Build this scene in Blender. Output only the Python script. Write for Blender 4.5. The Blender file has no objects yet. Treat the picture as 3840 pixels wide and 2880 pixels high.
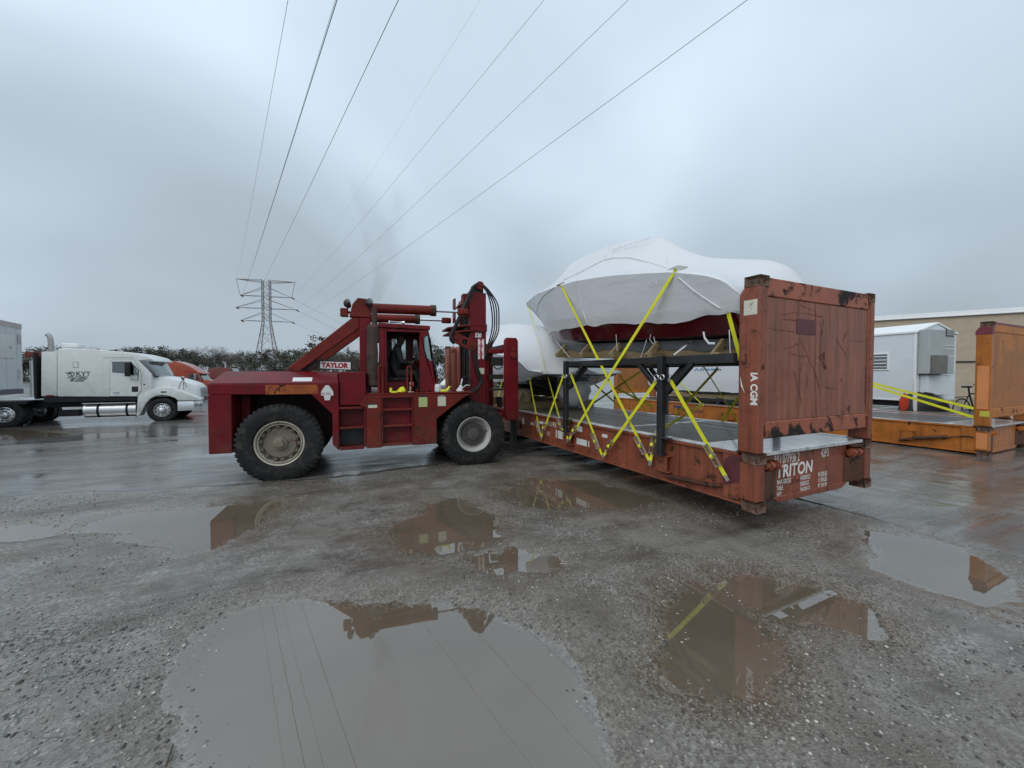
# Container yard under an overcast sky: a heavy forklift lifting a flat-rack loaded with two shrink-wrapped boats.
import bpy, bmesh, math, random
import numpy as np
from mathutils import Vector, Matrix
random.seed(7); RNG = np.random.default_rng(7)
R = math.radians
scene = bpy.context.scene

# ------------------------------------------------------------------ camera
CAM_H = 1.80
PITCH = R(1.42)
FPX = 1472.0                       # focal length in pixels of the 3840 wide photograph
cam_data = bpy.data.cameras.new('camera')
cam_data.sensor_width = 36.0
cam_data.lens = 36.0 * FPX / 3840.0
cam_data.clip_start = 0.05
cam_data.clip_end = 5000.0
cam = bpy.data.objects.new('camera', cam_data)
scene.collection.objects.link(cam)
cam.location = (0, 0, CAM_H)
cam.rotation_euler = (math.pi / 2 - PITCH, 0, 0)
scene.camera = cam

# ------------------------------------------------------------------ world, sun, exposure
SUN_EL, SUN_AZ = R(40), R(208)      # azimuth clockwise from +Y
world = bpy.data.worlds.new('World'); scene.world = world; world.use_nodes = True
wn, wl = world.node_tree.nodes, world.node_tree.links
wn.clear()
def wnode(t, **k):
    n = wn.new(t)
    for a, b in k.items(): setattr(n, a, b)
    return n
w_out = wnode('ShaderNodeOutputWorld'); w_bg = wnode('ShaderNodeBackground')
w_bg.inputs['Strength'].default_value = 0.10
w_sky = wnode('ShaderNodeTexSky', sky_type='NISHITA'); w_sky.sun_disc = False
w_sky.sun_elevation = SUN_EL; w_sky.sun_rotation = SUN_AZ; w_sky.air_density = 1.5; w_sky.dust_density = 3.0
w_tc = wnode('ShaderNodeTexCoord')
w_sep = wnode('ShaderNodeSeparateXYZ'); wl.new(w_tc.outputs['Generated'], w_sep.inputs[0])
# a flat cloud deck seen in perspective: direction / (|z| + k)
w_abs = wnode('ShaderNodeMath', operation='ABSOLUTE'); wl.new(w_sep.outputs['Z'], w_abs.inputs[0])
w_add = wnode('ShaderNodeMath', operation='ADD'); w_add.inputs[1].default_value = 0.55; wl.new(w_abs.outputs[0], w_add.inputs[0])
w_div = wnode('ShaderNodeVectorMath', operation='DIVIDE'); wl.new(w_tc.outputs['Generated'], w_div.inputs[0]); wl.new(w_add.outputs[0], w_div.inputs[1])
def wnoise(scale, loc, detail, rough, dist=0.0):
    m = wnode('ShaderNodeMapping'); m.inputs['Location'].default_value = loc; wl.new(w_div.outputs[0], m.inputs['Vector'])
    n = wnode('ShaderNodeTexNoise'); n.inputs['Scale'].default_value = scale; n.inputs['Detail'].default_value = detail
    n.inputs['Roughness'].default_value = rough; n.inputs['Distortion'].default_value = dist
    wl.new(m.outputs[0], n.inputs['Vector']); return n
w_n1 = wnoise(0.95, (-5.17, 0.21, 1.62), 2.0, 0.4, 0.5)
w_n2 = wnoise(2.2, (-7.54, -5.63, 6.85), 3.0, 0.42, 0.5)
w_mx = wnode('ShaderNodeMix', data_type='FLOAT'); w_mx.inputs[0].default_value = 0.22
wl.new(w_n1.outputs['Fac'], w_mx.inputs[2]); wl.new(w_n2.outputs['Fac'], w_mx.inputs[3])
w_rp = wnode('ShaderNodeValToRGB'); wl.new(w_mx.outputs[0], w_rp.inputs[0])
el = w_rp.color_ramp.elements
el[0].position = 0.34; el[0].color = (0.355, 0.425, 0.482, 1)
el[1].position = 0.66; el[1].color = (0.665, 0.775, 0.875, 1)
e = el.new(0.50); e.color = (0.475, 0.568, 0.660, 1)
w_sc = wnode('ShaderNodeVectorMath', operation='SCALE'); w_sc.inputs['Scale'].default_value = 10.0
# an overcast sky is darkest at the horizon and brightest overhead
w_gr = wnode('ShaderNodeMath', operation='MULTIPLY_ADD'); w_gr.inputs[1].default_value = 0.62; w_gr.inputs[2].default_value = 0.83; wl.new(w_abs.outputs[0], w_gr.inputs[0])
w_sg = wnode('ShaderNodeVectorMath', operation='SCALE'); wl.new(w_rp.outputs[0], w_sg.inputs[0]); wl.new(w_gr.outputs[0], w_sg.inputs['Scale'])
wl.new(w_sg.outputs[0], w_sc.inputs[0])
# overcast: the clear sky contributes only a little through the cloud deck
w_mix = wnode('ShaderNodeMix', data_type='RGBA'); w_mix.inputs[0].default_value = 0.94
wl.new(w_sky.outputs[0], w_mix.inputs[6]); wl.new(w_sc.outputs[0], w_mix.inputs[7])
wl.new(w_mix.outputs[2], w_bg.inputs['Color']); wl.new(w_bg.outputs[0], w_out.inputs['Surface'])

sun_data = bpy.data.lights.new('sun', 'SUN'); sun_data.energy = 1.0; sun_data.angle = R(50); sun_data.color = (1.0, 0.97, 0.92)
sun = bpy.data.objects.new('sun', sun_data); scene.collection.objects.link(sun)
sun.rotation_euler = (math.pi / 2 - SUN_EL, 0, math.pi - SUN_AZ); sun.location = (0, 0, 30)
scene.view_settings.view_transform = 'Standard'; scene.view_settings.look = 'None'
scene.view_settings.exposure = 0.24; scene.view_settings.gamma = 1.0; scene.view_settings.use_curve_mapping = False
scene.render.engine = 'CYCLES'
scene.cycles.use_denoising = True
scene.cycles.max_bounces = 7; scene.cycles.diffuse_bounces = 3; scene.cycles.glossy_bounces = 4
scene.cycles.transmission_bounces = 5; scene.cycles.volume_bounces = 0; scene.cycles.transparent_max_bounces = 8
scene.cycles.caustics_reflective = False; scene.cycles.caustics_refractive = False

# ------------------------------------------------------------------ measuring: pixel rays of the photograph onto real planes
def ray(px, py):
    x = (px - 1920) / FPX; y = -(py - 1440) / FPX
    c, s = math.cos(PITCH), math.sin(PITCH)
    return Vector((x, c + y * s, -s + y * c))
EYE = Vector((0, 0, CAM_H))
def on_z(px, py, z=0.0):
    d = ray(px, py); t = (z - CAM_H) / d.z
    return EYE + d * t
def on_y(px, py, y):
    d = ray(px, py); return EYE + d * (y / d.y)
class Frame:
    """a thing's own axes: origin on the ground, turned by yaw"""
    def __init__(self, x, y, z, yaw):
        self.o = Vector((x, y, z)); self.yaw = yaw
        self.m = Matrix.Translation(self.o) @ Matrix.Rotation(yaw, 4, 'Z'); self.i = self.m.inverted()
    def plane(self, px, py, axis, val):
        e = self.i @ EYE; d = self.i.to_3x3() @ ray(px, py)
        return e + d * ((val - e[axis]) / d[axis])
    def w(self, p): return self.m @ Vector(p)

# ------------------------------------------------------------------ materials
def M_new(name):
    m = bpy.data.materials.new(name); m.use_nodes = True
    nt = m.node_tree; b = nt.nodes['Principled BSDF']
    return m, nt, nt.nodes, nt.links, b
def N(nodes, t, **k):
    n = nodes.new(t)
    for a, v in k.items(): setattr(n, a, v)
    return n
def noise(nt, vec, scale, detail=4, rough=0.55, stretch=None, dist=0.0):
    nodes, links = nt.nodes, nt.links
    if stretch:
        mp = N(nodes, 'ShaderNodeMapping'); mp.inputs['Scale'].default_value = stretch; links.new(vec, mp.inputs['Vector']); vec = mp.outputs[0]
    n = N(nodes, 'ShaderNodeTexNoise'); n.inputs['Scale'].default_value = scale; n.inputs['Detail'].default_value = detail
    n.inputs['Roughness'].default_value = rough; n.inputs['Distortion'].default_value = dist
    links.new(vec, n.inputs['Vector']); return n.outputs['Fac']
def ramp(nt, fac, a, b, ca=(0, 0, 0, 1), cb=(1, 1, 1, 1)):
    r = N(nt.nodes, 'ShaderNodeValToRGB'); r.color_ramp.elements[0].position = a; r.color_ramp.elements[1].position = b
    r.color_ramp.elements[0].color = ca; r.color_ramp.elements[1].color = cb; nt.links.new(fac, r.inputs[0]); return r.outputs[0]
def mixc(nt, fac, a, b):
    m = N(nt.nodes, 'ShaderNodeMix', data_type='RGBA')
    for s, v in ((0, fac), (6, a), (7, b)):
        if hasattr(v, 'is_linked'): nt.links.new(v, m.inputs[s])
        elif s == 0: m.inputs[0].default_value = v
        else: m.inputs[s].default_value = (*v[:3], 1)
    return m.outputs[2]
def mixf(nt, fac, a, b):
    m = N(nt.nodes, 'ShaderNodeMix', data_type='FLOAT')
    for s, v in ((0, fac), (2, a), (3, b)):
        if hasattr(v, 'is_linked'): nt.links.new(v, m.inputs[s])
        else: m.inputs[s].default_value = v
    return m.outputs[0]
def bump(nt, h, strength, dist):
    b = N(nt.nodes, 'ShaderNodeBump'); b.inputs['Strength'].default_value = strength; b.inputs['Distance'].default_value = dist
    nt.links.new(h, b.inputs['Height']); return b.outputs[0]
MATS = {}
def paint(name, col, rough=0.4, var=0.25, rust=None, rust_amt=0.0, rust_scale=6.0, dirt=(0.05, 0.04, 0.03), dirt_amt=0.25, metal=0.0,
          coat=0.0, streak=0.0, fine=0.0, alt=None, alt_amt=0.5, alt_scale=1.2, bump_s=0.12, spec=0.32, scuff=None, mud=0.0, mud_z=(1.25, .35)):
    """weathered paint or plain material: hue drift, dirt, run-off streaks and chipped rust, all from the thing's own coordinates"""
    m, nt, n, l, b = M_new(name)
    tc = N(n, 'ShaderNodeTexCoord').outputs['Object']
    f1 = noise(nt, tc, 2.3, 5, 0.6)
    lo = tuple(c * (1 - var) for c in col); hi = tuple(min(1, c * (1 + var)) for c in col)
    c = mixc(nt, ramp(nt, f1, 0.3, 0.7), lo, hi)
    if alt: c = mixc(nt, ramp(nt, noise(nt, tc, alt_scale, 3, 0.5, dist=0.4), 1 - alt_amt - .03, 1 - alt_amt + .05), c, alt)
    if dirt_amt: c = mixc(nt, ramp(nt, noise(nt, tc, 7.0, 6, 0.7), 0.72 - dirt_amt * .45, 0.95 - dirt_amt * .2), c, dirt)
    if streak: c = mixc(nt, ramp(nt, noise(nt, tc, 3.0, 5, 0.6, stretch=(5, 5, 0.35)), 0.66 - streak * .3, 0.95), c, dirt)
    if scuff: c = mixc(nt, ramp(nt, noise(nt, tc, 2.2, 8, .72, stretch=(.6, 1, 2.4), dist=1.2), .63, .72), c, scuff)
    if mud:      # road mud thrown up on the lower parts
        sp = N(n, 'ShaderNodeSeparateXYZ'); l.new(tc, sp.inputs[0]); mr = N(n, 'ShaderNodeMapRange'); mr.inputs[1].default_value = mud_z[0]; mr.inputs[2].default_value = mud_z[1]; mr.inputs[3].default_value = 0; mr.inputs[4].default_value = mud; l.new(sp.outputs['Z'], mr.inputs[0])
        ad = N(n, 'ShaderNodeMath', operation='MULTIPLY'); l.new(mr.outputs[0], ad.inputs[0]); l.new(ramp(nt, noise(nt, tc, 5.0, 8, .7), .38, .66), ad.inputs[1]); c = mixc(nt, ad.outputs[0], c, (0.115, 0.090, 0.068))
    rgh = mixf(nt, f1, rough * 0.75, min(1, rough * 1.3))
    if rust:
        rm = ramp(nt, noise(nt, tc, rust_scale, 8, 0.62, dist=0.6), 0.68 - rust_amt * .3, 0.74 - rust_amt * .3)
        rc = mixc(nt, noise(nt, tc, 25, 4), rust, tuple(x * .35 for x in rust))
        c = mixc(nt, rm, c, rc); rgh = mixf(nt, rm, rgh, 0.8)
    l.new(c, b.inputs['Base Color']); l.new(rgh, b.inputs['Roughness'])
    b.inputs['Metallic'].default_value = metal; b.inputs['Specular IOR Level'].default_value = spec
    b.inputs['Coat Weight'].default_value = coat; b.inputs['Coat Roughness'].default_value = 0.12
    if bump_s: l.new(bump(nt, noise(nt, tc, 14, 6, 0.6), bump_s, 0.01), b.inputs['Normal'])
    MATS[name] = m; return m
def plain(name, col, rough=0.5, metal=0.0, emit=0, alpha=1.0, trans=0.0, coat=0.0):
    m, nt, n, l, b = M_new(name)
    b.inputs['Base Color'].default_value = (*col, 1); b.inputs['Roughness'].default_value = rough; b.inputs['Metallic'].default_value = metal
    b.inputs['Transmission Weight'].default_value = trans; b.inputs['Coat Weight'].default_value = coat
    if emit: b.inputs['Emission Color'].default_value = (*col, 1); b.inputs['Emission Strength'].default_value = emit
    MATS[name] = m; return m

# ------------------------------------------------------------------ mesh building
COL = scene.collection
def V(*a): return Vector(a)
class MB:
    def __init__(s): s.v = []; s.f = []
    def add(s, vs, fs):
        o = len(s.v); s.v += [tuple(p) for p in vs]; s.f += [tuple(i + o for i in f) for f in fs]; return s
    def box(s, x0, x1, y0, y1, z0, z1):
        if x0 > x1: x0, x1 = x1, x0
        if y0 > y1: y0, y1 = y1, y0
        if z0 > z1: z0, z1 = z1, z0
        return s.add([(x0, y0, z0), (x1, y0, z0), (x1, y1, z0), (x0, y1, z0), (x0, y0, z1), (x1, y0, z1), (x1, y1, z1), (x0, y1, z1)],
                     [(3, 2, 1, 0), (4, 5, 6, 7), (0, 1, 5, 4), (1, 2, 6, 5), (2, 3, 7, 6), (3, 0, 4, 7)])
    def prism(s, poly, axis, a, b):
        """extrude a 2D polygon along axis from a to b; the polygon is in the two other axes in x,y,z order"""
        def mk(p, t):
            q = list(p); q.insert(axis, t); return q
        ar = sum(poly[i][0] * poly[(i + 1) % len(poly)][1] - poly[(i + 1) % len(poly)][0] * poly[i][1] for i in range(len(poly)))
        if axis == 1: ar = -ar
        if ar < 0: poly = poly[::-1]
        if a > b: a, b = b, a
        n = len(poly)
        return s.add([mk(p, a) for p in poly] + [mk(p, b) for p in poly],
                     [tuple(range(n - 1, -1, -1)), tuple(range(n, 2 * n))] + [(i, (i + 1) % n, n + (i + 1) % n, n + i) for i in range(n)])
    def beam(s, p, q, w, h, up=(0, 0, 1)):
        p, q = Vector(p), Vector(q); d = (q - p).normalized(); up = Vector(up)
        if abs(d.dot(up)) > .99: up = Vector((1, 0, 0))
        r = d.cross(up).normalized(); u = r.cross(d)
        vs = []
        for c in (p, q):
            for a, b in ((-1, -1), (1, -1), (1, 1), (-1, 1)): vs.append(c + r * (a * w / 2) + u * (b * h / 2))
        return s.add(vs, [(3, 2, 1, 0), (4, 5, 6, 7), (0, 1, 5, 4), (1, 2, 6, 5), (2, 3, 7, 6), (3, 0, 4, 7)])
    def tube(s, pts, r, n=8, cap=True):
        pts = [Vector(p) for p in pts]; rr = r if isinstance(r, (list, tuple)) else [r] * len(pts)
        vs = []; fs = []; ref = None
        for i, p in enumerate(pts):
            d = (pts[min(i + 1, len(pts) - 1)] - pts[max(i - 1, 0)]).normalized()
            if ref is None: ref = Vector((0, 0, 1)) if abs(d.z) < .9 else Vector((1, 0, 0))
            a = d.cross(ref).normalized(); b = a.cross(d); ref = b
            for k in range(n):
                t = 2 * math.pi * k / n; vs.append(p + (a * math.cos(t) + b * math.sin(t)) * rr[i])
        for i in range(len(pts) - 1):
            for k in range(n): fs.append((i * n + k, i * n + (k + 1) % n, (i + 1) * n + (k + 1) % n, (i + 1) * n + k))
        if cap: fs.append(tuple(range(n - 1, -1, -1))); fs.append(tuple(range((len(pts) - 1) * n, len(pts) * n)))
        return s.add(vs, [f[::-1] for f in fs])
    def lathe(s, prof, o, axis, n=24, closed=False):
        """prof: list of (radius, along); axis: direction"""
        o = Vector(o); ax = Vector(axis).normalized(); ref = Vector((0, 0, 1)) if abs(ax.z) < .9 else Vector((1, 0, 0))
        a = ax.cross(ref).normalized(); b = ax.cross(a); vs = []; fs = []
        for r, t in prof:
            for k in range(n):
                th = 2 * math.pi * k / n; vs.append(o + ax * t + (a * math.cos(th) + b * math.sin(th)) * r)
        m = len(prof)
        for i in range(m if closed else m - 1):
            j = (i + 1) % m
            for k in range(n): fs.append((i * n + k, i * n + (k + 1) % n, j * n + (k + 1) % n, j * n + k))
        return s.add(vs, fs)
    def cyl(s, p, q, r, n=16):
        p, q = Vector(p), Vector(q); return s.tube([p, q], r, n)
    def grid(s, rows, close=False):
        """loft rows of points"""
        m = len(rows[0]); vs = [p for r in rows for p in r]; fs = []
        for i in range(len(rows) - 1):
            for k in range(m if close else m - 1): fs.append((i * m + k, i * m + (k + 1) % m, (i + 1) * m + (k + 1) % m, (i + 1) * m + k))
        return s.add(vs, fs)
    def mesh(s, name, mat, bevel=0.0, smooth=35, seg=1, recalc=True):
        me = bpy.data.meshes.new(name)
        me.from_pydata(s.v, [], s.f); me.update()
        if bevel or recalc:
            bm = bmesh.new(); bm.from_mesh(me)
            if recalc: bmesh.ops.recalc_face_normals(bm, faces=bm.faces)
            if bevel:
                ed = [e for e in bm.edges if len(e.link_faces) == 2 and e.calc_face_angle(0) > R(28)]
                if ed: bmesh.ops.bevel(bm, geom=ed, offset=bevel, segments=seg, affect='EDGES', profile=0.6, clamp_overlap=True)
            bm.to_mesh(me); bm.free()
        if smooth:
            me.polygons.foreach_set('use_smooth', [True] * len(me.polygons)); me.set_sharp_from_angle(angle=R(smooth))
        if mat: me.materials.append(mat if not isinstance(mat, str) else MATS[mat])
        return me
    def build(s, name, mat, parent=None, bevel=0.0, smooth=35, seg=1, recalc=True, **props):
        return obj(name, s.mesh(name, mat, bevel, smooth, seg, recalc), parent, **props)
def obj(name, me, parent=None, loc=None, rot=None, **props):
    o = bpy.data.objects.new(name, me); COL.objects.link(o)
    if parent: o.parent = parent
    if loc is not None: o.location = loc
    if rot is not None: o.rotation_euler = rot
    for k, v in props.items(): o[k] = v
    return o
def thing(name, label, cat, frame=None, loc=(0, 0, 0), yaw=0.0, group=None):
    o = bpy.data.objects.new(name, None); COL.objects.link(o); o.empty_display_size = 0.3
    if frame: o.location = frame.o; o.rotation_euler = (0, 0, frame.yaw)
    else: o.location = loc; o.rotation_euler = (0, 0, yaw)
    o['label'] = label; o['category'] = cat
    if group: o['group'] = group
    return o
def tag(o, label, cat, group=None):
    o['label'] = label; o['category'] = cat
    if group: o['group'] = group
    return o
def copy_tree(o, parent=None):
    c = o.copy(); COL.objects.link(c); c.parent = parent
    for ch in list(o.children): copy_tree(ch, c)
    return c
def lettering(text, size, parent, mat, origin, xdir, updir, sx=1.0, shear=0.0, off=0.0, name='lettering', align='LEFT', depth=0.0, space=1.0):
    """flat letters laid on a surface: origin at the left end of the baseline"""
    cu = bpy.data.curves.new('txt', 'FONT'); cu.body = text; cu.size = size; cu.shear = shear; cu.offset = off; cu.align_x = align
    cu.resolution_u = 3; cu.extrude = depth; cu.space_character = space
    ob = bpy.data.objects.new('txt', cu)
    me = bpy.data.meshes.new_from_object(ob); bpy.data.objects.remove(ob); bpy.data.curves.remove(cu)
    xd = Vector(xdir).normalized(); ud = Vector(updir).normalized(); nd = xd.cross(ud)
    mt = Matrix((xd * sx, ud, nd)).transposed().to_4x4(); mt.translation = Vector(origin)
    me.transform(mt); me.name = name; me.materials.clear(); me.materials.append(MATS[mat] if isinstance(mat, str) else mat)
    return obj(name, me, parent)

# value noise for terrain and cloth, evaluated on arrays
def _h(i, j, s):
    n = (i.astype(np.int64) * 374761393 + j.astype(np.int64) * 668265263 + s * 144269504) & 0x7fffffff
    n = (n ^ (n >> 13)) * 1274126177 & 0x7fffffff
    return ((n ^ (n >> 16)) & 0xffff) / 65535.0
def vnoise(x, y, s=0):
    i = np.floor(x); j = np.floor(y); u = x - i; v = y - j; u = u * u * (3 - 2 * u); v = v * v * (3 - 2 * v)
    a = _h(i, j, s) * (1 - u) + _h(i + 1, j, s) * u; b = _h(i, j + 1, s) * (1 - u) + _h(i + 1, j + 1, s) * u
    return (a * (1 - v) + b * v) * 2 - 1
def fbm(x, y, s=0, o=4):
    t = 0; a = 1.0
    for k in range(o): t = t + a * vnoise(x * 2 ** k, y * 2 ** k, s + k); a *= .5
    return t / 1.9
# ------------------------------------------------------------------ shared materials
plain('white_letter', (0.72, 0.70, 0.66), 0.5)
plain('black', (0.012, 0.012, 0.013), 0.5)
plain('rubber_flat', (0.018, 0.018, 0.019), 0.7)
plain('chrome', (0.75, 0.77, 0.8), 0.12, 1.0)
plain('steel', (0.45, 0.45, 0.46), 0.35, 1.0)
paint('galv', (0.42, 0.42, 0.40), 0.45, 0.2, metal=0.8, dirt_amt=.3)

# ------------------------------------------------------------------ ground and puddles
PUDDLES = [   # shorelines as outlined in the photograph (full-resolution pixels), laid out on the ground
 ('wide muddy puddle in the foreground reflecting grey sky', [(1140,2245),(1215,2285),(1320,2275),(1490,2262),(1650,2262),(1755,2290),(1890,2310),(2010,2350),(2070,2395),(2110,2465),(2185,2570),(2240,2680),(2290,2780),(2320,2880),(2340,3050),(2280,3300),(700,3300),(690,2900),(640,2760),(660,2570),(690,2470),(750,2385),(840,2310),(970,2265),(1075,2250)]),
 ('brown puddle reflecting the front wheel of the forklift', [(1467,2005),(1545,1953),(1623,1892),(1710,1875),(1790,1900),(1866,1944),(1884,1979),(1840,2022),(1770,2057),(1666,2075),(1562,2066),(1493,2031)]),
 ('narrow brown puddle just below the wheel puddle', [(1736,2075),(1830,2085),(1940,2078),(2090,2090),(2105,2120),(2040,2138),(1960,2125),(1875,2132),(1800,2118),(1736,2096)]),
 ('long brown puddle beside the lifted flat rack', [(1850,1830),(1990,1797),(2170,1803),(2310,1822),(2430,1858),(2490,1880),(2400,1906),(2240,1912),(2050,1910),(1920,1890)]),
 ('brown puddle with yellow strap reflection at right', [(2517,2222),(2587,2190),(2708,2205),(2778,2257),(2864,2344),(2916,2413),(2951,2517),(2934,2604),(2847,2656),(2743,2656),(2604,2613),(2500,2552),(2439,2482),(2465,2413),(2517,2361),(2500,2292)]),
 ('brown puddle reflecting the rusty end wall', [(2708,2170),(2847,2161),(3020,2196),(3210,2257),(3310,2310),(3300,2404),(3177,2378),(3055,2344),(2916,2326),(2795,2292),(2717,2240)]),
 ('bright puddle reflecting sky behind the rear wheel', [(340,1962),(470,1923),(608,1910),(781,1905),(937,1892),(1042,1880),(1115,1890),(1042,1927),(972,1962),(903,2014),(799,2057),(694,2083),(608,2075),(573,2031),(469,2014),(373,1996)]),
 ('shallow puddle streak at the right edge of the yard', [(3250,1990),(3437,2005),(3628,2060),(3663,2120),(3830,2180),(3860,2240),(3650,2255),(3455,2205),(3298,2135)]),
 ('dark thin puddle beside the white tractor wheels', [(-120,1612),(60,1610),(190,1618),(285,1630),(160,1642),(20,1652),(-120,1655)]),
 ('small shallow puddle left of the bright puddle', [(-60,1985),(120,1975),(200,1990),(140,2012),(0,2020),(-60,2015)]),
]
poly_w = []
for lab, pts in PUDDLES:
    q = []
    for (px, py) in pts:
        if py > 2900:   # beyond the lower frame edge the big puddle closes just in front of the photographer's feet
            p = on_z(px, 2900); q.append((p.x * (1 - (py - 2900) / 900.0), p.y - (py - 2900) / 900.0))
        else:
            p = on_z(px, py); q.append((p.x, p.y))
    poly_w.append(np.array(q))
def sdf(poly, X, Y):
    d = np.full(X.shape, 1e9); inside = np.zeros(X.shape, bool); n = len(poly)
    for i in range(n):
        ax, ay = poly[i]; bx, by = poly[(i + 1) % n]; ex, ey = bx - ax, by - ay
        t = np.clip(((X - ax) * ex + (Y - ay) * ey) / (ex * ex + ey * ey + 1e-12), 0, 1)
        d = np.minimum(d, (X - ax - t * ex) ** 2 + (Y - ay - t * ey) ** 2)
        c = ((ay <= Y) & (by > Y)) | ((by <= Y) & (ay > Y))
        inside ^= c & (X < ax + (Y - ay) / np.where(ey == 0, 1e-9, ey) * ex)
    d = np.sqrt(d); return np.where(inside, -d, d)
def pud_mask(X, Y, owner=None):
    m = np.full(X.shape, 9.0)
    for pi_, p in enumerate(poly_w):
        lo = p.min(0) - 1.2; hi = p.max(0) + 1.2
        k = (X > lo[0]) & (X < hi[0]) & (Y > lo[1]) & (Y < hi[1])
        if k.any():
            q = sdf(p, X[k], Y[k]); cur = m[k]
            if owner is not None: ow = owner[k]; ow[q < cur] = pi_; owner[k] = ow
            m[k] = np.minimum(cur, q)
    return m
YB = ((-60, 4.0), (-7.3, 5.6), (-4.7, 6.1), (-3.2, 6.6), (0, 8.4), (2, 8.6), (3.5, 6.6), (4.4, 4.75), (4.85, 3.7), (6.0, 2.4), (9, -1), (60, -20))
def paved(X, Y):   # old asphalt lies beyond this ragged edge; gravel has washed over the rest
    yb = np.interp(X, [a for a, _ in YB], [b for _, b in YB]); t = np.clip((Y - yb + .22 * fbm(X * 1.2, Y * 1.2, 91, 4)) / .12, 0, 1); return t * t * (3 - 2 * t)
def ground_h(X, Y, sd=None):
    if sd is None: sd = pud_mask(X, Y)
    far = np.clip((np.hypot(X, Y) - 25) / 40, 0, 1)
    sd = sd + (.13 * fbm(X * 1.6, Y * 1.6, 51, 4) + .05 * fbm(X * 7, Y * 7, 61, 3)) * np.clip(np.hypot(X, Y) / 4, .5, 1.5)
    base = 0.030 + 0.010 * fbm(X * .55, Y * .55, 3, 3) + 0.007 * fbm(X * 3.1, Y * 3.1, 11, 4) * (1 - far)
    rut = np.sin((X * -.40 + Y * .91) * 9.0 + 1.5 * vnoise(X * .5, Y * .5, 5)) * .009 * np.clip(vnoise(X * .25, Y * .25, 9) * 2 + .3, 0, 1)
    t = np.clip((sd + .34) / .70, 0, 1); s = 1 - t * t * (3 - 2 * t)
    shore = np.clip(1 - np.abs(sd) / .45, 0, 1); base = base + shore * (.011 * fbm(X * 4.5, Y * 4.5, 31, 3) + .006 * fbm(X * 15, Y * 15, 41, 2)) * np.clip(1.6 - np.hypot(X, Y) / 12, .3, 1)
    rough = 0.004 * fbm(X * 11, Y * 11, 21, 3) * np.clip(1 - np.hypot(X, Y) / 14, 0, 1)
    pv = paved(X, Y); return base + rut * (1 - pv) - .062 * s + rough * (1 - .7 * pv) + .012 * pv
def axis_pts(lo, hi, fine, a, b, grow):
    c = list(np.arange(a, b, fine)); st = fine; x = c[-1]
    while x < hi: st *= grow; x += st; c.append(x)
    st = fine; x = a; pre = []
    while x > lo: st *= grow; x -= st; pre.append(x)
    return np.array(pre[::-1] + c)
gx = axis_pts(-900, 900, .026, -4.6, 6.4, 1.035); gy = axis_pts(-12, 1800, .024, 1.1, 7.8, 1.032)
GX, GY = np.meshgrid(gx, gy); OWN = np.full(GX.shape, -1); GSD = pud_mask(GX, GY, OWN); GZ = ground_h(GX, GY, GSD)
GZ = np.where(np.hypot(GX, GY) > 120, .02, GZ)
def grid_mesh(name, X, Y, Z):
    ny, nx = X.shape; me = bpy.data.meshes.new(name)
    co = np.stack([X, Y, Z], -1).reshape(-1, 3).astype(np.float32)
    i = (np.arange(ny - 1)[:, None] * nx + np.arange(nx - 1)[None, :]).reshape(-1)
    q = np.stack([i, i + 1, i + nx + 1, i + nx], 1).astype(np.int32)
    me.vertices.add(len(co)); me.vertices.foreach_set('co', co.reshape(-1))
    me.loops.add(q.size); me.loops.foreach_set('vertex_index', q.reshape(-1))
    me.polygons.add(len(q)); me.polygons.foreach_set('loop_start', np.arange(0, q.size, 4, dtype=np.int32))
    me.update(calc_edges=True); me.polygons.foreach_set('use_smooth', np.ones(len(q), bool)); return me
gme = grid_mesh('ground', GX, GY, GZ)
PAVE = paved(GX, GY); GZ = GZ
at = gme.attributes.new('paved', 'FLOAT', 'POINT'); at.data.foreach_set('value', PAVE.reshape(-1).astype(np.float32))
at = gme.attributes.new('shore', 'FLOAT', 'POINT'); at.data.foreach_set('value', np.clip(GSD, -1, 4).reshape(-1).astype(np.float32))

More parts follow.
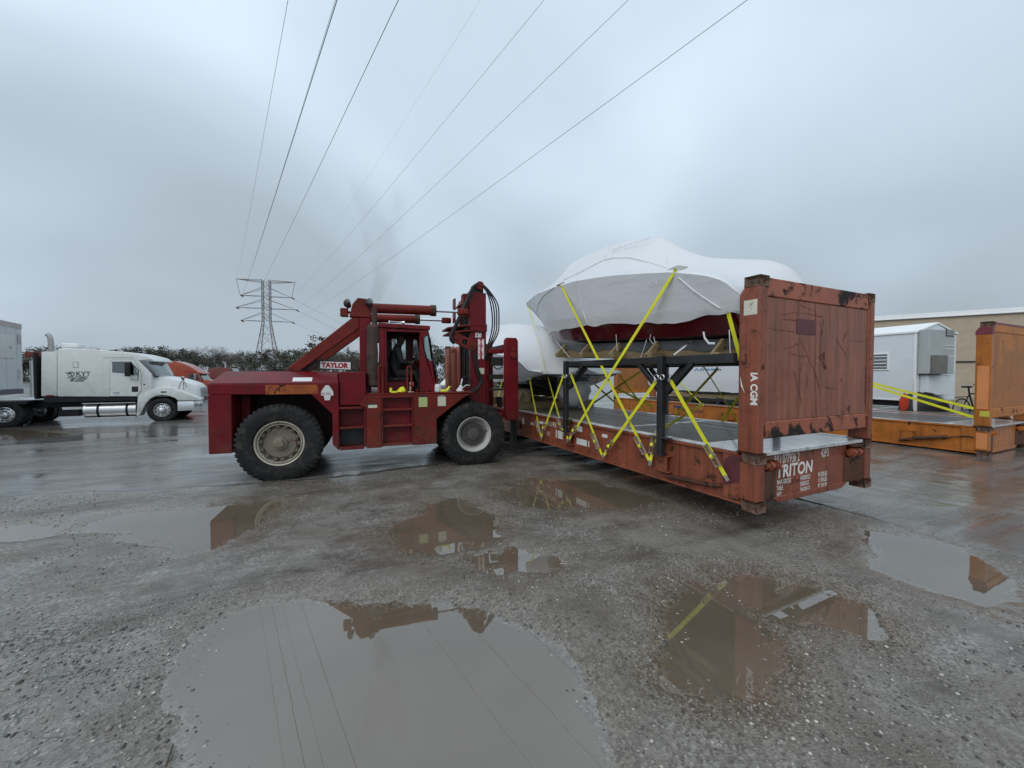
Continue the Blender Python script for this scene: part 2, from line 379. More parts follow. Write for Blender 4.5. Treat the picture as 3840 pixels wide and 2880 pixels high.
def ground_material():
    m, nt, n, l, b = M_new('wet_yard_gravel')
    tc = N(n, 'ShaderNodeTexCoord').outputs['Object']
    sh = N(n, 'ShaderNodeAttribute', attribute_name='shore').outputs['Fac']
    mp = N(n, 'ShaderNodeMapping'); mp.inputs['Rotation'].default_value = (0, 0, R(-24)); l.new(tc, mp.inputs['Vector']); tr = mp.outputs[0]   # the way the lorries drive
    big = noise(nt, tc, 0.42, 5, 0.6, dist=.6); mid = noise(nt, tc, 2.6, 6, 0.65); fine = noise(nt, tc, 38, 5, 0.7)
    streak = noise(nt, tr, 1.0, 6, 0.62, stretch=(0.22, 1.9, 1), dist=.4); rut = noise(nt, tr, 1.0, 4, 0.6, stretch=(0.5, 6.5, 1), dist=.3)
    c = mixc(nt, ramp(nt, mid, .33, .67), (0.088, 0.076, 0.063), (0.205, 0.184, 0.160))
    c = mixc(nt, ramp(nt, big, .44, .60), c, (0.120, 0.095, 0.070))
    c = mixc(nt, ramp(nt, streak, .50, .66), c, (0.058, 0.046, 0.035))
    c = mixc(nt, ramp(nt, rut, .60, .80), c, (0.060, 0.048, 0.037))
    vo = N(n, 'ShaderNodeTexVoronoi'); vo.inputs['Scale'].default_value = 62; l.new(tc, vo.inputs['Vector'])
    gr = ramp(nt, vo.outputs['Color'], .25, .9); gp = ramp(nt, noise(nt, tc, 1.3, 5, .65), .42, .62)
    c = mixc(nt, mixf(nt, gp, 0.08, 0.62), c, mixc(nt, gr, (0.050, 0.046, 0.042), (0.40, 0.375, 0.34)))
    cr = N(n, 'ShaderNodeTexVoronoi', feature='DISTANCE_TO_EDGE'); cr.inputs['Scale'].default_value = 3.4      # cracked patches of old asphalt
    wv = N(n, 'ShaderNodeVectorMath', operation='ADD'); nz = N(n, 'ShaderNodeTexNoise'); nz.inputs['Scale'].default_value = 5; l.new(tc, nz.inputs['Vector'])
    sc = N(n, 'ShaderNodeVectorMath', operation='SCALE'); sc.inputs['Scale'].default_value = .22; l.new(nz.outputs['Color'], sc.inputs[0])
    l.new(tc, wv.inputs[0]); l.new(sc.outputs[0], wv.inputs[1]); l.new(wv.outputs[0], cr.inputs['Vector'])
    ck = ramp(nt, cr.outputs['Distance'], 0.004, 0.018, (1, 1, 1, 1), (0, 0, 0, 1)); pm = ramp(nt, noise(nt, tc, .33, 3, .5), .56, .62)
    pav = N(n, 'ShaderNodeAttribute', attribute_name='paved').outputs['Fac']
    ac = mixc(nt, ramp(nt, streak, .42, .66), mixc(nt, ramp(nt, mid, .3, .7), (0.105, 0.098, 0.090), (0.155, 0.148, 0.138)), (0.066, 0.055, 0.046))
    c = mixc(nt, pav, c, mixc(nt, mixf(nt, gr, 0, .22), ac, (0.2, 0.195, 0.19)))
    mm = N(n, 'ShaderNodeMath', operation='MULTIPLY'); l.new(ck, mm.inputs[0]); l.new(pm, mm.inputs[1])
    c = mixc(nt, mm.outputs[0], c, (0.035, 0.032, 0.03))
    silt = ramp(nt, noise(nt, tc, .75, 4, .55, dist=.8), .54, .66); c = mixc(nt, mixf(nt, silt, 0, .5), c, (0.215, 0.196, 0.172))
    eb = N(n, 'ShaderNodeMath', operation='PINGPONG'); eb.inputs[1].default_value = .5; l.new(pav, eb.inputs[0]); c = mixc(nt, ramp(nt, eb.outputs[0], .12, .4), c, (0.05, 0.043, 0.036))
    wet = ramp(nt, sh, -.05, 0.42, (1, 1, 1, 1), (0, 0, 0, 1))       # soaked soil by the puddles is darker and browner
    c = mixc(nt, wet, c, mixc(nt, gr, (0.085, 0.068, 0.050), (0.20, 0.17, 0.135)))
    l.new(c, b.inputs['Base Color'])
    # a film of water lies in patches and along the tracks: smooth there, rough gravel elsewhere
    f1 = ramp(nt, noise(nt, tr, .50, 6, .62, stretch=(.45, 1.3, 1), dist=.5), .45, .56); f2 = ramp(nt, rut, .50, .64)
    film = N(n, 'ShaderNodeMath', operation='MAXIMUM'); l.new(f1, film.inputs[0]); l.new(f2, film.inputs[1])
    fm = N(n, 'ShaderNodeMath', operation='MAXIMUM'); l.new(film.outputs[0], fm.inputs[0]); l.new(wet, fm.inputs[1])
    r = mixf(nt, fm.outputs[0], mixf(nt, mid, .36, .60), mixf(nt, mid, .10, .24))
    r = mixf(nt, pav, r, mixf(nt, film.outputs[0], .30, .10))
    l.new(mixf(nt, fm.outputs[0], .5, .95), b.inputs['Specular IOR Level'])
    l.new(r, b.inputs['Roughness'])
    hsum = N(n, 'ShaderNodeMath', operation='ADD'); l.new(fine, hsum.inputs[0]); l.new(vo.outputs['Distance'], hsum.inputs[1])
    st = mixf(nt, pav, mixf(nt, fm.outputs[0], .62, .16), mixf(nt, film.outputs[0], .16, .05))
    bn = N(n, 'ShaderNodeBump'); l.new(st, bn.inputs['Strength']); bn.inputs['Distance'].default_value = .011; l.new(hsum.outputs[0], bn.inputs['Height'])
    bn2 = N(n, 'ShaderNodeBump'); l.new(st, bn2.inputs['Strength']); bn2.inputs['Distance'].default_value = .03; l.new(mid, bn2.inputs['Height']); l.new(bn.outputs[0], bn2.inputs['Normal'])
    l.new(bn2.outputs[0], b.inputs['Normal'])
    return m
gme.materials.append(ground_material())
obj('ground', gme, kind='structure')

def water_material():
    """muddy water: the gravel bed shows at the shallow margins, opaque brown where deeper, mirror surface on top"""
    m, nt, n, l, b = M_new('muddy_water'); out = n['Material Output']; n.remove(b)
    tc = N(n, 'ShaderNodeTexCoord').outputs['Object']; dp = N(n, 'ShaderNodeAttribute', attribute_name='depth').outputs['Fac']
    c = mixc(nt, ramp(nt, noise(nt, tc, 1.1, 4), .35, .65), (0.105, 0.081, 0.056), (0.132, 0.105, 0.076))
    vo = N(n, 'ShaderNodeTexVoronoi'); vo.inputs['Scale'].default_value = 55; l.new(tc, vo.inputs['Vector'])
    bed = mixc(nt, ramp(nt, vo.outputs['Color'], .25, .9), (0.085, 0.068, 0.050), (0.21, 0.18, 0.145))     # the gravel bed shows through at the margins
    c = mixc(nt, ramp(nt, dp, .001, .012), bed, c)
    df = N(n, 'ShaderNodeBsdfDiffuse'); l.new(c, df.inputs[0])
    nr = bump(nt, noise(nt, tc, 3.0, 3), .016, .02)
    gl = N(n, 'ShaderNodeBsdfGlossy'); gl.inputs['Roughness'].default_value = .012; gl.inputs[0].default_value = (1, 1, 1, 1); l.new(nr, gl.inputs['Normal'])
    fz = N(n, 'ShaderNodeFresnel'); fz.inputs[0].default_value = 2.1; l.new(nr, fz.inputs['Normal'])
    m2 = N(n, 'ShaderNodeMixShader'); l.new(fz.outputs[0], m2.inputs[0]); l.new(df.outputs[0], m2.inputs[1]); l.new(gl.outputs[0], m2.inputs[2]); l.new(m2.outputs[0], out.inputs['Surface'])
    return m
wmat = water_material()
ny, nx = GX.shape; low = (GZ < .004) & (GSD < .6)
cell = low[:-1, :-1] | low[1:, :-1] | low[:-1, 1:] | low[1:, 1:]
for pi_, (lab, pts) in enumerate(PUDDLES):
    jj, ii = np.nonzero(cell & (OWN[:-1, :-1] == pi_))
    if not len(jj): continue
    i0 = jj * nx + ii; q = np.stack([i0, i0 + 1, i0 + nx + 1, i0 + nx], 1); uq, inv = np.unique(q, return_inverse=True); inv = inv.reshape(q.shape)
    c = poly_w[pi_].mean(0); X = GX.reshape(-1)[uq] - c[0]; Y = GY.reshape(-1)[uq] - c[1]
    me = bpy.data.meshes.new('puddle'); me.from_pydata(np.stack([X, Y, np.zeros_like(X)], 1).tolist(), [], inv.tolist()); me.update()
    at = me.attributes.new('depth', 'FLOAT', 'POINT'); at.data.foreach_set('value', np.clip(-GZ.reshape(-1)[uq], 0, .1).astype(np.float32))
    me.materials.append(wmat); o = obj('puddle', me, loc=(float(c[0]), float(c[1]), 0.0)); o['kind'] = 'structure'; o['label'] = lab

# loose gravel: tens of thousands of pebbles, one mass
def gravel():
    n = 60000
    y = 1.45 + RNG.random(n) ** 1.5 * 6.2; x = (RNG.random(n) * 2 - 1) * (y * 1.38 + .2)
    den = fbm(x * .8, y * .8, 77, 3); sd = pud_mask(x, y)
    pvv = paved(x, y)
    keep = (RNG.random(n) > .85 * pvv) & (RNG.random(n) < np.clip(.22 + 1.5 * den + .12 * (np.abs(sd) < .2), 0.03, 1)) & ((sd > -.12) | (RNG.random(n) < .05))
    x, y, sd = x[keep], y[keep], sd[keep]; n = len(x)
    size = .0026 + .0085 * RNG.random(n) ** 3.4 + .010 * (RNG.random(n) < .012) * RNG.random(n)
    z = np.maximum(ground_h(x, y), -size * .2 - .002) + size * .15
    bm = bmesh.new(); bmesh.ops.create_icosphere(bm, subdivisions=1, radius=1); bm.verts.ensure_lookup_table()
    iv = np.array([v.co[:] for v in bm.verts]); fi = np.array([[v.index for v in f.verts] for f in bm.faces]); bm.free()
    # coarse stones: 12 vertices with random lumps
    nv = len(iv)
    if nv > 12: pass
    k = RNG.random((n, nv, 1)) * .5 + .7
    sc = np.stack([RNG.random(n) * .7 + .8, RNG.random(n) * .7 + .8, RNG.random(n) * .4 + .4], 1)[:, None, :]
    a = RNG.random(n) * 6.283; ca, sa = np.cos(a), np.sin(a)
    p = iv[None] * k * sc * size[:, None, None]
    px = p[..., 0] * ca[:, None] - p[..., 1] * sa[:, None] + x[:, None]; py = p[..., 0] * sa[:, None] + p[..., 1] * ca[:, None] + y[:, None]; pz = p[..., 2] + z[:, None]
    co = np.stack([px, py, pz], -1).reshape(-1, 3).astype(np.float32)
    q = (fi[None] + (np.arange(n) * nv)[:, None, None]).reshape(-1, 3).astype(np.int32)
    me = bpy.data.meshes.new('gravel'); me.vertices.add(len(co)); me.vertices.foreach_set('co', co.reshape(-1))
    me.loops.add(q.size); me.loops.foreach_set('vertex_index', q.reshape(-1)); me.polygons.add(len(q))
    me.polygons.foreach_set('loop_start', np.arange(0, q.size, 3, dtype=np.int32)); me.update(calc_edges=True)
    u = RNG.random(n); mi = np.where(u < .35, 0, np.where(u < .88, 1, 2)); me.polygons.foreach_set('material_index', np.repeat(mi, len(fi)).astype(np.int32))
    me.materials.append(paint('pebble_dark', (0.075, 0.070, 0.066), .45, .3, dirt_amt=0, bump_s=0)); me.materials.append(paint('pebble_grey', (0.21, 0.195, 0.175), .5, .35, dirt_amt=0, bump_s=0))
    me.materials.append(paint('pebble_pale', (0.40, 0.375, 0.335), .5, .25, dirt_amt=0, bump_s=0))
    o = obj('gravel', me); o['kind'] = 'stuff'; o['label'] = 'loose wet gravel scattered over the yard'
gravel()
# ------------------------------------------------------------------ flat racks
OX = (0.30, 0.085, 0.050)
paint('oxide', (0.245, 0.070, 0.038), .42, .22, rust=(0.085, 0.03, 0.014), rust_amt=.27, rust_scale=5.5, dirt=(0.055, 0.024, 0.016), dirt_amt=.46, streak=.7, coat=.08)
paint('oxide_wall', (0.285, 0.105, 0.066), .42, .12, rust=(0.07, 0.022, 0.012), rust_amt=.20, rust_scale=3.4, dirt=(0.070, 0.030, 0.020), dirt_amt=.34, streak=.95, coat=0,
      alt=(0.25, 0.078, 0.044), alt_amt=.42, alt_scale=.9)
paint('oxide_rail', (0.32, 0.098, 0.055), .45, .2, rust=(0.028, 0.02, 0.017), rust_amt=.52, rust_scale=3.3, dirt=(0.07, 0.03, 0.02), dirt_amt=.35, streak=.3)
paint('oxide_patch', (0.105, 0.03, 0.035), .45, .25, rust=(0.05, 0.02, 0.014), rust_amt=.25, dirt_amt=.3)
paint('fitting_steel', (0.12, 0.075, 0.055), .55, .35, rust=(0.10, 0.042, 0.02), rust_amt=.55, rust_scale=9, dirt_amt=.4)
paint('rust_dark', (0.085, 0.035, 0.02), .6, .4, rust=(0.03, 0.016, 0.011), rust_amt=.5, dirt_amt=.4)
paint('orange', (0.38, 0.125, 0.022), .45, .25, rust=(0.14, 0.045, 0.016), rust_amt=.16, rust_scale=5, dirt=(0.14, 0.055, 0.02), dirt_amt=.32, streak=.5, coat=.2)
paint('orange_wall', (0.36, 0.135, 0.040), .5, .16, rust=(0.15, 0.05, 0.02), rust_amt=.12, rust_scale=4, dirt=(0.15, 0.075, 0.035), dirt_amt=.4, streak=.45, alt=(0.46, 0.165, 0.04), alt_amt=.4)
paint('orange_rail', (0.44, 0.15, 0.024), .45, .2, rust=(0.13, 0.045, 0.02), rust_amt=.3, dirt_amt=.35)
paint('maroon', (0.17, 0.035, 0.045), .45, .25, dirt_amt=.3)
paint('orange_new', (0.60, 0.23, 0.085), .5, .1, dirt_amt=.15)
plain('placard', (0.62, 0.63, 0.62), .4)
paint('scratch_dark', (0.13, 0.046, 0.030), .7, .4, dirt_amt=.3)
plain('placard_yellow', (0.50, 0.46, 0.06), .45)
def wet_plate():
    m, nt, n, l, b = M_new('wet_plate'); tc = N(n, 'ShaderNodeTexCoord').outputs['Object']
    c = mixc(nt, ramp(nt, noise(nt, tc, 4, 6, .65, stretch=(3, .6, 1)), .38, .66), (0.30, 0.29, 0.29), (0.62, 0.63, 0.64))
    l.new(c, b.inputs['Base Color']); b.inputs['Roughness'].default_value = .3; b.inputs['Coat Weight'].default_value = .8; b.inputs['Coat Roughness'].default_value = .1
    l.new(bump(nt, noise(nt, tc, 9, 3), .1, .01), b.inputs['Normal']); MATS['wet_plate'] = m
wet_plate()
def wood(name, dark, light, axis, wet=.6, rough=.4):
    m, nt, n, l, b = M_new(name); tc = N(n, 'ShaderNodeTexCoord').outputs['Object']
    oi = N(n, 'ShaderNodeObjectInfo').outputs['Random']
    st = [14, 14, 14]; st[axis] = .7
    sh = N(n, 'ShaderNodeVectorMath', operation='ADD'); cx = N(n, 'ShaderNodeCombineXYZ'); l.new(oi, cx.inputs[0]); l.new(oi, cx.inputs[1]); l.new(oi, cx.inputs[2])
    s2 = N(n, 'ShaderNodeVectorMath', operation='SCALE'); s2.inputs['Scale'].default_value = 17; l.new(cx.outputs[0], s2.inputs[0]); l.new(tc, sh.inputs[0]); l.new(s2.outputs[0], sh.inputs[1])
    g = noise(nt, sh.outputs[0], 1.6, 6, .65, stretch=tuple(st), dist=.6)
    c = mixc(nt, ramp(nt, g, .3, .72), dark, light)
    c = mixc(nt, mixf(nt, oi, 0, .45), c, tuple(x * .55 for x in dark))
    l.new(c, b.inputs['Base Color']); l.new(mixf(nt, g, rough * .7, rough * 1.3), b.inputs['Roughness'])
    b.inputs['Coat Weight'].default_value = wet; b.inputs['Coat Roughness'].default_value = .18
    l.new(bump(nt, g, .35, .006), b.inputs['Normal']); MATS[name] = m
wood('deck_wood', (0.045, 0.039, 0.032), (0.15, 0.132, 0.108), 1, .16, .55)
wood('timber', (0.17, 0.118, 0.060), (0.31, 0.23, 0.125), 1, .1, .55)
wood('timber_cross', (0.17, 0.125, 0.062), (0.32, 0.245, 0.125), 0, .1, .55)

def fitting_mesh():
    bm = bmesh.new(); bmesh.ops.create_cube(bm, size=1, matrix=Matrix.Diagonal((.162, .178, .118, 1)))
    for f in list(bm.faces):
        r = bmesh.ops.inset_region(bm, faces=[f], thickness=.034, depth=0)
        bmesh.ops.translate(bm, verts=f.verts, vec=-f.normal * .028)
    ed = [e for e in bm.edges if e.calc_face_angle(0) > .5 and e.is_convex]
    bmesh.ops.bevel(bm, geom=ed, offset=.006, segments=1, affect='EDGES')
    me = bpy.data.meshes.new('corner_fitting'); bm.to_mesh(me); bm.free(); me.materials.append(MATS['fitting_steel']); return me
FITTING = fitting_mesh()
L_, W_, H_ = 12.192, 2.438, 2.591
def flat_rack(root, body, wall, rail, sections, near_wall=True, far_wall=True, panels=7, post_mat=None, plates=True):
    post_mat = post_mat or body
    for vx, s in ((0, 1), (W_, -1)):
        b = MB(); b.box(vx + s * .028, vx + s * .044, .20, L_ - .20, .07, .60)
        b.box(vx - s * .004, vx + s * .15, .24, L_ - .24, .600, .636); b.box(vx, vx + s * .13, .18, L_ - .18, .05, .076)
        for k in range(1, 12): b.box(vx + s * .006, vx + s * .03, k * 1.0 - .01 + .06, k * 1.0 + .01 + .06, .078, .598)
        b.build('side_beam', body, root, .004)
        for u in (1.30, 3.60, 5.9, 8.3, 10.6):
            p = MB(); p.box(vx - s * .055, vx + s * .026, u - .13, u + .13, .185, .20); p.box(vx - s * .055, vx + s * .026, u - .13, u + .13, .40, .415)
            p.box(vx - s * .045, vx - s * .035, u - .10, u + .10, .20, .40); p.build('stake_pocket', body, root, .003)
    for k in range(9):
        b = MB(); u = .9 + k * 1.3; b.box(.05, W_ - .05, u, u + .012, .12, .59); b.box(.05, W_ - .05, u - .04, u + .05, .10, .12); b.build('cross_member', body, root)
    # deck: boards and steel strips
    nb = 10; bw = (W_ - .32) / nb
    meshes = {}
    for (a, c) in sections:
        for k in range(nb):
            key = round(c - a, 3)
            if key not in meshes:
                q = MB(); q.box(-bw / 2 + .005, bw / 2 - .005, 0, c - a, -.034, 0); meshes[key] = q.mesh('deck_board', 'deck_wood', .004)
            obj('deck_board', meshes[key], root, loc=(.16 + bw * (k + .5), a, .648 + random.uniform(-.004, .004)), rot=(0, random.uniform(-.012, .012), 0))
    prev = .70
    for i, (a, c) in enumerate(sections):
        b = MB(); b.box(.155, W_ - .155, prev, a - .006, .61, .647); b.build('deck_strip', 'wet_plate', root, .003); prev = c + .006
    b = MB(); b.box(.155, W_ - .155, prev, L_ - .7, .61, .647); b.build('deck_strip', 'wet_plate', root, .003)
    for vx, s in ((0, 1), (W_, -1)):
        b = MB(); b.box(vx + s * .002, vx + s * .15, .26, L_ - .26, .639, .652); b.build('deck_edge_plate', 'wet_plate', root, .003)
    for u0, u1 in ((.03, .69), (L_ - .69, L_ - .03)):
        b = MB(); b.box(.17, W_ - .17, u0, u1, .612, .650); b.build('end_plate', 'wet_plate', root, .003)
    for end, (o, s) in enumerate(((0, 1), (L_, -1))):
        Y = lambda u: o + s * u
        for vx, t in ((0, 1), (W_, -1)):
            X = lambda v: vx + t * v
            for hz in (.059, .592):
                obj('corner_fitting', FITTING, root, loc=(X(.083), Y(.091), hz))
            b = MB(); b.box(X(.004), X(.15), Y(.012), Y(.22), .118, .533); b.box(X(.003), X(.03), Y(.22), Y(.42), .08, .60); b.build('corner_block', body, root, .008)
            q = MB(); q.cyl((X(.19), Y(.05), .49), (X(.47), Y(.05), .49), .036, 12); q.cyl((X(.27), Y(.05), .49), (X(.30), Y(.05), .49), .058, 12)
            q.cyl((X(.40), Y(.05), .49), (X(.43), Y(.05), .49), .058, 12); q.build('hinge_pin', body, root)
            g = MB(); g.prism([(X(.165), Y(.02)), (X(.27), Y(.02)), (X(.50), Y(.10)), (X(.165), Y(.10))], 2, .10, .43)
            g.prism([(X(.165), Y(.02)), (X(.30), Y(.015)), (X(.40), Y(.06)), (X(.40), Y(.10)), (X(.165), Y(.10))], 2, .56, .60); g.build('gusset', 'rust_dark' if end == 0 else body, root, .008)
            if (end == 0 and near_wall) or (end == 1 and far_wall):
                p = MB(); p.prism([(Y(.002), .653), (Y(.235), .653), (Y(.235), 2.40), (Y(.19), 2.474), (Y(.002), 2.474)], 0, X(.002), X(.105))
                p.box(X(.105), X(.15), Y(.01), Y(.05), .95, 2.47); p.build('post', post_mat, root, .008)
                obj('corner_fitting', FITTING, root, loc=(X(.083), Y(.091), 2.532))
        b = MB(); b.box(.42, W_ - .42, Y(.102), Y(.125), .06, .608); b.box(.42, W_ - .42, Y(.06), Y(.102), .597, .607)
        b.prism([(.55, .03), (W_ - .55, .03), (W_ - .40, .10), (.40, .10)], 1, Y(.085), Y(.14)); b.build('end_beam', body, root, .005)
        if (end == 0 and near_wall) or (end == 1 and far_wall):
            b = MB(); b.box(.155, W_ - .155, Y(.010), Y(.10), 2.37, 2.575); b.build('top_rail', rail, root, .01)
            b = MB(); b.box(.155, W_ - .155, Y(.010), Y(.10), .81, 1.00); b.build('bottom_rail', rail, root, .01)
            x0, x1 = .152, W_ - .152; pw = (x1 - x0) / panels
            for k in range(panels):
                b = MB(); b.box(x0 + k * pw + .0012, x0 + (k + 1) * pw - .0012, Y(.022 + random.uniform(-.001, .001)), Y(.085), 1.003, 2.367); b.build('wall_panel', wall, root, .003)
            b = MB(); b.box(x0, x1, Y(.04), Y(.075), 1.0, 2.37); b.build('wall_core', rail, root)

FR = Frame(2.652, 4.216, .28, R(25.5))
rack = thing('flat_rack_container', 'rusty red flat rack lifted by the forklift and carrying two wrapped boats', 'flat rack', FR)
flat_rack(rack, 'oxide', 'oxide_wall', 'oxide_rail', [(.78, 2.36), (2.48, 5.9), (6.0, 9.6), (9.7, 11.4)])
zA = lambda x, y: (1840 + .45208 * x, 860 + .45208 * y)
zB = lambda x, y: (1840 + .45208 * x, 1250 + .45208 * y)
zC = lambda x, y: (2240 + .27726 * x, 1320 + .27726 * y)
zD = lambda x, y: (1840 + .30139 * x, 1180 + .30139 * y)
zE = lambda x, y: (2680 + .27723 * x, 1500 + .27723 * y)
zF = lambda x, y: (2640 + .5905 * x, 980 + .5905 * y)
def fr(p, v): return FR.plane(*p, 0, v)
def fe(p, u): return FR.plane(*p, 1, u)
# patches of newer paint on the end wall and the corner
for (a, c) in (((590, 362), (708, 470)), ((1028, 660), (1090, 900))):
    p0, p1 = fe(zF(*a), .018), fe(zF(*c), .018)
    b = MB(); b.box(p0.x, min(p1.x, 2.29), .0165, .020, p1.z, p0.z); b.build('paint_patch', 'oxide_patch', rack)
b = MB(); b.prism([(.20, .30), (.41, .22), (.40, .50), (.33, .58), (.20, .60)], 0, .0005, .0025); b.build('paint_patch', 'oxide_patch', rack)
# scratches and old weld scars on the end wall
SCR = [[(600, 240), (602, 420), (607, 700), (603, 985)], [(707, 260), (709, 470), (704, 690), (716, 990)], [(605, 490), (640, 560), (665, 625), (705, 700), (722, 760), (745, 862)], [(735, 370), (748, 440), (738, 560), (742, 660)],
       [(408, 427), (470, 436), (575, 447)], [(495, 342), (560, 324), (640, 330), (755, 352)], [(500, 366), (590, 374)], [(540, 580), (590, 595), (655, 606)], [(610, 278), (660, 296), (700, 318), (716, 342)], [(600, 522), (560, 548), (503, 552)],
       [(838, 485), (860, 530), (905, 595)], [(745, 788), (800, 806), (852, 810)], [(570, 700), (600, 820), (630, 945)], [(650, 650), (655, 760), (640, 850)], [(490, 240), (494, 600), (500, 900)], [(803, 270), (806, 620), (812, 980)], [(900, 285), (905, 640), (908, 950)], [(940, 505), (1010, 510), (1085, 495)], [(755, 360), (760, 410), (748, 470)]]
for si, ln in enumerate(SCR):
    b = MB(); P3 = [fe(zF(*q), .0195) for q in ln]; pts = []
    for i in range(len(P3) - 1):
        for k in range(6): pts.append(P3[i].lerp(P3[i + 1], k / 6) + V(random.gauss(0, .004), 0, random.gauss(0, .004)))
    pts.append(P3[-1]); rows = []
    for i, p_ in enumerate(pts):
        d = (pts[min(i + 1, len(pts) - 1)] - pts[max(i - 1, 0)]).normalized(); nn_ = V(-d.z, 0, d.x); w = (.0042 if si not in (14, 15, 16) else .002) * random.uniform(.15, 1.6)
        rows.append([V(p_.x, .0190, p_.z) + nn_ * w, V(p_.x, .0190, p_.z) - nn_ * w])
    b.grid(rows); b.build('scratch', 'scratch_dark', rack, recalc=False)
# stencilled lettering
lx = dict(xdir=(1, 0, 0), updir=(0, 0, 1))
lettering('TRIU 077936 2', .155, rack, 'white_letter', (.40, .0995, .475), sx=.58, off=.002, **lx)
lettering('42P3', .145, rack, 'white_letter', (1.42, .0995, .478), sx=.60, off=.002, **lx)
lettering('TRITON', .205, rack, 'white_letter', (.50, .0995, .315), sx=.98, shear=.10, off=.006, **lx)
for i, row in enumerate((('MAX GROSS', '45000KGS', '99,208LBS'), ('TARE', '5400KGS', '11,900LBS'), ('NET', '39600KGS', '87,300LBS'))):
    for tx, vx in zip(row, (.52, .98, 1.36)): lettering(tx, .078, rack, 'white_letter', (vx, .0995, .235 - i * .072), sx=.62, off=.001, **lx)
ls = dict(xdir=(0, -1, 0), updir=(0, 0, 1))
p = fr(zB(455, 757), .02); lettering('TRIU 077936 2', .135, rack, 'white_letter', (.0265, p.y, p.z - .01), sx=.55, **ls)
p = fr(zB(460, 845), .02); lettering('42P3', .125, rack, 'white_letter', (.0265, p.y, p.z), sx=.55, **ls)
p = fr(zF(300, 705), 0); lettering('IA CGM', .105, rack, 'white_letter', (-.001, p.y + .002, p.z), xdir=(0, 0, -1), updir=(0, -1, 0), off=.004)
sw = [(p.y + .125, p.z - .05), (p.y + .115, p.z - .15), (p.y + .07, p.z - .23), (p.y + .10, p.z - .145)]
b = MB(); b.prism(sw, 0, -.0012, .0008); b.build('logo_swoosh', 'white_letter', rack)
a, c = fr(zF(254, 258), 0), fr(zF(338, 322), 0)
b = MB(); b.box(-.0012, .001, c.y, a.y, c.z - .02, a.z + .01); b.build('placard', paint('placard_worn', (0.62, 0.60, 0.50), .5, .15, rust=(0.16, 0.06, 0.03), rust_amt=.35, dirt_amt=.2), rack)
for (x0, y0, x1, y1) in ((540, 800, 595, 880), (715, 762, 757, 820), (712, 868, 815, 945), (922, 833, 966, 870), (330, 735, 362, 765), (386, 725, 437, 755), (260, 702, 276, 756)):
    a, c = fr(zB(x0, y0), .02), fr(zB(x1, y1), .02); b = MB(); b.box(.022, .0275, c.y, a.y, min(a.z, c.z), max(a.z, c.z)); b.build('placard', 'placard', rack)
# rusty spring bar hooked along the lower side beam, hinge spring housing
pts = [fr(zB(x, y), -.01) for x, y in ((1455, 1180), (1560, 1205), (1700, 1235), (1850, 1262), (1915, 1262))]
b = MB(); b.tube(pts, .022, 10)
for i in range(26):
    q = pts[0].lerp(pts[3], i / 26); b.lathe([(.023, -.006), (.029, 0), (.023, .006)], q, pts[3] - pts[0], 10)
b.build('spring_bar', 'rust_dark', rack)

# ------------------------------------------------------------------ shrink-wrapped boats
def wrap_material():
    m, nt, n, l, b = M_new('shrink_wrap'); tc = N(n, 'ShaderNodeTexCoord').outputs['Object']
    c = mixc(nt, noise(nt, tc, 1.2, 3), (0.80, 0.815, 0.84), (0.86, 0.87, 0.885))
    l.new(c, b.inputs['Base Color']); b.inputs['Roughness'].default_value = .32
    b.inputs['Subsurface Weight'].default_value = 0.0
    w1 = noise(nt, tc, 2.6, 5, .55, stretch=(1, .35, 1.6), dist=.9); w2 = noise(nt, tc, 7, 4, .5, stretch=(.6, 1.6, .35), dist=1.8)
    b1 = N(n, 'ShaderNodeBump'); b1.inputs['Strength'].default_value = .22; b1.inputs['Distance'].default_value = .06; l.new(w1, b1.inputs['Height'])
    b2 = N(n, 'ShaderNodeBump'); b2.inputs['Strength'].default_value = .14; b2.inputs['Distance'].default_value = .03; l.new(w2, b2.inputs['Height']); l.new(b1.outputs[0], b2.inputs['Normal'])
    l.new(b2.outputs[0], b.inputs['Normal']); tl = N(n, 'ShaderNodeBsdfTranslucent'); tl.inputs[0].default_value = (.80, .82, .86, 1); l.new(b2.outputs[0], tl.inputs['Normal'])
    ms = N(n, 'ShaderNodeMixShader'); ms.inputs[0].default_value = .26; l.new(b.outputs[0], ms.inputs[1]); l.new(tl.outputs[0], ms.inputs[2]); l.new(ms.outputs[0], n['Material Output'].inputs['Surface']); MATS['shrink_wrap'] = m
wrap_material()
plain('hull_red', (0.050, 0.003, 0.006), .15, coat=.2)
plain('hull_dark', (0.015, 0.017, 0.022), .2, coat=.4)
paint('twine', (0.66, 0.67, 0.68), .6, .1, dirt_amt=.1, bump_s=0)
paint('steel_black', (0.022, 0.022, 0.024), .4, .4, rust=(0.06, 0.03, 0.02), rust_amt=.1, dirt=(0.05, 0.045, 0.04), dirt_amt=.2, coat=.3)
paint('carpet', (0.075, 0.078, 0.082), .95, .25, dirt_amt=.1)
def interp(tab, u):
    xs = [t[0] for t in tab]; u = min(max(u, xs[0]), xs[-1])
    for i in range(len(xs) - 1):
        if xs[i] <= u <= xs[i + 1]:
            t = (u - xs[i]) / (xs[i + 1] - xs[i])
            return [a + (b - a) * t for a, b in zip(tab[i][1:], tab[i + 1][1:])]
def smooth_tab(tab, n=60, it=2):
    a, b = tab[0][0], tab[-1][0]; us = [a + (b - a) * i / (n - 1) for i in range(n)]; rows = [interp(tab, u) for u in us]
    for _ in range(it):
        r2 = [r[:] for r in rows]
        for i in range(1, n - 1): r2[i] = [(x + 2 * y + z) / 4 for x, y, z in zip(rows[i - 1], rows[i], rows[i + 1])]
        rows = r2
    return us, rows
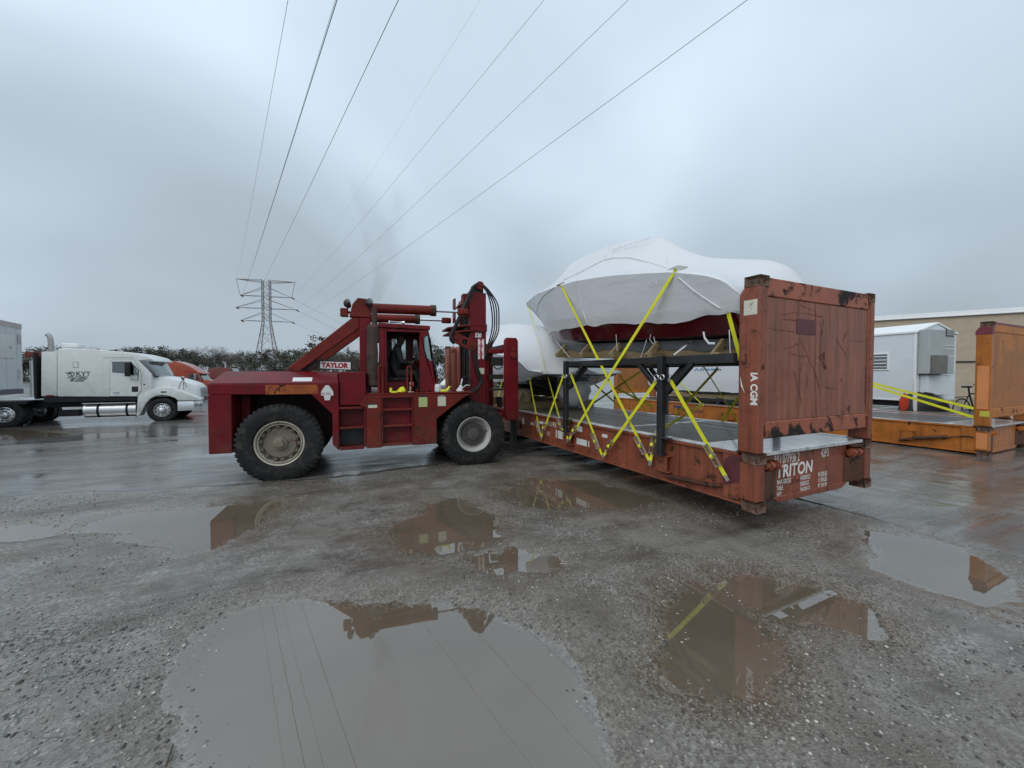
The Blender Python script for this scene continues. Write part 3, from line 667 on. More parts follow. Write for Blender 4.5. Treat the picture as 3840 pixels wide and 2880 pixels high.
def boat(root, tab, cv, hull_mat, wrap_drop, tent=.10, seed=1, ridge_w=.13, n=88, stern_closed=True):
    """tab rows: u, keel_h, chine_half, chine_h, sheer_half, sheer_h, ridge_h; lofted port and starboard about v = cv"""
    us, rows = smooth_tab(tab, n, 1)
    hull = MB(); hr = []
    for u, (kh, chw, chh, shw, shh, rh) in zip(us, rows):
        half = [(0, kh), (chw * .5, kh + (chh - kh) * .46), (chw * .97, chh - .012), (chw, chh), (chw + (shw - chw) * .22, chh + (shh - chh) * .22), (chw + (shw - chw) * .40, chh + (shh - chh) * .42)]
        hr.append([V(cv - a, u, h) for a, h in half[::-1]] + [V(cv + a, u, h) for a, h in half[1:]])
    hull.grid(hr); m = len(hr[0]); hull.f.append(tuple(range(m))); hull.f.append(tuple(range((n - 1) * m, n * m)))
    hull.build('hull', hull_mat, root, 0, 25)
    wr = []
    ks = 44
    for i, (u, (kh, chw, chh, shw, shh, rh)) in enumerate(zip(us, rows)):
        wb = wrap_drop(u); half = []
        if wb >= chh:
            t0 = min(.9, (wb - chh) / max(.02, shh - chh)); f = 0
        else:
            t0 = 0; f = min(.97, (chh - wb) / max(.02, chh - kh))
        for t in (0, .15, .3, .5, .7, .85):
            t = t0 - f + (1 - t0 + f) * t
            if t < 0: half.append((chw * (1 + t) + .004, chh + (chh - kh) * t - .010))
            else: half.append((chw + (shw - chw) * (t ** .9) + .012, chh + (shh - chh) * t))
        half.append((shw + .016, shh)); half.append((shw - .02, shh + .035))
        rw = min(ridge_w, shw * .45)
        for t in (.12, .25, .4, .55, .7, .85, .95):
            s = math.sin(t * math.pi) * tent * min(1, shw)
            half.append((shw - .02 + (rw - shw + .02) * t, shh + .035 + (rh - .05 - shh - .035) * t - s))
        half += [(rw, rh - .05), (rw * .5, rh - .012), (0, rh)]
        line = [(cv - a, h) for a, h in half] + [(cv + a, h) for a, h in half[-2::-1]]
        wr.append((u, line))
    m = len(wr[0][1]); X = np.array([[p[0] for p in r[1]] for r in wr]); Z = np.array([[p[1] for p in r[1]] for r in wr]); U = np.repeat(np.array([r[0] for r in wr])[:, None], m, 1)
    nz = fbm(U * 1.3 + 10, Z * 2.2 + X, seed, 4); nz2 = fbm(U * 5, Z * 5 + X * 3, seed + 9, 3)
    edge = np.zeros_like(X); edge[:, 0] = edge[:, -1] = 1
    u0 = U.min(); fold = (1 - np.abs(fbm(U * 1.1 + Z * 1.6, Z * .9 - U * .4 + X, seed + 20, 3))) ** 6 * (.25 + 1.2 * np.exp(-(U - u0) / 1.2)); nz2 = nz2 + 2.6 * fold * (1 - edge)
    Zn = Z + .009 * nz + .003 * nz2 + edge * .035 * fbm(U * 4, X, seed + 4, 3); Xn = X + np.sign(X - cv) * (.005 * nz + .005 * np.abs(nz2) * (1 - edge))
    w = MB(); w.grid([[V(Xn[i, k], U[i, k] + .01 * nz2[i, k], Zn[i, k]) for k in range(m)] for i in range(len(wr))])
    for i in (0, len(wr) - 1): w.f.append(tuple(range(i * m, (i + 1) * m)))
    wo = w.build('shrink_wrap', 'shrink_wrap', root, 0, 24)
    from mathutils.bvhtree import BVHTree
    return wo, BVHTree.FromPolygons([Vector(p) for p in w.v], w.f)
BT1 = [ # u, keel, chine half, chine h, sheer half, sheer h, ridge h
 (.20, 1.78, .98, 1.99, 1.10, 2.36, 2.62), (.34, 1.78, 1.00, 2.00, 1.22, 2.56, 2.88), (.60, 1.79, 1.01, 2.01, 1.28, 2.70, 3.05), (1.12, 1.81, 1.02, 2.03, 1.30, 2.86, 3.20), (1.60, 1.83, 1.02, 2.055, 1.30, 2.95, 3.34),
 (2.06, 1.85, 1.02, 2.08, 1.31, 3.04, 3.60), (2.45, 1.87, 1.02, 2.10, 1.31, 3.10, 3.92), (2.62, 1.88, 1.02, 2.11, 1.31, 3.12, 3.98), (3.25, 1.91, 1.01, 2.14, 1.30, 3.20, 4.12), (3.8, 1.94, .97, 2.18, 1.25, 3.25, 4.20),
 (4.5, 1.98, .85, 2.26, 1.13, 3.31, 4.22), (5.05, 2.03, .70, 2.36, .98, 3.37, 4.20), (5.32, 2.08, .61, 2.42, .90, 3.40, 4.18), (5.65, 2.18, .50, 2.53, .78, 3.44, 3.90), (5.95, 2.35, .40, 2.68, .68, 3.47, 3.82),
 (6.3, 2.62, .29, 2.90, .55, 3.50, 3.80), (6.8, 2.98, .18, 3.16, .38, 3.53, 3.76), (7.2, 3.26, .10, 3.36, .24, 3.55, 3.70), (7.5, 3.45, .05, 3.50, .12, 3.57, 3.65), (7.68, 3.56, .01, 3.57, .02, 3.585, 3.60)]
WB1 = [(.2, 2.20), (.3, 2.25), (1.1, 2.22), (1.8, 2.28), (2.6, 2.36), (3.3, 2.40), (3.9, 2.42), (4.6, 2.45), (5.2, 2.48), (5.8, 2.50), (6.3, 2.55), (7.7, 2.6)]
bt1 = thing('wrapped_boat', 'large white shrink-wrapped boat with red hull raised on black steel stand', 'boat', FR)
wrap1, bvh1 = boat(bt1, BT1, 1.22, 'hull_red', lambda u: interp(WB1, u)[0], seed=3)
BT2 = [(4.85, 1.46, .95, 1.50, 1.12, 1.56, 1.68), (5.3, 1.2, 1.05, 1.44, 1.20, 1.60, 1.80), (5.6, 1.0, 1.06, 1.30, 1.26, 1.80, 2.22), (6.2, .96, 1.08, 1.28, 1.28, 1.95, 2.66), (7.0, .95, 1.08, 1.29, 1.30, 2.06, 2.90),
 (8.0, .95, 1.05, 1.32, 1.28, 2.14, 3.04), (8.65, .96, 1.0, 1.36, 1.24, 2.18, 3.13), (9.8, 1.02, .8, 1.45, 1.05, 2.25, 3.20), (10.8, 1.2, .5, 1.6, .72, 2.30, 2.85), (11.5, 1.6, .22, 1.85, .38, 2.34, 2.55), (11.9, 2.1, .03, 2.2, .08, 2.36, 2.42)]
bt2 = thing('wrapped_boat', 'lower white shrink-wrapped boat on the deck behind the forklift carriage', 'boat', FR)
wrap2, bvh2 = boat(bt2, BT2, 1.22, 'hull_dark', lambda u: interp([(4.8, 1.49), (5.3, 1.42), (5.6, 1.36), (6.2, 1.30), (8, 1.32), (12, 1.6)], u)[0], seed=8)
# wrapped stern drive hanging below the transom of the lower boat
b = MB(); rows = []
for h, hw, du in ((1.50, .32, .25), (1.30, .42, .30), (1.10, .44, .34), (.92, .36, .30), (.78, .24, .22), (.70, .10, .10)):
    rows.append([V(1.28 + hw * math.cos(t) * (1 + .12 * math.sin(5 * t + h * 9)), 5.35 + du * math.sin(t) * (1 + .1 * math.sin(3 * t)), h) for t in [2 * math.pi * k / 20 for k in range(20)]])
b.grid(rows, True); b.f.append(tuple(range(len(b.v) - 20, len(b.v)))); b.build('outdrive_wrap', paint('wrap_grey', (0.42, 0.43, 0.45), .4, .15, dirt_amt=.1, bump_s=.6), bt2, 0, 60)
def on_wrap(bvh, px, py, off=.008):
    e = FR.i @ EYE; d = (FR.i.to_3x3() @ ray(px, py)).normalized(); h, nrm, _, _ = bvh.ray_cast(e, d)
    if h is None: return None
    if nrm.dot(d) > 0: nrm = -nrm
    return h + nrm * off, nrm
def rope(root, bvh, pix, r=.007, name='band', mat='twine', dens=10):
    pts = []
    for i in range(len(pix) - 1):
        for k in range(dens):
            t = k / dens; q = on_wrap(bvh, pix[i][0] * (1 - t) + pix[i + 1][0] * t, pix[i][1] * (1 - t) + pix[i + 1][1] * t, r * .7)
            if q: pts.append(q[0])
    if len(pts) > 2: MB().tube(pts, r, 6).build(name, mat, root, 0, 60)
A = lambda *pp: [zA(*p) for p in pp]
rope(bt1, bvh1, A((380, 690), (395, 620), (440, 550), (560, 455)), .008)
rope(bt1, bvh1, A((600, 425), (760, 350), (930, 260), (1030, 238), (1150, 237), (1330, 280), (1470, 325)), .011)
rope(bt1, bvh1, A((940, 250), (965, 190), (995, 135)), .009)
rope(bt1, bvh1, A((732, 370), (715, 440), (740, 560), (770, 690), (805, 795)), .008)
rope(bt1, bvh1, A((1460, 215), (1460, 300)), .007)
rope(bt1, bvh1, A((1560, 400), (1700, 520), (1850, 620), (1915, 660)), .009)
rope(bt2, bvh2, A((225, 1040), (290, 1130), (380, 1200)), .010)
h, nrm = on_wrap(bvh1, *zA(1000, 200), off=.045); tdir = Vector((0, -1, 0)); tdir = (tdir - nrm * tdir.dot(nrm)).normalized()
plain('ink', (0.04, 0.04, 0.045), .5); plain('ink_blue', (0.05, 0.22, 0.42), .5)
lettering('REGALBOATS.COM', .125, bt1, 'ink', h, tdir, nrm.cross(tdir), sx=.85, shear=.25, off=-.003)
h, nrm = on_wrap(bvh1, *zA(1330, 490), off=.035); tdir = Vector((0, -1, 0)); tdir = (tdir - nrm * tdir.dot(nrm)).normalized()
lettering('CF-399', .12, bt1, 'ink', h, tdir, nrm.cross(tdir), sx=.8, shear=.35, off=-.004)

# ------------------------------------------------------------------ steel stand and timber cradle under the raised boat
st = thing('steel_stand', 'black steel stand with four posts holding up the raised boat', 'stand', FR)
PU = (1.285, 3.62)
for u in PU:
    for v, zb in ((-.075, .42), (2.513, .42)):
        b = MB(); b.box(v - .04, v + .04, u - .045, u + .045, zb, 1.77); b.build('post', 'steel_black', st, .006)
        b = MB(); b.box(v - .05, v + .05, u - .16, u + .16, .655, .668); b.build('foot_plate', 'steel_black', st, .003)
        b = MB(); b.box(v - .055, v + .055, u - .065, u + .065, .418, .438); b.build('base_plate', 'steel_black', st, .003)
        q = MB(); q.lathe([(.034, 0), (.042, .008), (.034, .016), (.026, .008)], (v - .05 if v < 1 else v + .05, u + .045, 1.48), (1, 0, 0), 14, True); q.build('lashing_ring', 'steel', st)
        q = MB(); q.lathe([(.034, 0), (.042, .008), (.034, .016), (.026, .008)], (v - .05 if v < 1 else v + .05, u - .055, 1.48), (1, 0, 0), 14, True); q.build('lashing_ring', 'steel', st)
    b = MB(); b.box(-.034, 2.472, u - .05, u + .05, 1.645, 1.765); b.build('cross_beam', 'steel_black', st, .006)
    for v0, s in ((-.034, 1), (2.472, -1)):
        b = MB(); b.beam((v0, u, 1.25), (v0 + s * .42, u, 1.645), .07, .07); b.build('knee_brace', 'steel_black', st, .004)
for v in (-.02, 2.458):
    b = MB(); b.box(v - .04, v + .04, PU[0] + .052, PU[1] - .052, 1.668, 1.76); b.build('side_rail', 'steel_black', st, .004)
    b = MB(); b.box(v - .04, v + .04, .26, PU[0] - .052, 1.655, 1.76); b.build('side_rail', 'steel_black', st, .004)
    for u, s in ((PU[0], -1), (PU[1], -1), (PU[0], 1)):
        b = MB(); b.beam((v, u + s * .05, 1.27), (v, u + s * .46, 1.66), .06, .075, (1, 0, 0)); b.build('knee_brace', 'steel_black', st, .004)
cr = thing('timber_cradle', 'timber cradle with carpeted bunks beneath the raised red hull', 'cradle', FR)
BZ = lambda u: 1.925 + .048 * u
for v in (.36, 2.08):
    b = MB(); b.beam((v, .30, BZ(.30) - .135), (v, 4.25, BZ(4.25) - .135), .10, .26); b.build('bunk', 'timber', cr, .006)
    rows = []
    for i in range(50):
        u = .32 + 3.9 * i / 49; w = .012 * math.sin(u * 5) + .015 * math.sin(u * 11 + 1); z = BZ(u)
        rows.append([V(v - .065, u, z - .125 + w), V(v - .066, u, z), V(v - .05, u, z + .012), V(v + .05, u, z + .005), V(v + .066, u, z - .01), V(v + .067, u, z - .12 - w)])
    b = MB(); b.grid(rows); b.build('carpet', 'carpet', cr, 0, 50)
for u in (.55, 1.62, 2.45, 3.3, 4.12):
    z = BZ(u) - .168
    b = MB(); b.box(.03, 2.41, u - .045, u + .045, z - .09, z); b.build('cross_timber', 'timber_cross', cr, .006)
    for v, s in ((.36, -1), (2.08, 1)):
        b = MB(); b.beam((v + s * .29, u + .075, z - .06), (v + s * .07, u + .075, z + .15), .045, .09, (1, 0, 0)); b.build('prop', 'timber_cross', cr, .004)
b = MB(); b.box(-.03, .34, 1.30 + .5, 1.30 + .61, 1.655, 1.77); b.build('block', 'timber_cross', cr, .006)
c2 = thing('timber_cradle', 'low timber cradle on the deck under the lower wrapped boat', 'cradle', FR)
for v in (.34, 2.1):
    b = MB(); b.box(v - .05, v + .05, 5.9, 10.4, .84, 1.14); b.build('bunk', 'timber', c2, .006)
    b = MB(); b.box(v - .06, v + .06, 5.9, 10.4, 1.142, 1.17); b.build('carpet', 'carpet', c2, .004)
for u in (6.0, 7.0, 8.0, 9.0, 10.2):
    b = MB(); b.box(.06, 2.36, u - .05, u + .05, .655, .838); b.build('cross_timber', 'timber_cross', c2, .006)
    b = MB(); b.beam((.10, u + .09, .70), (.28, u + .09, 1.05), .045, .09, (1, 0, 0)); b.build('prop', 'timber_cross', c2, .004)

# ------------------------------------------------------------------ lashing straps
paint('strap_yellow', (0.68, 0.665, 0.028), .6, .12, dirt=(0.35, 0.33, 0.06), dirt_amt=.3, bump_s=0)
paint('strap_light', (0.72, 0.71, 0.05), .6, .12, dirt_amt=.1, bump_s=0)
paint('zinc', (0.50, 0.47, 0.40), .35, .25, metal=.7, dirt_amt=.3)
def ribbon(b, pts, w, th=.004, side=(1, 0, 0), twist=0.0):
    pts = [Vector(p) for p in pts]; rows = []
    for i, p in enumerate(pts):
        d = (pts[min(i + 1, len(pts) - 1)] - pts[max(i - 1, 0)]).normalized(); sd = Vector(side)
        wd = d.cross(sd)
        wd = wd.normalized() if wd.length > 1e-3 else Vector((0, 1, 0))
        if twist: wd = Matrix.Rotation(twist * i / max(1, len(pts) - 1), 3, d) @ wd
        nd = d.cross(wd).normalized()
        rows.append([p + wd * w / 2 + nd * th / 2, p - wd * w / 2 + nd * th / 2, p - wd * w / 2 - nd * th / 2, p + wd * w / 2 - nd * th / 2])
    b.grid(rows, True); m = len(b.v); b.f.append((m - 4, m - 3, m - 2, m - 1)); b.f.append((m - 4 * len(pts) + 3, m - 4 * len(pts) + 2, m - 4 * len(pts) + 1, m - 4 * len(pts)))
def strap(label, top, bot, w=.05, ratchet=True, sag=.0, side=(1, 0, 0), group='yellow ratchet straps on the red flat rack', twist=0.0, root_frame=None, tail=True, mid=None):
    t = thing('ratchet_strap', label, 'strap', root_frame or FR, group=group)
    top, bot = Vector(top), Vector(bot); d = (bot - top); L = d.length; d.normalize()
    cut = bot - d * .30 if ratchet else bot
    n = 10; pts = [top.lerp(cut, k / n) + Vector((0, 0, -sag * 4 * (k / n) * (1 - k / n))) for k in range(n + 1)]
    b = MB(); ribbon(b, pts, w, .004, side, twist); b.build('webbing', 'strap_yellow', t)
    q = MB(); q.tube([top + Vector((-.02, 0, .03)), top + Vector((-.025, .018, 0)), top + Vector((-.02, 0, -.015)), top + Vector((-.025, -.018, 0)), top + Vector((-.02, 0, .03))], .006, 6); q.build('hook', 'zinc', t)
    if ratchet:
        sd = Vector(side); wd = d.cross(sd).normalized(); o = sd * -.022 if sd.x > 0 else sd * -.022
        r = MB()
        for s in (-1, 1): r.beam(cut + o + wd * s * .030, cut + o + d * .17 + wd * s * .030, .004, .038, sd)
        r.cyl(cut + o - wd * .042 + d * .04, cut + o + wd * .042 + d * .04, .013, 10); r.cyl(cut + o - wd * .042 + d * .16, cut + o + wd * .042 + d * .16, .007, 8)
        ro = r.build('ratchet', 'zinc', t)
        h = MB()
        for s in (-1, 1): h.beam(cut + o * 1.7 + wd * s * .024 + d * .03, cut + o * 2.0 + wd * s * .024 - d * .10, .004, .03, sd)
        h.beam(cut + o * 2.0 - wd * .03 - d * .10, cut + o * 2.0 + wd * .03 - d * .10, .016, .03, sd); h.build('handle', 'zinc', ro)
        ww = MB(); ww.lathe([(.032, -w * .48), (.032, w * .48)], cut + o + d * .04, wd, 12); ww.build('webbing_roll', 'strap_light', t)
        b = MB(); ribbon(b, [cut + d * .16, cut + d * .24, bot], w, .005, side); b.build('fixed_end', 'strap_light', t)
        q = MB(); q.beam(bot - d * .02, bot + d * .05, w * .8, .014, side); q.build('end_hook', 'zinc', t)
    return t
S = lambda p, v: fr(p, v)
hit = lambda p, off=.012: on_wrap(bvh1, *p, off)[0]
strap('wide yellow strap from the raised bow down to the side beam', hit(zA(590, 470)), S(zB(1320, 1065), -.05))
strap('wide yellow strap from the stern corner protector crossing down left over the deck', hit(zA(1545, 345), .03), S(zB(650, 880), -.05))
strap('yellow strap running down left from the farther near-side post', S(zB(605, 345), -.13), S(zB(420, 860), -.05))
strap('yellow strap running down right from the farther near-side post', S(zB(665, 340), -.13), S(zB(925, 1015), -.05))
strap('thin yellow strap hanging from the tip of the bow', hit(zA(318, 640)) if on_wrap(bvh1, *zA(318, 640)) else FR.plane(*zA(315, 640), 0, 1.22), S(zB(605, 830), -.05), w=.045, twist=1.2)
strap('yellow strap running down left from the nearer black post', S(zB(1370, 400), -.13), S(zB(935, 1015), -.05))
strap('broad yellow strap running down right from the nearer black post to the corner', S(zB(1492, 392), -.13), S(zB(1950, 1190), -.05))
strap('short yellow strap pulled across the deck edge below the nearer post', FR.plane(*zB(1760, 585), 0, 2.40), S(zB(1400, 810), .02), ratchet=False)
strap('short yellow strap with ratchet at the foot of the nearer post', S(zB(1378, 815), -.01), S(zB(1322, 1070), -.05))
strap('short yellow strap hooked below the farther near-side post', S(zB(650, 700), -.01), S(zB(635, 885), -.05))
strap('slack yellow strap tied from the lower boat to the side beam', on_wrap(bvh2, *zB(325, 375))[0] if on_wrap(bvh2, *zB(325, 375)) else S(zB(325, 375), .1), S(zB(418, 862), -.05), sag=.04)
strap('small yellow strap seen between the mast and the fork carriage', S(zB(105, 345), .05), S(zB(45, 610), -.02), ratchet=False)
for i, (a, c, lab) in enumerate((((1045, 455), (1345, 612), 'thin far-side yellow strap slanting down to the right behind the broad strap'), ((1290, 285), (850, 580), 'far-side yellow strap rising right to the far post'), ((750, 320), (1065, 605), 'far-side yellow strap falling right from the farther far-side post'),
        ((1045, 310), (1285, 640), 'far-side yellow strap in front of the orange end wall'), ((1885, 290), (1535, 675), 'far-side yellow strap rising right towards the stern'), ((2085, 490), (1910, 735), 'far-side yellow strap disappearing behind the near post'),
        ((1770, 280), (2060, 745), 'narrow far-side yellow strap crossing behind the stern'))):
    v = 2.47
    strap(lab, S(zB(*a), v), S(zB(*c), v), w=.05 if i != 6 else .02, ratchet=False, group='far-side straps of the red flat rack')
strap('yellow strap dropping from the stern wrap behind the near post', hit(zA(1975, 690)), S(zA(2090, 1140), .2), ratchet=False)
# corner protectors under the two wide straps
for lab, pz, w in (('grey board protecting the wrap under the stern strap', zA(1545, 330), .17), ('small dark pad under the bow strap', zA(580, 455), .09)):
    h, nrm = on_wrap(bvh1, *pz, off=.006); t = Vector((0, 1, 0)); t = (t - nrm * t.dot(nrm)).normalized(); u = nrm.cross(t)
    b = MB(); b.beam(h - u * w * .8, h + u * w * .8, w * 1.1, .014, nrm)
    b.beam(h + u * w * .8, h + u * w * .8 + Vector((.14, 0, .03)), w * 1.1, .014, nrm)
    o = b.build('edge_protector', 'carpet' if w < .1 else paint('card_grey', (0.30, 0.30, 0.28), .7, .2), None, .002); o.matrix_world = FR.m; tag(o, lab, 'protector')
# loose white ties holding the wrap to the cradle
for i, (pix, lab) in enumerate((([(1450, 520), (1400, 650), (1345, 790), (1290, 930), (1238, 1085)], 'white tie cord running from the hull side down to a timber block'), ([(1900, 740), (1800, 810), (1650, 940), (1520, 1040)], 'flat white strap running from the stern wrap to the cradle'),
        ([(505, 880), (560, 950), (620, 1020), (660, 1070)], 'white tie from the bow wrap to the end of the cradle'), ([(1985, 700), (1980, 850), (1988, 1040)], 'white cord hanging down beside the near post'),
        ([(1765, 850), (1775, 900), (1810, 945), (1860, 945)], 'curled white strap end hanging below the stern wrap'), ([(1040, 870), (1045, 940), (1050, 1010)], 'short white cord hanging in front of the bunk'), ([(1330, 870), (1318, 910), (1345, 950), (1365, 940), (1352, 890)], 'looped white cord below the middle of the hull'))):
    pts = []
    for q in pix:
        s = on_wrap(bvh1, *zA(*q), off=.015); pts.append(s[0] if s else fr(zA(*q), .12 if i != 3 else .02))
    sm = []
    for k in range(len(pts) - 1):
        for t in (0, .33, .66): sm.append(pts[k].lerp(pts[k + 1], t))
    sm.append(pts[-1]); b = MB()
    if i in (1, 4): ribbon(b, sm, .024, .003)
    else: b.tube(sm, .0045, 6)
    o = b.build('tie_cord', 'twine', None, 0, 60); o.matrix_world = FR.m; tag(o, lab, 'cord', 'white ties on the raised boat')
# ------------------------------------------------------------------ heavy forklift
paint('fk_red', (0.135, 0.0042, 0.0085), .36, .25, rust=(0.07, 0.025, 0.015), rust_amt=.10, rust_scale=6, dirt=(0.035, 0.012, 0.010), dirt_amt=.36, streak=.55, coat=.05, spec=.22, scuff=(0.17, 0.030, 0.030), mud=.4)
paint('fk_red_worn', (0.14, 0.016, 0.011), .5, .3, rust=(0.09, 0.035, 0.02), rust_amt=.30, rust_scale=5, dirt=(0.06, 0.025, 0.018), dirt_amt=.45, streak=.45, coat=0, spec=.2, scuff=(0.20, 0.07, 0.05), mud=.5)
paint('fk_dark', (0.030, 0.010, 0.010), .6, .4, dirt_amt=.4)
paint('fk_orange_scrape', (0.30, 0.075, 0.018), .55, .3, rust=(0.03, 0.015, 0.012), rust_amt=.45, rust_scale=9, dirt=(0.12, 0.02, 0.015), dirt_amt=.5)
paint('rubber', (0.017, 0.017, 0.018), .6, .35, dirt=(0.095, 0.085, 0.072), dirt_amt=.48, bump_s=.3, spec=.18)
paint('tread_mud', (0.060, 0.056, 0.050), .7, .4, dirt=(0.03, 0.028, 0.026), dirt_amt=.4, bump_s=.3)
paint('rim_cream', (0.50, 0.46, 0.38), .5, .2, rust=(0.16, 0.09, 0.05), rust_amt=.25, dirt=(0.12, 0.09, 0.06), dirt_amt=.35)
paint('rim_white', (0.42, 0.41, 0.39), .5, .2, rust=(0.12, 0.08, 0.06), rust_amt=.2, dirt_amt=.3)
paint('hub_dirty', (0.17, 0.145, 0.115), .6, .35, rust=(0.12, 0.055, 0.03), rust_amt=.4, dirt=(0.07, 0.055, 0.045), dirt_amt=.5)
paint('hub_dark', (0.075, 0.068, 0.066), .6, .3, dirt_amt=.4)
paint('grease_black', (0.018, 0.016, 0.015), .35, .4, dirt_amt=.3)
paint('hose', (0.016, 0.016, 0.017), .45, .2, dirt_amt=.1, bump_s=0)
paint('muffler_rust', (0.060, 0.034, 0.024), .7, .4, rust=(0.03, 0.02, 0.015), rust_amt=.4, dirt_amt=.4)
paint('cloth_dark', (0.018, 0.020, 0.026), .9, .3, dirt_amt=0)
paint('skin', (0.10, 0.055, 0.038), .55, .1, dirt_amt=0, bump_s=0)
paint('ply_dark', (0.07, 0.055, 0.052), .6, .3, rust=(0.10, 0.02, 0.02), rust_amt=.3, dirt_amt=.4, streak=.6)
plain('sign_white', (0.76, 0.74, 0.75), .4); plain('sign_red', (0.33, 0.012, 0.020), .45); plain('sticker_cream', (0.55, 0.55, 0.42), .5); plain('sticker_green', (0.40, 0.46, 0.20), .5)
plain('lens', (0.6, 0.62, 0.62), .1)
def glass_mat(name, tint, rough=.03, mixv=.72):
    m, nt, n, l, b = M_new(name); out = n['Material Output']
    tr = N(n, 'ShaderNodeBsdfTransparent'); tr.inputs[0].default_value = (*tint, 1)
    gl = N(n, 'ShaderNodeBsdfGlossy'); gl.inputs['Roughness'].default_value = rough; gl.inputs[0].default_value = (.9, .95, .95, 1)
    fr_ = N(n, 'ShaderNodeFresnel'); fr_.inputs[0].default_value = 1.5
    ad = N(n, 'ShaderNodeMath', operation='ADD'); ad.inputs[1].default_value = 1 - mixv - .04; ad.use_clamp = True; l.new(fr_.outputs[0], ad.inputs[0])
    mx = N(n, 'ShaderNodeMixShader'); l.new(ad.outputs[0], mx.inputs[0]); l.new(tr.outputs[0], mx.inputs[1]); l.new(gl.outputs[0], mx.inputs[2]); l.new(mx.outputs[0], out.inputs['Surface'])
    MATS[name] = m
glass_mat('glass_green', (.55, .75, .68)); glass_mat('glass_dark', (.10, .11, .12), mixv=.80); glass_mat('glass_clear', (.82, .88, .88), mixv=.90)

rc = on_z(1041.6, 1811)
FK = Frame(rc.x, rc.y, 0.0, R(20))
z1 = lambda x, y: (740 + .5425 * x, 1000 + .5426 * y)
def fk(x, y, w): return FK.plane(*z1(x, y), 1, w)
def fk2(pts, w): return [(q.x, q.z) for q in (fk(x, y, w) for x, y in pts)]
lift = thing('heavy_forklift', 'dark red heavy forklift with open cab, lifting the flat rack', 'forklift', FK)
FW = 2.45
def holed(b, outer, holes, axis, a, c):
    """a plate with window holes: outer outline and holes joined by seams, with walls"""
    poly = list(outer)
    def area(p): return sum(p[i][0] * p[(i + 1) % len(p)][1] - p[(i + 1) % len(p)][0] * p[i][1] for i in range(len(p)))
    if area(poly) < 0: poly = poly[::-1]
    base = poly[:]
    for h in holes:
        h = list(h)
        if area(h) > 0: h = h[::-1]
        best = min(((math.dist(p, q), i, j) for i, p in enumerate(poly) for j, q in enumerate(h)))
        _, i, j = best; poly = poly[:i + 1] + h[j:] + h[:j + 1] + poly[i:]
    mk = lambda p, t: (lambda q: (q.insert(axis, t), q)[1])(list(p))
    n = len(poly); b.add([mk(p, a) for p in poly] + [mk(p, c) for p in poly], [tuple(range(n - 1, -1, -1)), tuple(range(n, 2 * n))])
    for ring in [base] + [list(h) for h in holes]:
        m = len(ring); b.add([mk(p, a) for p in ring] + [mk(p, c) for p in ring], [(i, (i + 1) % m, m + (i + 1) % m, m + i) for i in range(m)])
    return b
# --- rear body
b = MB(); b.box(-.96, -.64, .05, FW - .05, .53, 1.475); b.box(-.64, -.50, .52, FW - .52, .60, 1.475); b.build('counterweight', 'fk_red', lift, .012)
b = MB()
lo = [(-.96, .05), (.94, .05), (.94, FW - .05), (-.96, FW - .05)]; up = [(-.80, .36), (.90, .36), (.90, FW - .36), (-.80, FW - .36)]
b.add([(x, y, 1.648) for x, y in lo] + [(x, y, 1.85) for x, y in up], [(3, 2, 1, 0), (4, 5, 6, 7)] + [(i, (i + 1) % 4, 4 + (i + 1) % 4, 4 + i) for i in range(4)]); b.build('hood', 'fk_red', lift, .012)
prof = [(-.96, 1.478), (.51, 1.455), (.83, 1.11), (.83, .58), (.93, .47), (.94, 1.645), (-.96, 1.645)]
for y0 in (.05, FW - .13):
    b = MB(); b.prism(prof, 1, y0, y0 + .08); b.build('fender_panel', 'fk_red', lift, .008)
b = MB(); b.box(-.96, .94, .131, FW - .131, 1.56, 1.645); b.build('hood_floor', 'fk_dark', lift)
q0, q1 = fk2([(470, 818), (830, 882)], .05)
b = MB(); b.prism([(q0[0], q0[1]), (q1[0], q0[1] - .0), (q1[0] + .02, q1[1] + .01), (q0[0], q1[1] + .01)], 1, .0475, .0495); b.build('scraped_paint', 'fk_orange_scrape', lift)
b = MB(); b.box(-.30, .30, 1.15, 1.55, 1.862, 1.90); b.box(-.38, .16, .42, 1.20, 1.853, 1.868); b.build('hood_mat', 'rubber', lift, .006)
b = MB(); b.box(-.50, .94, .93, .945, .85, 1.558); b.build('inner_fender', 'fk_dark', lift)
b = MB(); b.box(-.62, 3.0, .95, 1.12, .62, 1.30); b.build('chassis_rail', 'fk_dark', lift, .01)
b = MB(); b.box(-.62, 3.0, FW - 1.12, FW - .95, .62, 1.30); b.build('chassis_rail', 'fk_dark', lift, .01)
b = MB(); b.box(.95, 2.6, 1.13, FW - 1.13, .60, 1.40); b.build('engine_block', 'grease_black', lift, .02)
b = MB(); b.box(-.14, .14, .44, FW - .44, .50, .78); b.build('steer_axle', 'grease_black', lift, .02)
b = MB(); b.box(3.2, 3.52, .55, FW - .55, .42, .84); b.cyl((3.36, .5, .635), (3.36, FW - .5, .635), .17, 16); b.build('drive_axle', 'grease_black', lift, .02)
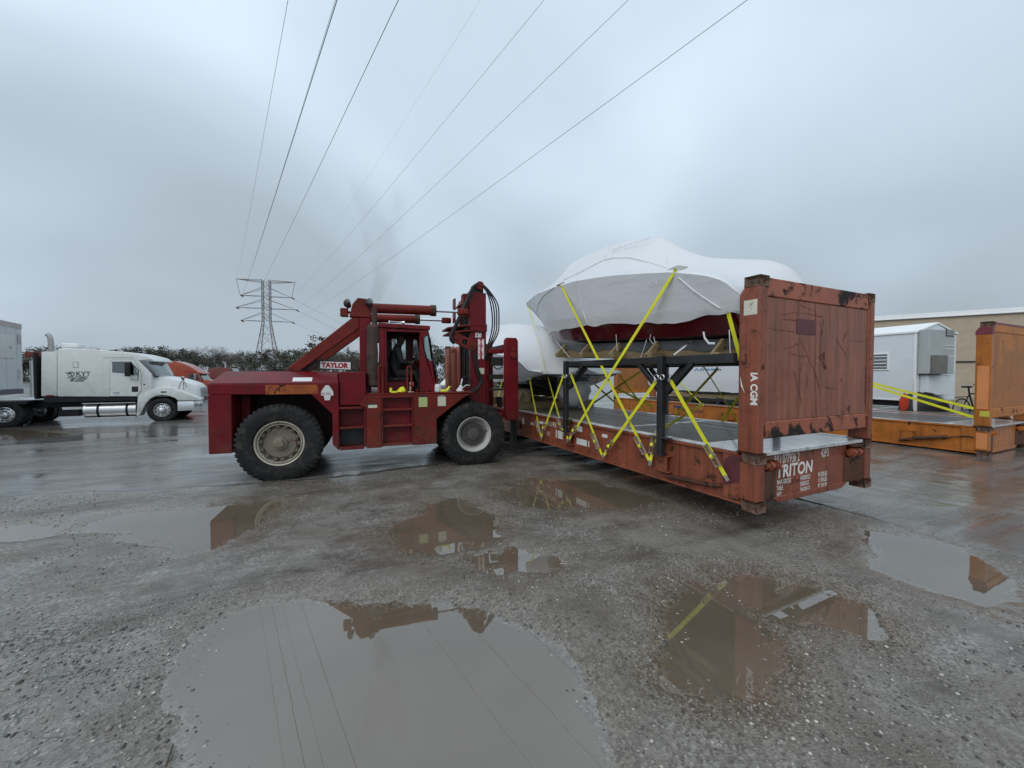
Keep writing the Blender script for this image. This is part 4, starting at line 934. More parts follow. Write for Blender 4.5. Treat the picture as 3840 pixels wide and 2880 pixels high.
# --- middle section with tool shelves
b = MB(); b.box(.945, 1.385, .10, FW - .10, 1.252, 1.84); b.build('engine_cover', 'fk_red', lift, .01)
b = MB(); b.box(.930, .9435, .132, .34, .48, 1.25); b.build('locker_end', 'fk_red', lift)
b = MB(); b.box(.945, 1.385, .30, .34, .50, 1.25); b.box(1.345, 1.384, .06, .30, .50, 1.25); b.box(.945, 1.343, .045, .298, .47, .52); b.build('side_locker', 'fk_red', lift, .006)
b = MB(); b.box(.95, 1.342, .292, .299, .525, .838); b.build('locker_shade_plate', 'black', lift)  # black plate painted in for the shade inside the open locker
for z in (1.19, .84):
    b = MB(); b.box(.945, 1.343, .05, .298, z, z + .035); b.build('shelf', 'fk_red_worn', lift, .004)
# --- tank side with ladder recess
b = MB(); b.prism([(1.27, 1.25), (1.39, 1.435), (1.64, 1.435), (1.64, .48), (1.386, .48), (1.386, 1.2)], 1, .02, .32); b.build('tank_side', 'fk_red_worn', lift, .008)
b = MB(); b.prism([(2.21, 1.435), (3.30, 1.42), (3.16, 1.36), (2.63, .96), (2.63, .49), (2.21, .485)], 1, .02, .32); b.build('front_fender', 'fk_red_worn', lift, .008)
b = MB(); b.prism([(1.2, 1.435), (3.30, 1.42), (3.16, 1.36), (2.63, .96), (2.63, .49), (1.2, .485)], 1, FW - .32, FW - .02); b.build('far_side_panel', 'fk_red_worn', lift, .008)
b = MB(); b.box(1.642, 2.208, .17, .31, .49, 1.37); b.build('ladder_back', 'fk_red', lift, .004)
b = MB(); b.box(1.642, 2.208, .022, .31, 1.372, 1.432); b.build('deck_edge', 'fk_red_worn', lift, .004)
for z in (.52, .86, 1.155):
    b = MB(); b.box(1.645, 2.205, .03, .168, z - .022, z + .022); b.build('ladder_step', 'fk_red_worn', lift, .006)
for x in (1.652, 2.19):
    b = MB(); b.box(x - .01, x + .012, .012, .03, .49, 1.37); b.build('ladder_rail', 'fk_red_worn', lift, .003)
b = MB(); b.box(1.39, 3.34, .021, FW - .021, 1.437, 1.462); b.build('deck', 'fk_red_worn', lift, .004)
# --- overhead frame and braces
for y0, tr in ((.46, 1), (FW - .60, 0)):
    b = MB(); b.box(1.275, 1.475, y0, y0 + .14, 1.462, 2.86); b.build('frame_post', 'fk_red', lift, .012)
    b = MB(); b.prism([(1.10, 2.86), (1.48, 2.86), (1.48, 3.16), (1.40, 3.21), (1.25, 3.22), (1.16, 3.10)], 1, y0 - .01, y0 + .15); b.build('frame_head', 'fk_red_worn', lift, .012)
    b = MB(); b.prism([(0.02, 1.852), (.27, 1.852), (1.273, 2.66), (1.273, 2.858), (1.16, 2.858)], 1, y0 + .01, y0 + .13); b.build('frame_brace', 'fk_red_worn', lift, .012)
b = MB(); b.box(1.29, 1.46, .602, FW - .602, 2.90, 3.05); b.build('frame_crossbar', 'fk_red', lift, .01)
pts = fk2([(655, 712), (1118, 712), (1118, 640), (745, 640)], .62)
b = MB(); b.prism(pts, 1, .605, .63); b.build('radiator_board', 'ply_dark', lift, .003)
pl = fk2([(850, 655), (1060, 662), (1060, 712), (850, 702)], .60)
b = MB(); b.prism(pl, 1, .588, .602); b.build('name_plate', 'sign_white', lift, .002)
xd = Vector((pl[1][0] - pl[0][0], 0, pl[1][1] - pl[0][1])).normalized(); udv = Vector((-xd.z, 0, xd.x)); wd_ = math.dist(pl[2], pl[3]); ht = math.dist(pl[0], pl[3])
lettering('TAYLOR', ht * .98, lift, 'sign_red', Vector((pl[3][0], .586, pl[3][1])) + xd * .02 + udv * ht * .16, xd, udv, sx=wd_ * .92 / (ht * .98 * 4.05), off=.008)
# --- exhaust
muf = MB(); muf.lathe([(.0, 1.56), (.10, 1.56), (.14, 1.60), (.14, 2.66), (.10, 2.71), (0, 2.71)], (1.54, .27, 0), (0, 0, 1), 28)
mm = muf.build('muffler', 'muffler_rust', lift, 0, 30)
for r in range(19):
    for k in range(14):
        pass
perf = MB()
for r in range(17):
    for k in range(9):
        t = R(185 + k * 19 + (r % 2) * 9.5); c, s = math.cos(t), math.sin(t); z = 1.72 + r * .054
        o = Vector((1.54 + .1408 * c, .27 + .1408 * s, z)); e1 = Vector((-s, c, 0)) * .011; e2 = Vector((0, 0, .011))
        perf.add([o - e1 - e2, o + e1 - e2, o + e1 + e2, o - e1 + e2], [(0, 1, 2, 3)])
pf = perf.build('perforations', 'black', mm, recalc=False); pf['kind'] = 'stuff'
b = MB(); b.tube([(1.54, .27, 2.70), (1.54, .27, 2.86), (1.53, .29, 3.02)], .05, 12); b.build('exhaust_pipe', 'muffler_rust', lift)
b = MB(); b.tube([fk(1250, 530, .10), fk(1254, 600, .09), fk(1252, 660, .10)], .014, 8); b.build('grab_handle', 'chrome', lift)
# --- cab
cz = lambda p: fk2(p, .15)
b = MB(); b.prism([(1.60, 2.655), (2.50, 2.64), (2.53, 2.64), (2.53, 2.715), (1.60, 2.735)], 1, .12, 1.10); b.build('cab_roof', 'fk_red', lift, .008)
b = MB(); b.prism([(1.70, 2.40), (1.70, 1.47), (1.62, 1.47), (1.62, 2.652), (1.70, 2.652)], 1, .15, 1.06); b.build('cab_rear_wall', 'fk_red', lift, .004)
b = MB(); b.box(1.702, 1.745, .15, .19, 1.47, 2.65); b.build('door_post', 'fk_red', lift, .006)
b = MB(); b.box(1.748, 2.335, .152, .188, 2.585, 2.635); b.build('door_header', 'fk_red', lift, .004)
wn_ = cz([(1576, 478), (1598, 475), (1610, 500), (1630, 628), (1626, 650), (1610, 655), (1572, 618), (1566, 500)])
b = MB(); holed(b, [(2.335, 2.64), (2.475, 2.64), (2.645, 1.52), (2.645, 1.465), (2.335, 1.465)], [wn_], 1, .15, .19); b.build('cab_front_panel', 'fk_red', lift, 0, 20)
b = MB(); b.prism(wn_, 1, .166, .172); b.build('window_pane', 'glass_green', lift)
cxs = sum(p[0] for p in wn_) / len(wn_); czs = sum(p[1] for p in wn_) / len(wn_)
b = MB(); b.tube([(p[0], .149, p[1]) for p in wn_ + wn_[:2]], .009, 6, False); b.build('window_seal', 'rubber_flat', lift)
far = lambda p: fk2(p, 1.06)
h1 = far([(1345, 500), (1432, 498), (1440, 510), (1440, 640), (1345, 640)]); h2 = far([(1492, 512), (1505, 502), (1520, 515), (1534, 620), (1534, 655), (1490, 625)])
b = MB(); holed(b, [(1.62, 2.65), (2.56, 2.65), (2.74, 1.465), (1.62, 1.465)], [h1, h2], 1, 1.06, 1.09); b.build('cab_far_side', 'fk_red', lift, 0, 20)
for h in (h1, h2):
    b = MB(); b.prism(h, 1, 1.072, 1.078); b.build('window_pane', 'glass_clear', lift)
b = MB(); b.prism([(2.49, 2.64), (2.51, 2.64), (2.675, 1.75), (2.655, 1.75)], 1, .192, 1.058); b.build('windscreen', 'glass_clear', lift)
b = MB(); b.prism([(2.655, 1.75), (2.675, 1.75), (2.70, 1.465), (2.60, 1.465)], 1, .192, 1.058); b.build('cab_front_wall', 'fk_red', lift)
b = MB(); b.prism([(2.28, 1.463), (2.60, 1.463), (2.60, 1.86), (2.44, 1.90), (2.36, 1.75)], 1, .30, 1.05); b.build('dashboard', 'grease_black', lift, .01)
b = MB(); b.box(1.74, 2.12, .36, .88, 1.463, 1.66); b.build('seat_box', 'fk_red', lift, .01)
b = MB(); b.box(1.72, 2.16, .38, .86, 1.662, 1.74); b.prism([(1.71, 1.74), (1.80, 1.74), (1.76, 2.25), (1.71, 2.25)], 1, .38, .86); b.build('seat', 'rubber', lift, .02)
sw = MB(); ctr = Vector((2.215, .60, 1.985)); ax = Vector((-.80, 0, .60))
sw.lathe([(.19, -.012), (.205, 0), (.19, .012), (.178, 0)], ctr, ax, 24, True); sw.tube([ctr, ctr - ax * .26], .022, 8)
for k in range(3):
    t = k * 2.094; e1 = Vector((.6, 0, .8)); sw.tube([ctr, ctr + (e1 * math.cos(t) + Vector((0, 1, 0)) * math.sin(t)) * .19], .01, 6)
sw.build('steering_wheel', 'rubber_flat', lift)
for x in (1.60, 2.10):
    b = MB(); pth = [V(x, .06, 1.462), V(x, .06, 1.90)] + [V(x + .035 - .035 * math.cos(t), .06, 1.90 + .05 * math.sin(t)) for t in [R(a) for a in (30, 60, 90, 120, 150)]] + [V(x + .07, .06, 1.90), V(x + .07, .06, 1.462)]
    b.tube(pth, .021, 8); b.build('hand_rail', 'fk_red_worn', lift)
hn = MB(); hn.lathe([(.008, 0), (.012, .12), (.016, .2), (.035, .27)], fk(1330, 378, .45), (1, 0, -.05), 12); hn.cyl(fk(1328, 372, .45), fk(1328, 398, .45), .018, 8); hn.build('air_horn', 'chrome', lift)
# --- tilt cylinders
for w, xs in ((.53, (1.44, 2.60, 2.70, 3.30)), (FW - .53, (1.44, 2.45, 2.55, 3.22))):
    d = V(1, 0, .012)
    b = MB(); b.cyl((xs[0], w, 3.05), (xs[1], w, 3.068), .095, 20); co = b.build('tilt_cylinder', 'fk_red_worn', lift)
    b = MB(); b.cyl((xs[1], w, 3.068), (xs[2], w, 3.07), .112, 20); b.build('gland', 'muffler_rust', co)
    b = MB(); b.cyl((xs[2], w, 3.07), (xs[3] - .1, w, 3.075), .030, 14); b.build('piston_rod', 'chrome', co)
    b = MB(); b.box(xs[3] - .16, xs[3] + .06, w - .06, w + .06, 3.01, 3.14); b.build('clevis', 'fk_red_worn', co, .02)
    b = MB(); b.cyl((xs[3] - .02, w - .09, 3.075), (xs[3] - .02, w + .09, 3.075), .035, 12); b.build('pin', 'fk_red_worn', co)
# --- lamps
for (x, y, w) in ((1038, 255, .50), (1187, 250, .42)):
    p = fk(x, y, w); b = MB(); b.lathe([(0, -.06), (.05, -.055), (.078, -.02), (.085, .02), (.082, .035)], p, (.9, -.35, .1) if x < 1100 else (.8, -.5, 0), 18); lo_ = b.build('work_lamp', 'black', lift)
    b = MB(); b.lathe([(.082, .03), (.05, .045), (0, .05)], p, (.9, -.35, .1) if x < 1100 else (.8, -.5, 0), 18); b.build('lens', 'glass_dark', lo_)
    b = MB(); b.cyl(p, p + V(0, .03, -.12), .012, 8); b.build('bracket', 'black', lo_)
p = fk(1015, 318, .55); b = MB(); b.box(p.x - .06, p.x + .07, .47, .62, p.z - .075, p.z + .075); lo_ = b.build('rear_lamp', 'fk_red_worn', lift, .01)
b = MB(); b.box(p.x - .072, p.x - .062, .48, .61, p.z - .065, p.z + .065); b.build('lens', 'lens', lo_, .004)
b = MB(); b.beam(p + V(.07, .0, 0), (1.12, .55, 2.96), .05, .04); b.build('lamp_arm', 'fk_red_worn', lift)
# --- mast
for w0, w1, s in ((.64, .80, 1), (FW - .80, FW - .64, -1)):
    b = MB()
    b.box(3.44, 3.78, w0 if s > 0 else w1 - .03, w0 + .03 if s > 0 else w1, .55, 3.52)
    b.box(3.44, 3.475, w0 + .03 if s > 0 else w0, w1 if s > 0 else w1 - .03, .55, 3.50); b.box(3.745, 3.78, w0 + .03 if s > 0 else w0, w1 if s > 0 else w1 - .03, .55, 3.50)
    b.build('outer_mast_rail', 'fk_red', lift, .008)
    b = MB(); v0 = w0 + .035 if s > 0 else w0 - .06; b.box(3.482, 3.73, v0, v0 + .025, .60, 3.66); b.box(3.482, 3.51, v0 + .025, v0 + .10, .60, 3.66); b.box(3.70, 3.73, v0 + .025, v0 + .10, .60, 3.66); b.build('inner_mast_rail', 'grease_black', lift, .004)
b = MB(); b.prism([(3.30, 3.30), (3.44, 3.52), (3.60, 3.60), (3.60, 3.42), (3.44, 3.30)], 1, .90, FW - .90); b.build('mast_head', 'fk_red_worn', lift, .01)
b = MB(); b.box(3.33, 3.438, .84, 1.06, 3.02, 3.52); b.build('mast_plate', 'fk_red_worn', lift, .01)
b = MB(); b.box(3.30, 3.34, FW - .82, FW - .62, 3.0, 3.56); b.build('mast_plate', 'fk_red', lift, .01)
for i, z in enumerate((2.80, 2.69)):
    b = MB(); b.prism([(3.06 + .02 * i, 1.9), (3.06 + .02 * i, 1.2), (3.36, .60), (3.78, .60), (3.78, .638), (3.42, .638), (3.43, 1.9)], 2, z, z + .035); b.build('mast_bracket', 'fk_red_worn', lift, .005)
    b = MB(); b.prism([(3.10, FW - .55), (3.43, FW - .60), (3.43, FW - .64), (3.43, 1.905), (3.10, 1.905)], 2, z, z + .035); b.build('mast_bracket', 'fk_red_worn', lift, .005)
b = MB(); b.box(3.43, 3.79, .60, .637, 2.70, 2.86); b.build('bracket_gusset', 'fk_red', lift, .006)
b = MB(); b.cyl((3.64, .60, 3.66), (3.64, .95, 3.66), .088, 22); b.cyl((3.64, .95, 3.66), (3.64, FW - .60, 3.66), .05, 14); b.build('hose_sheave', 'fk_red_worn', lift)
for w in (.93, 1.10, 1.36, 1.52):
    b = MB(); pts_ = []
    for k in range(70):
        z = .75 + k * .04; b.box(3.50 - .016 - .01 * (k % 2), 3.50 + .016 + .01 * (k % 2), w - .024, w + .024, z, z + .036)
    o = b.build('lift_chain', 'grease_black', lift); o['kind'] = 'stuff'
for w in (1.01, 1.44):
    b = MB(); b.cyl((3.60, w, .6), (3.60, w, 2.6), .06, 14); b.build('lift_cylinder', 'grease_black', lift)
    b = MB(); b.cyl((3.60, w, 2.6), (3.60, w, 3.42), .035, 12); b.build('lift_rod', 'steel', lift)
b = MB(); b.box(3.20, 3.44, .70, FW - .70, 1.463, 1.52); b.build('mast_foot', 'fk_red_worn', lift, .01)
b = MB(); q = fk(1765, 890, .20); b.prism([(2.95, 1.463), (3.14, 1.463), (3.10, 1.60), (3.085, 2.30), (3.045, 2.30), (3.03, 1.60)], 1, .34, .38); b.build('stay_plate', 'fk_red_worn', lift, .004)
# link arm with rounded ends and a square hole
pa, pb = fk(1785, 492, .55), fk(1893, 540, .55); dd = (pb - pa).normalized(); nn = V(-dd.z, 0, dd.x); ring = []
for k in range(9): t = R(90 + k * 22.5); ring.append(pa + (dd * math.cos(t) + nn * math.sin(t)) * .105)
for k in range(9): t = R(-90 + k * 22.5); ring.append(pb + (dd * math.cos(t) + nn * math.sin(t)) * .105)
hc = pa.lerp(pb, .58); hole = [hc + dd * a * .055 + nn * c_ * .055 for a, c_ in ((-1, -.6), (-.6, -1), (.6, -1), (1, -.6), (1, .6), (.6, 1), (-.6, 1), (-1, .6))]
b = MB(); holed(b, [(p.x, p.z) for p in ring], [[(p.x, p.z) for p in hole]], 1, .53, .575); lk = b.build('hose_link', 'fk_red_worn', lift, 0, 25)
for p in (pa, pb): MB().cyl((p.x, .50, p.z), (p.x, .53, p.z), .03, 8).build('link_bolt', 'rust_dark', lk)
b = MB(); b.cyl((pb.x, .575, pb.z), (pb.x, .64, pb.z), .05, 12); b.build('link_pivot', 'fk_red', lk)
# hoses
def hose(pix, w, r=.02, sub=6):
    P = [fk(x, y, w_) for (x, y), w_ in zip(pix, w if isinstance(w, (list, tuple)) else [w] * len(pix))]; out = []
    for i in range(len(P) - 1):
        p0, p1, p2, p3 = P[max(i - 1, 0)], P[i], P[i + 1], P[min(i + 2, len(P) - 1)]
        for k in range(sub):
            t = k / sub; out.append(.5 * ((2 * p1) + (p2 - p0) * t + (2 * p0 - 5 * p1 + 4 * p2 - p3) * t * t + (3 * p1 - p0 - 3 * p2 + p3) * t ** 3))
    out.append(P[-1]); MB().tube(out, r, 8).build('hydraulic_hose', 'hose', lift)
for k in range(4): hose([(1965 + k * 6, 130), (2000 + k * 8, 175), (2028 + k * 16, 260), (2040 + k * 15, 370), (2032 + k * 15, 460), (2003 + k * 8, 560), (1985 + k * 4, 640)], .60 + .012 * k, .015)
hose([(1935, 120), (1900, 150), (1850, 260), (1790, 390), (1755, 470), (1752, 505), (1775, 530)], [.60, .58, .54, .50, .48, .47, .50], .03)
hose([(1945, 120), (1912, 150), (1862, 262), (1800, 395), (1768, 470)], [.62, .60, .56, .53, .52], .02)
for k in range(3): hose([(1905 + k * 8, 600), (1922 + k * 9, 700), (1945 + k * 9, 760), (1955 + k * 6, 800), (1920, 842 + k * 8), (1870, 858 + k * 5)], .60, .016)
hose([(1815, 845), (1828, 780), (1860, 762), (1905, 800)], .58, .014)
hose([(2040, 670), (2060, 700), (2085, 708), (2108, 690)], .50, .012)
# lettering and labels on the mast
p = fk(1930, 480, .632); lettering('520', .125, lift, 'sign_white', (p.x - .03, .634, p.z - .02), (1, 0, 0), (0, 0, 1), sx=.72, off=.006)
a, c = fk(1940, 500, .636), fk(1982, 640, .636); b = MB(); b.box(a.x, c.x, .6345, .638, c.z, a.z); b.build('name_strip', 'sign_white', lift)
n6 = (a.z - c.z) / 6
for i, ch in enumerate('TAYLOR'): lettering(ch, n6 * 1.05, lift, 'sign_red', ((a.x + c.x) / 2, .633, a.z - n6 * (i + .90)), (1, 0, 0), (0, 0, 1), sx=1.0, off=.010, align='CENTER')
a, c = fk(1938, 700, .636), fk(1983, 742, .636); b = MB(); b.box(a.x, c.x, .6345, .638, c.z, a.z); b.build('sticker', 'sticker_cream', lift)
for x0, y0, x1, y1, mt in ((1530, 892, 1590, 968, 'sticker_green'), (1662, 888, 1718, 962, 'sticker_cream'), (1180, 945, 1243, 975, 'sticker_cream')):
    a, c = fk(x0, y0, .018), fk(x1, y1, .018); b = MB(); b.box(a.x, c.x, .0165, .0195, c.z, a.z); so = b.build('sticker', mt, lift)
    b = MB(); b.box(a.x, c.x, .0158, .0164, a.z - .028, a.z); b.build('sticker_header', 'black', so)
    if y0 == 888: lettering('WARNING', .03, so, 'sign_white', (a.x + .02, .0150, a.z - .024), (1, 0, 0), (0, 0, 1), sx=.7)
a, c = fk(660, 768, .16), fk(793, 798, .13)
hy = lambda z: .05 + (z - 1.648) / .202 * .31
b = MB(); zz0, zz1 = 1.68, 1.745; b.add([(a.x, hy(zz0) - .003, zz0), (c.x, hy(zz0) - .003, zz0), (c.x, hy(zz1) - .003, zz1), (a.x, hy(zz1) - .003, zz1)], [(0, 1, 2, 3)]); b.build('plate', 'placard', lift)
a, c = fk(855, 820, .045), fk(940, 922, .045)
b = MB(); b.prism([(a.x + .055, c.z + .0), (c.x - .055, c.z), (c.x - .04, c.z + .08), (c.x, c.z + .08), (c.x, c.z + .145), (c.x - .03, a.z - .06), (c.x - .07, a.z), (a.x + .07, a.z), (a.x + .03, a.z - .06), (a.x, c.z + .145), (a.x, c.z + .08), (a.x + .04, c.z + .08)], 1, .046, .0485); b.build('decal', 'placard', lift)
lettering('BIG RED', .062, lift, 'sign_red', (a.x + .008, .0445, c.z + .09), (1, 0, 0), (0, 0, 1), sx=.62)
# --- carriage and forks
for y0 in (.28, FW - .40):
    b = MB(); b.prism([(4.09, .90), (4.12, .84), (4.35, .84), (4.38, .90), (4.37, 2.50), (4.33, 2.56), (4.12, 2.56), (4.085, 2.50)], 1, y0, y0 + .12); b.build('carriage_upright', 'fk_red', lift, .012)
    b = MB(); b.cyl((4.26, y0 - .05, 2.20), (4.26, y0, 2.20), .075, 6); b.cyl((4.26, y0 - .03, 2.32), (4.26, y0, 2.32), .05, 8); b.build('carriage_bolt', 'fk_red_worn', lift, .004)
for z0, z1_, x0, mt in ((2.24, 2.33, 3.79, 'fk_red'), (1.98, 2.16, 3.84, 'grease_black'), (1.70, 1.80, 3.80, 'grease_black'), (1.46, 1.50, 3.80, 'grease_black')):
    for y0 in (.45, FW - .57):
        b = MB(); b.box(x0, 4.10, y0, y0 + .12, z0, z1_); b.build('carriage_arm', mt, lift, .006)
for z0 in (.88, 2.28):
    b = MB(); b.box(4.14, 4.30, .40, FW - .40, z0, z0 + .16); b.build('carriage_bar', 'fk_red', lift, .01)
b = MB(); b.box(3.79, 3.84, .66, .80, 1.0, 2.35); b.build('carriage_slide', 'fk_red', lift, .006)
b = MB(); b.box(3.85, 4.10, .45, .55, .86, .98); b.build('carriage_arm', 'fk_red', lift, .006)
for y0 in (.62, FW - .82):
    b = MB(); b.prism([(4.385, .17), (6.9, .20), (6.9, .235), (4.50, .262), (4.47, .30), (4.47, 1.25), (4.385, 1.25)], 1, y0, y0 + .20); b.build('fork', 'grease_black', lift, .006)
# --- wheels
def tyre_mesh(r, w, rr, lugs, name):
    b = MB(); hw = w / 2
    b_ = .012
    pr = [(rr, -hw * .80), (rr + .03, -hw * .93), (rr + (r - rr) * .45, -hw), (r - .075, -hw * .97), (r - .030, -hw * .86), (r - .016, -hw * .55), (r - .014, 0), (r - .016, hw * .55), (r - .030, hw * .86), (r - .075, hw * .97), (rr + (r - rr) * .45, hw), (rr + .03, hw * .93), (rr, hw * .80)]
    b.lathe(pr, (0, 0, 0), (0, 1, 0), 72)
    for s in (-1, 1):
        for k in range(lugs):
            t = 2 * math.pi * (k + (.5 if s > 0 else 0)) / lugs; dt = math.pi / lugs * .62
            def P(rad, ang, y): return (rad * math.cos(ang), y, rad * math.sin(ang))
            o = [P(r - .10, t - dt, s * hw * .985), P(r - .10, t + dt, s * hw * .985), P(r - .03, t + dt, s * hw * .93), P(r - .03, t - dt, s * hw * .93)]
            sk = .12
            rt = r - .004; tp = [P(rt, t - dt * .9, s * hw * .86), P(rt, t + dt * .9, s * hw * .86), P(rt, t + dt * .9 + sk, s * .02), P(rt, t - dt * .9 + sk, s * .02)]
            bt = [P(r - .05, t - dt, s * hw * .86), P(r - .05, t + dt, s * hw * .86), P(r - .05, t + dt + sk, s * .02), P(r - .05, t - dt + sk, s * .02)]
            b.add(bt + tp, [(4, 5, 6, 7), (0, 1, 5, 4), (1, 2, 6, 5), (2, 3, 7, 6), (3, 0, 4, 7)])
            b.add(o + tp[:2], [(0, 1, 2, 3), (3, 2, 5, 4)])
    return b.mesh(name, 'rubber', 0, 30)
TY_R = tyre_mesh(.66, .42, .375, 46, 'tyre'); TY_F = tyre_mesh(.64, .40, .345, 46, 'tyre')
def rim_rear():
    b = MB(); b.lathe([(.378, -.165), (.365, -.185), (.352, -.175), (.345, -.12), (.325, -.115), (.322, -.165), (.315, -.165), (.31, -.06), (.27, -.02), (.27, .16)], (0, 0, 0), (0, 1, 0), 48); return b.mesh('rim', 'rim_cream', 0, 30)
def hub_rear():
    b = MB(); b.lathe([(.285, -.03), (.27, -.10), (.235, -.125), (.20, -.115), (.115, -.125), (.11, -.16), (.075, -.175), (.06, -.20), (0, -.205)], (0, 0, 0), (0, 1, 0), 40); return b.mesh('hub', 'hub_dirty', 0, 30)
def clamp():
    b = MB(); b.box(-.03, .03, -.145, -.075, .255, .318); b.cyl((0, -.145, .285), (0, -.165, .285), .014, 6); return b.mesh('rim_clamp', 'hub_dirty', .008)
def rim_front():
    b = MB(); b.lathe([(.348, -.16), (.335, -.18), (.318, -.17), (.31, -.13), (.285, -.10), (.275, -.03), (.26, .0), (.0, .0)], (0, 0, 0), (0, 1, 0), 48); return b.mesh('rim', 'rim_white', 0, 30)
def hub_front():
    b = MB(); b.lathe([(.235, .0), (.23, -.06), (.20, -.075), (.13, -.08), (.12, -.11), (.07, -.125), (0, -.13)], (0, 0, 0), (0, 1, 0), 36)
    for k in range(10):
        t = k * math.pi / 5; b.cyl((.175 * math.cos(t), -.06, .175 * math.sin(t)), (.175 * math.cos(t), -.10, .175 * math.sin(t)), .02, 6)
    return b.mesh('hub', 'hub_dark', 0, 30)
RR, HR, CL, RF, HF = rim_rear(), hub_rear(), clamp(), rim_front(), hub_front()
def wheel(x, y, z, ty, rim, hub, clamps, flip, twist=0.0):
    w = bpy.data.objects.new('wheel', None); COL.objects.link(w); w.parent = lift; w.location = (x, y, z); w.rotation_euler = (0, twist, math.pi if flip else 0)
    obj('tyre', ty, w); obj('rim', rim, w); obj('hub', hub, w)
    for k in range(clamps):
        obj('rim_clamp', CL, w, rot=(0, 2 * math.pi * k / clamps + random.uniform(-.04, .04), 0))
wheel(.03, .21, .645, TY_R, RR, HR, 14, False, .3); wheel(.03, FW - .21, .645, TY_R, RR, HR, 0, True)
wheel(3.36, .20, .625, TY_F, RF, HF, 0, False, .1); wheel(3.36, FW - .20, .625, TY_F, RF, HF, 0, True)
wheel(3.36, .63, .625, TY_F, RF, HF, 0, False, .5); wheel(3.36, FW - .63, .625, TY_F, RF, HF, 0, True)

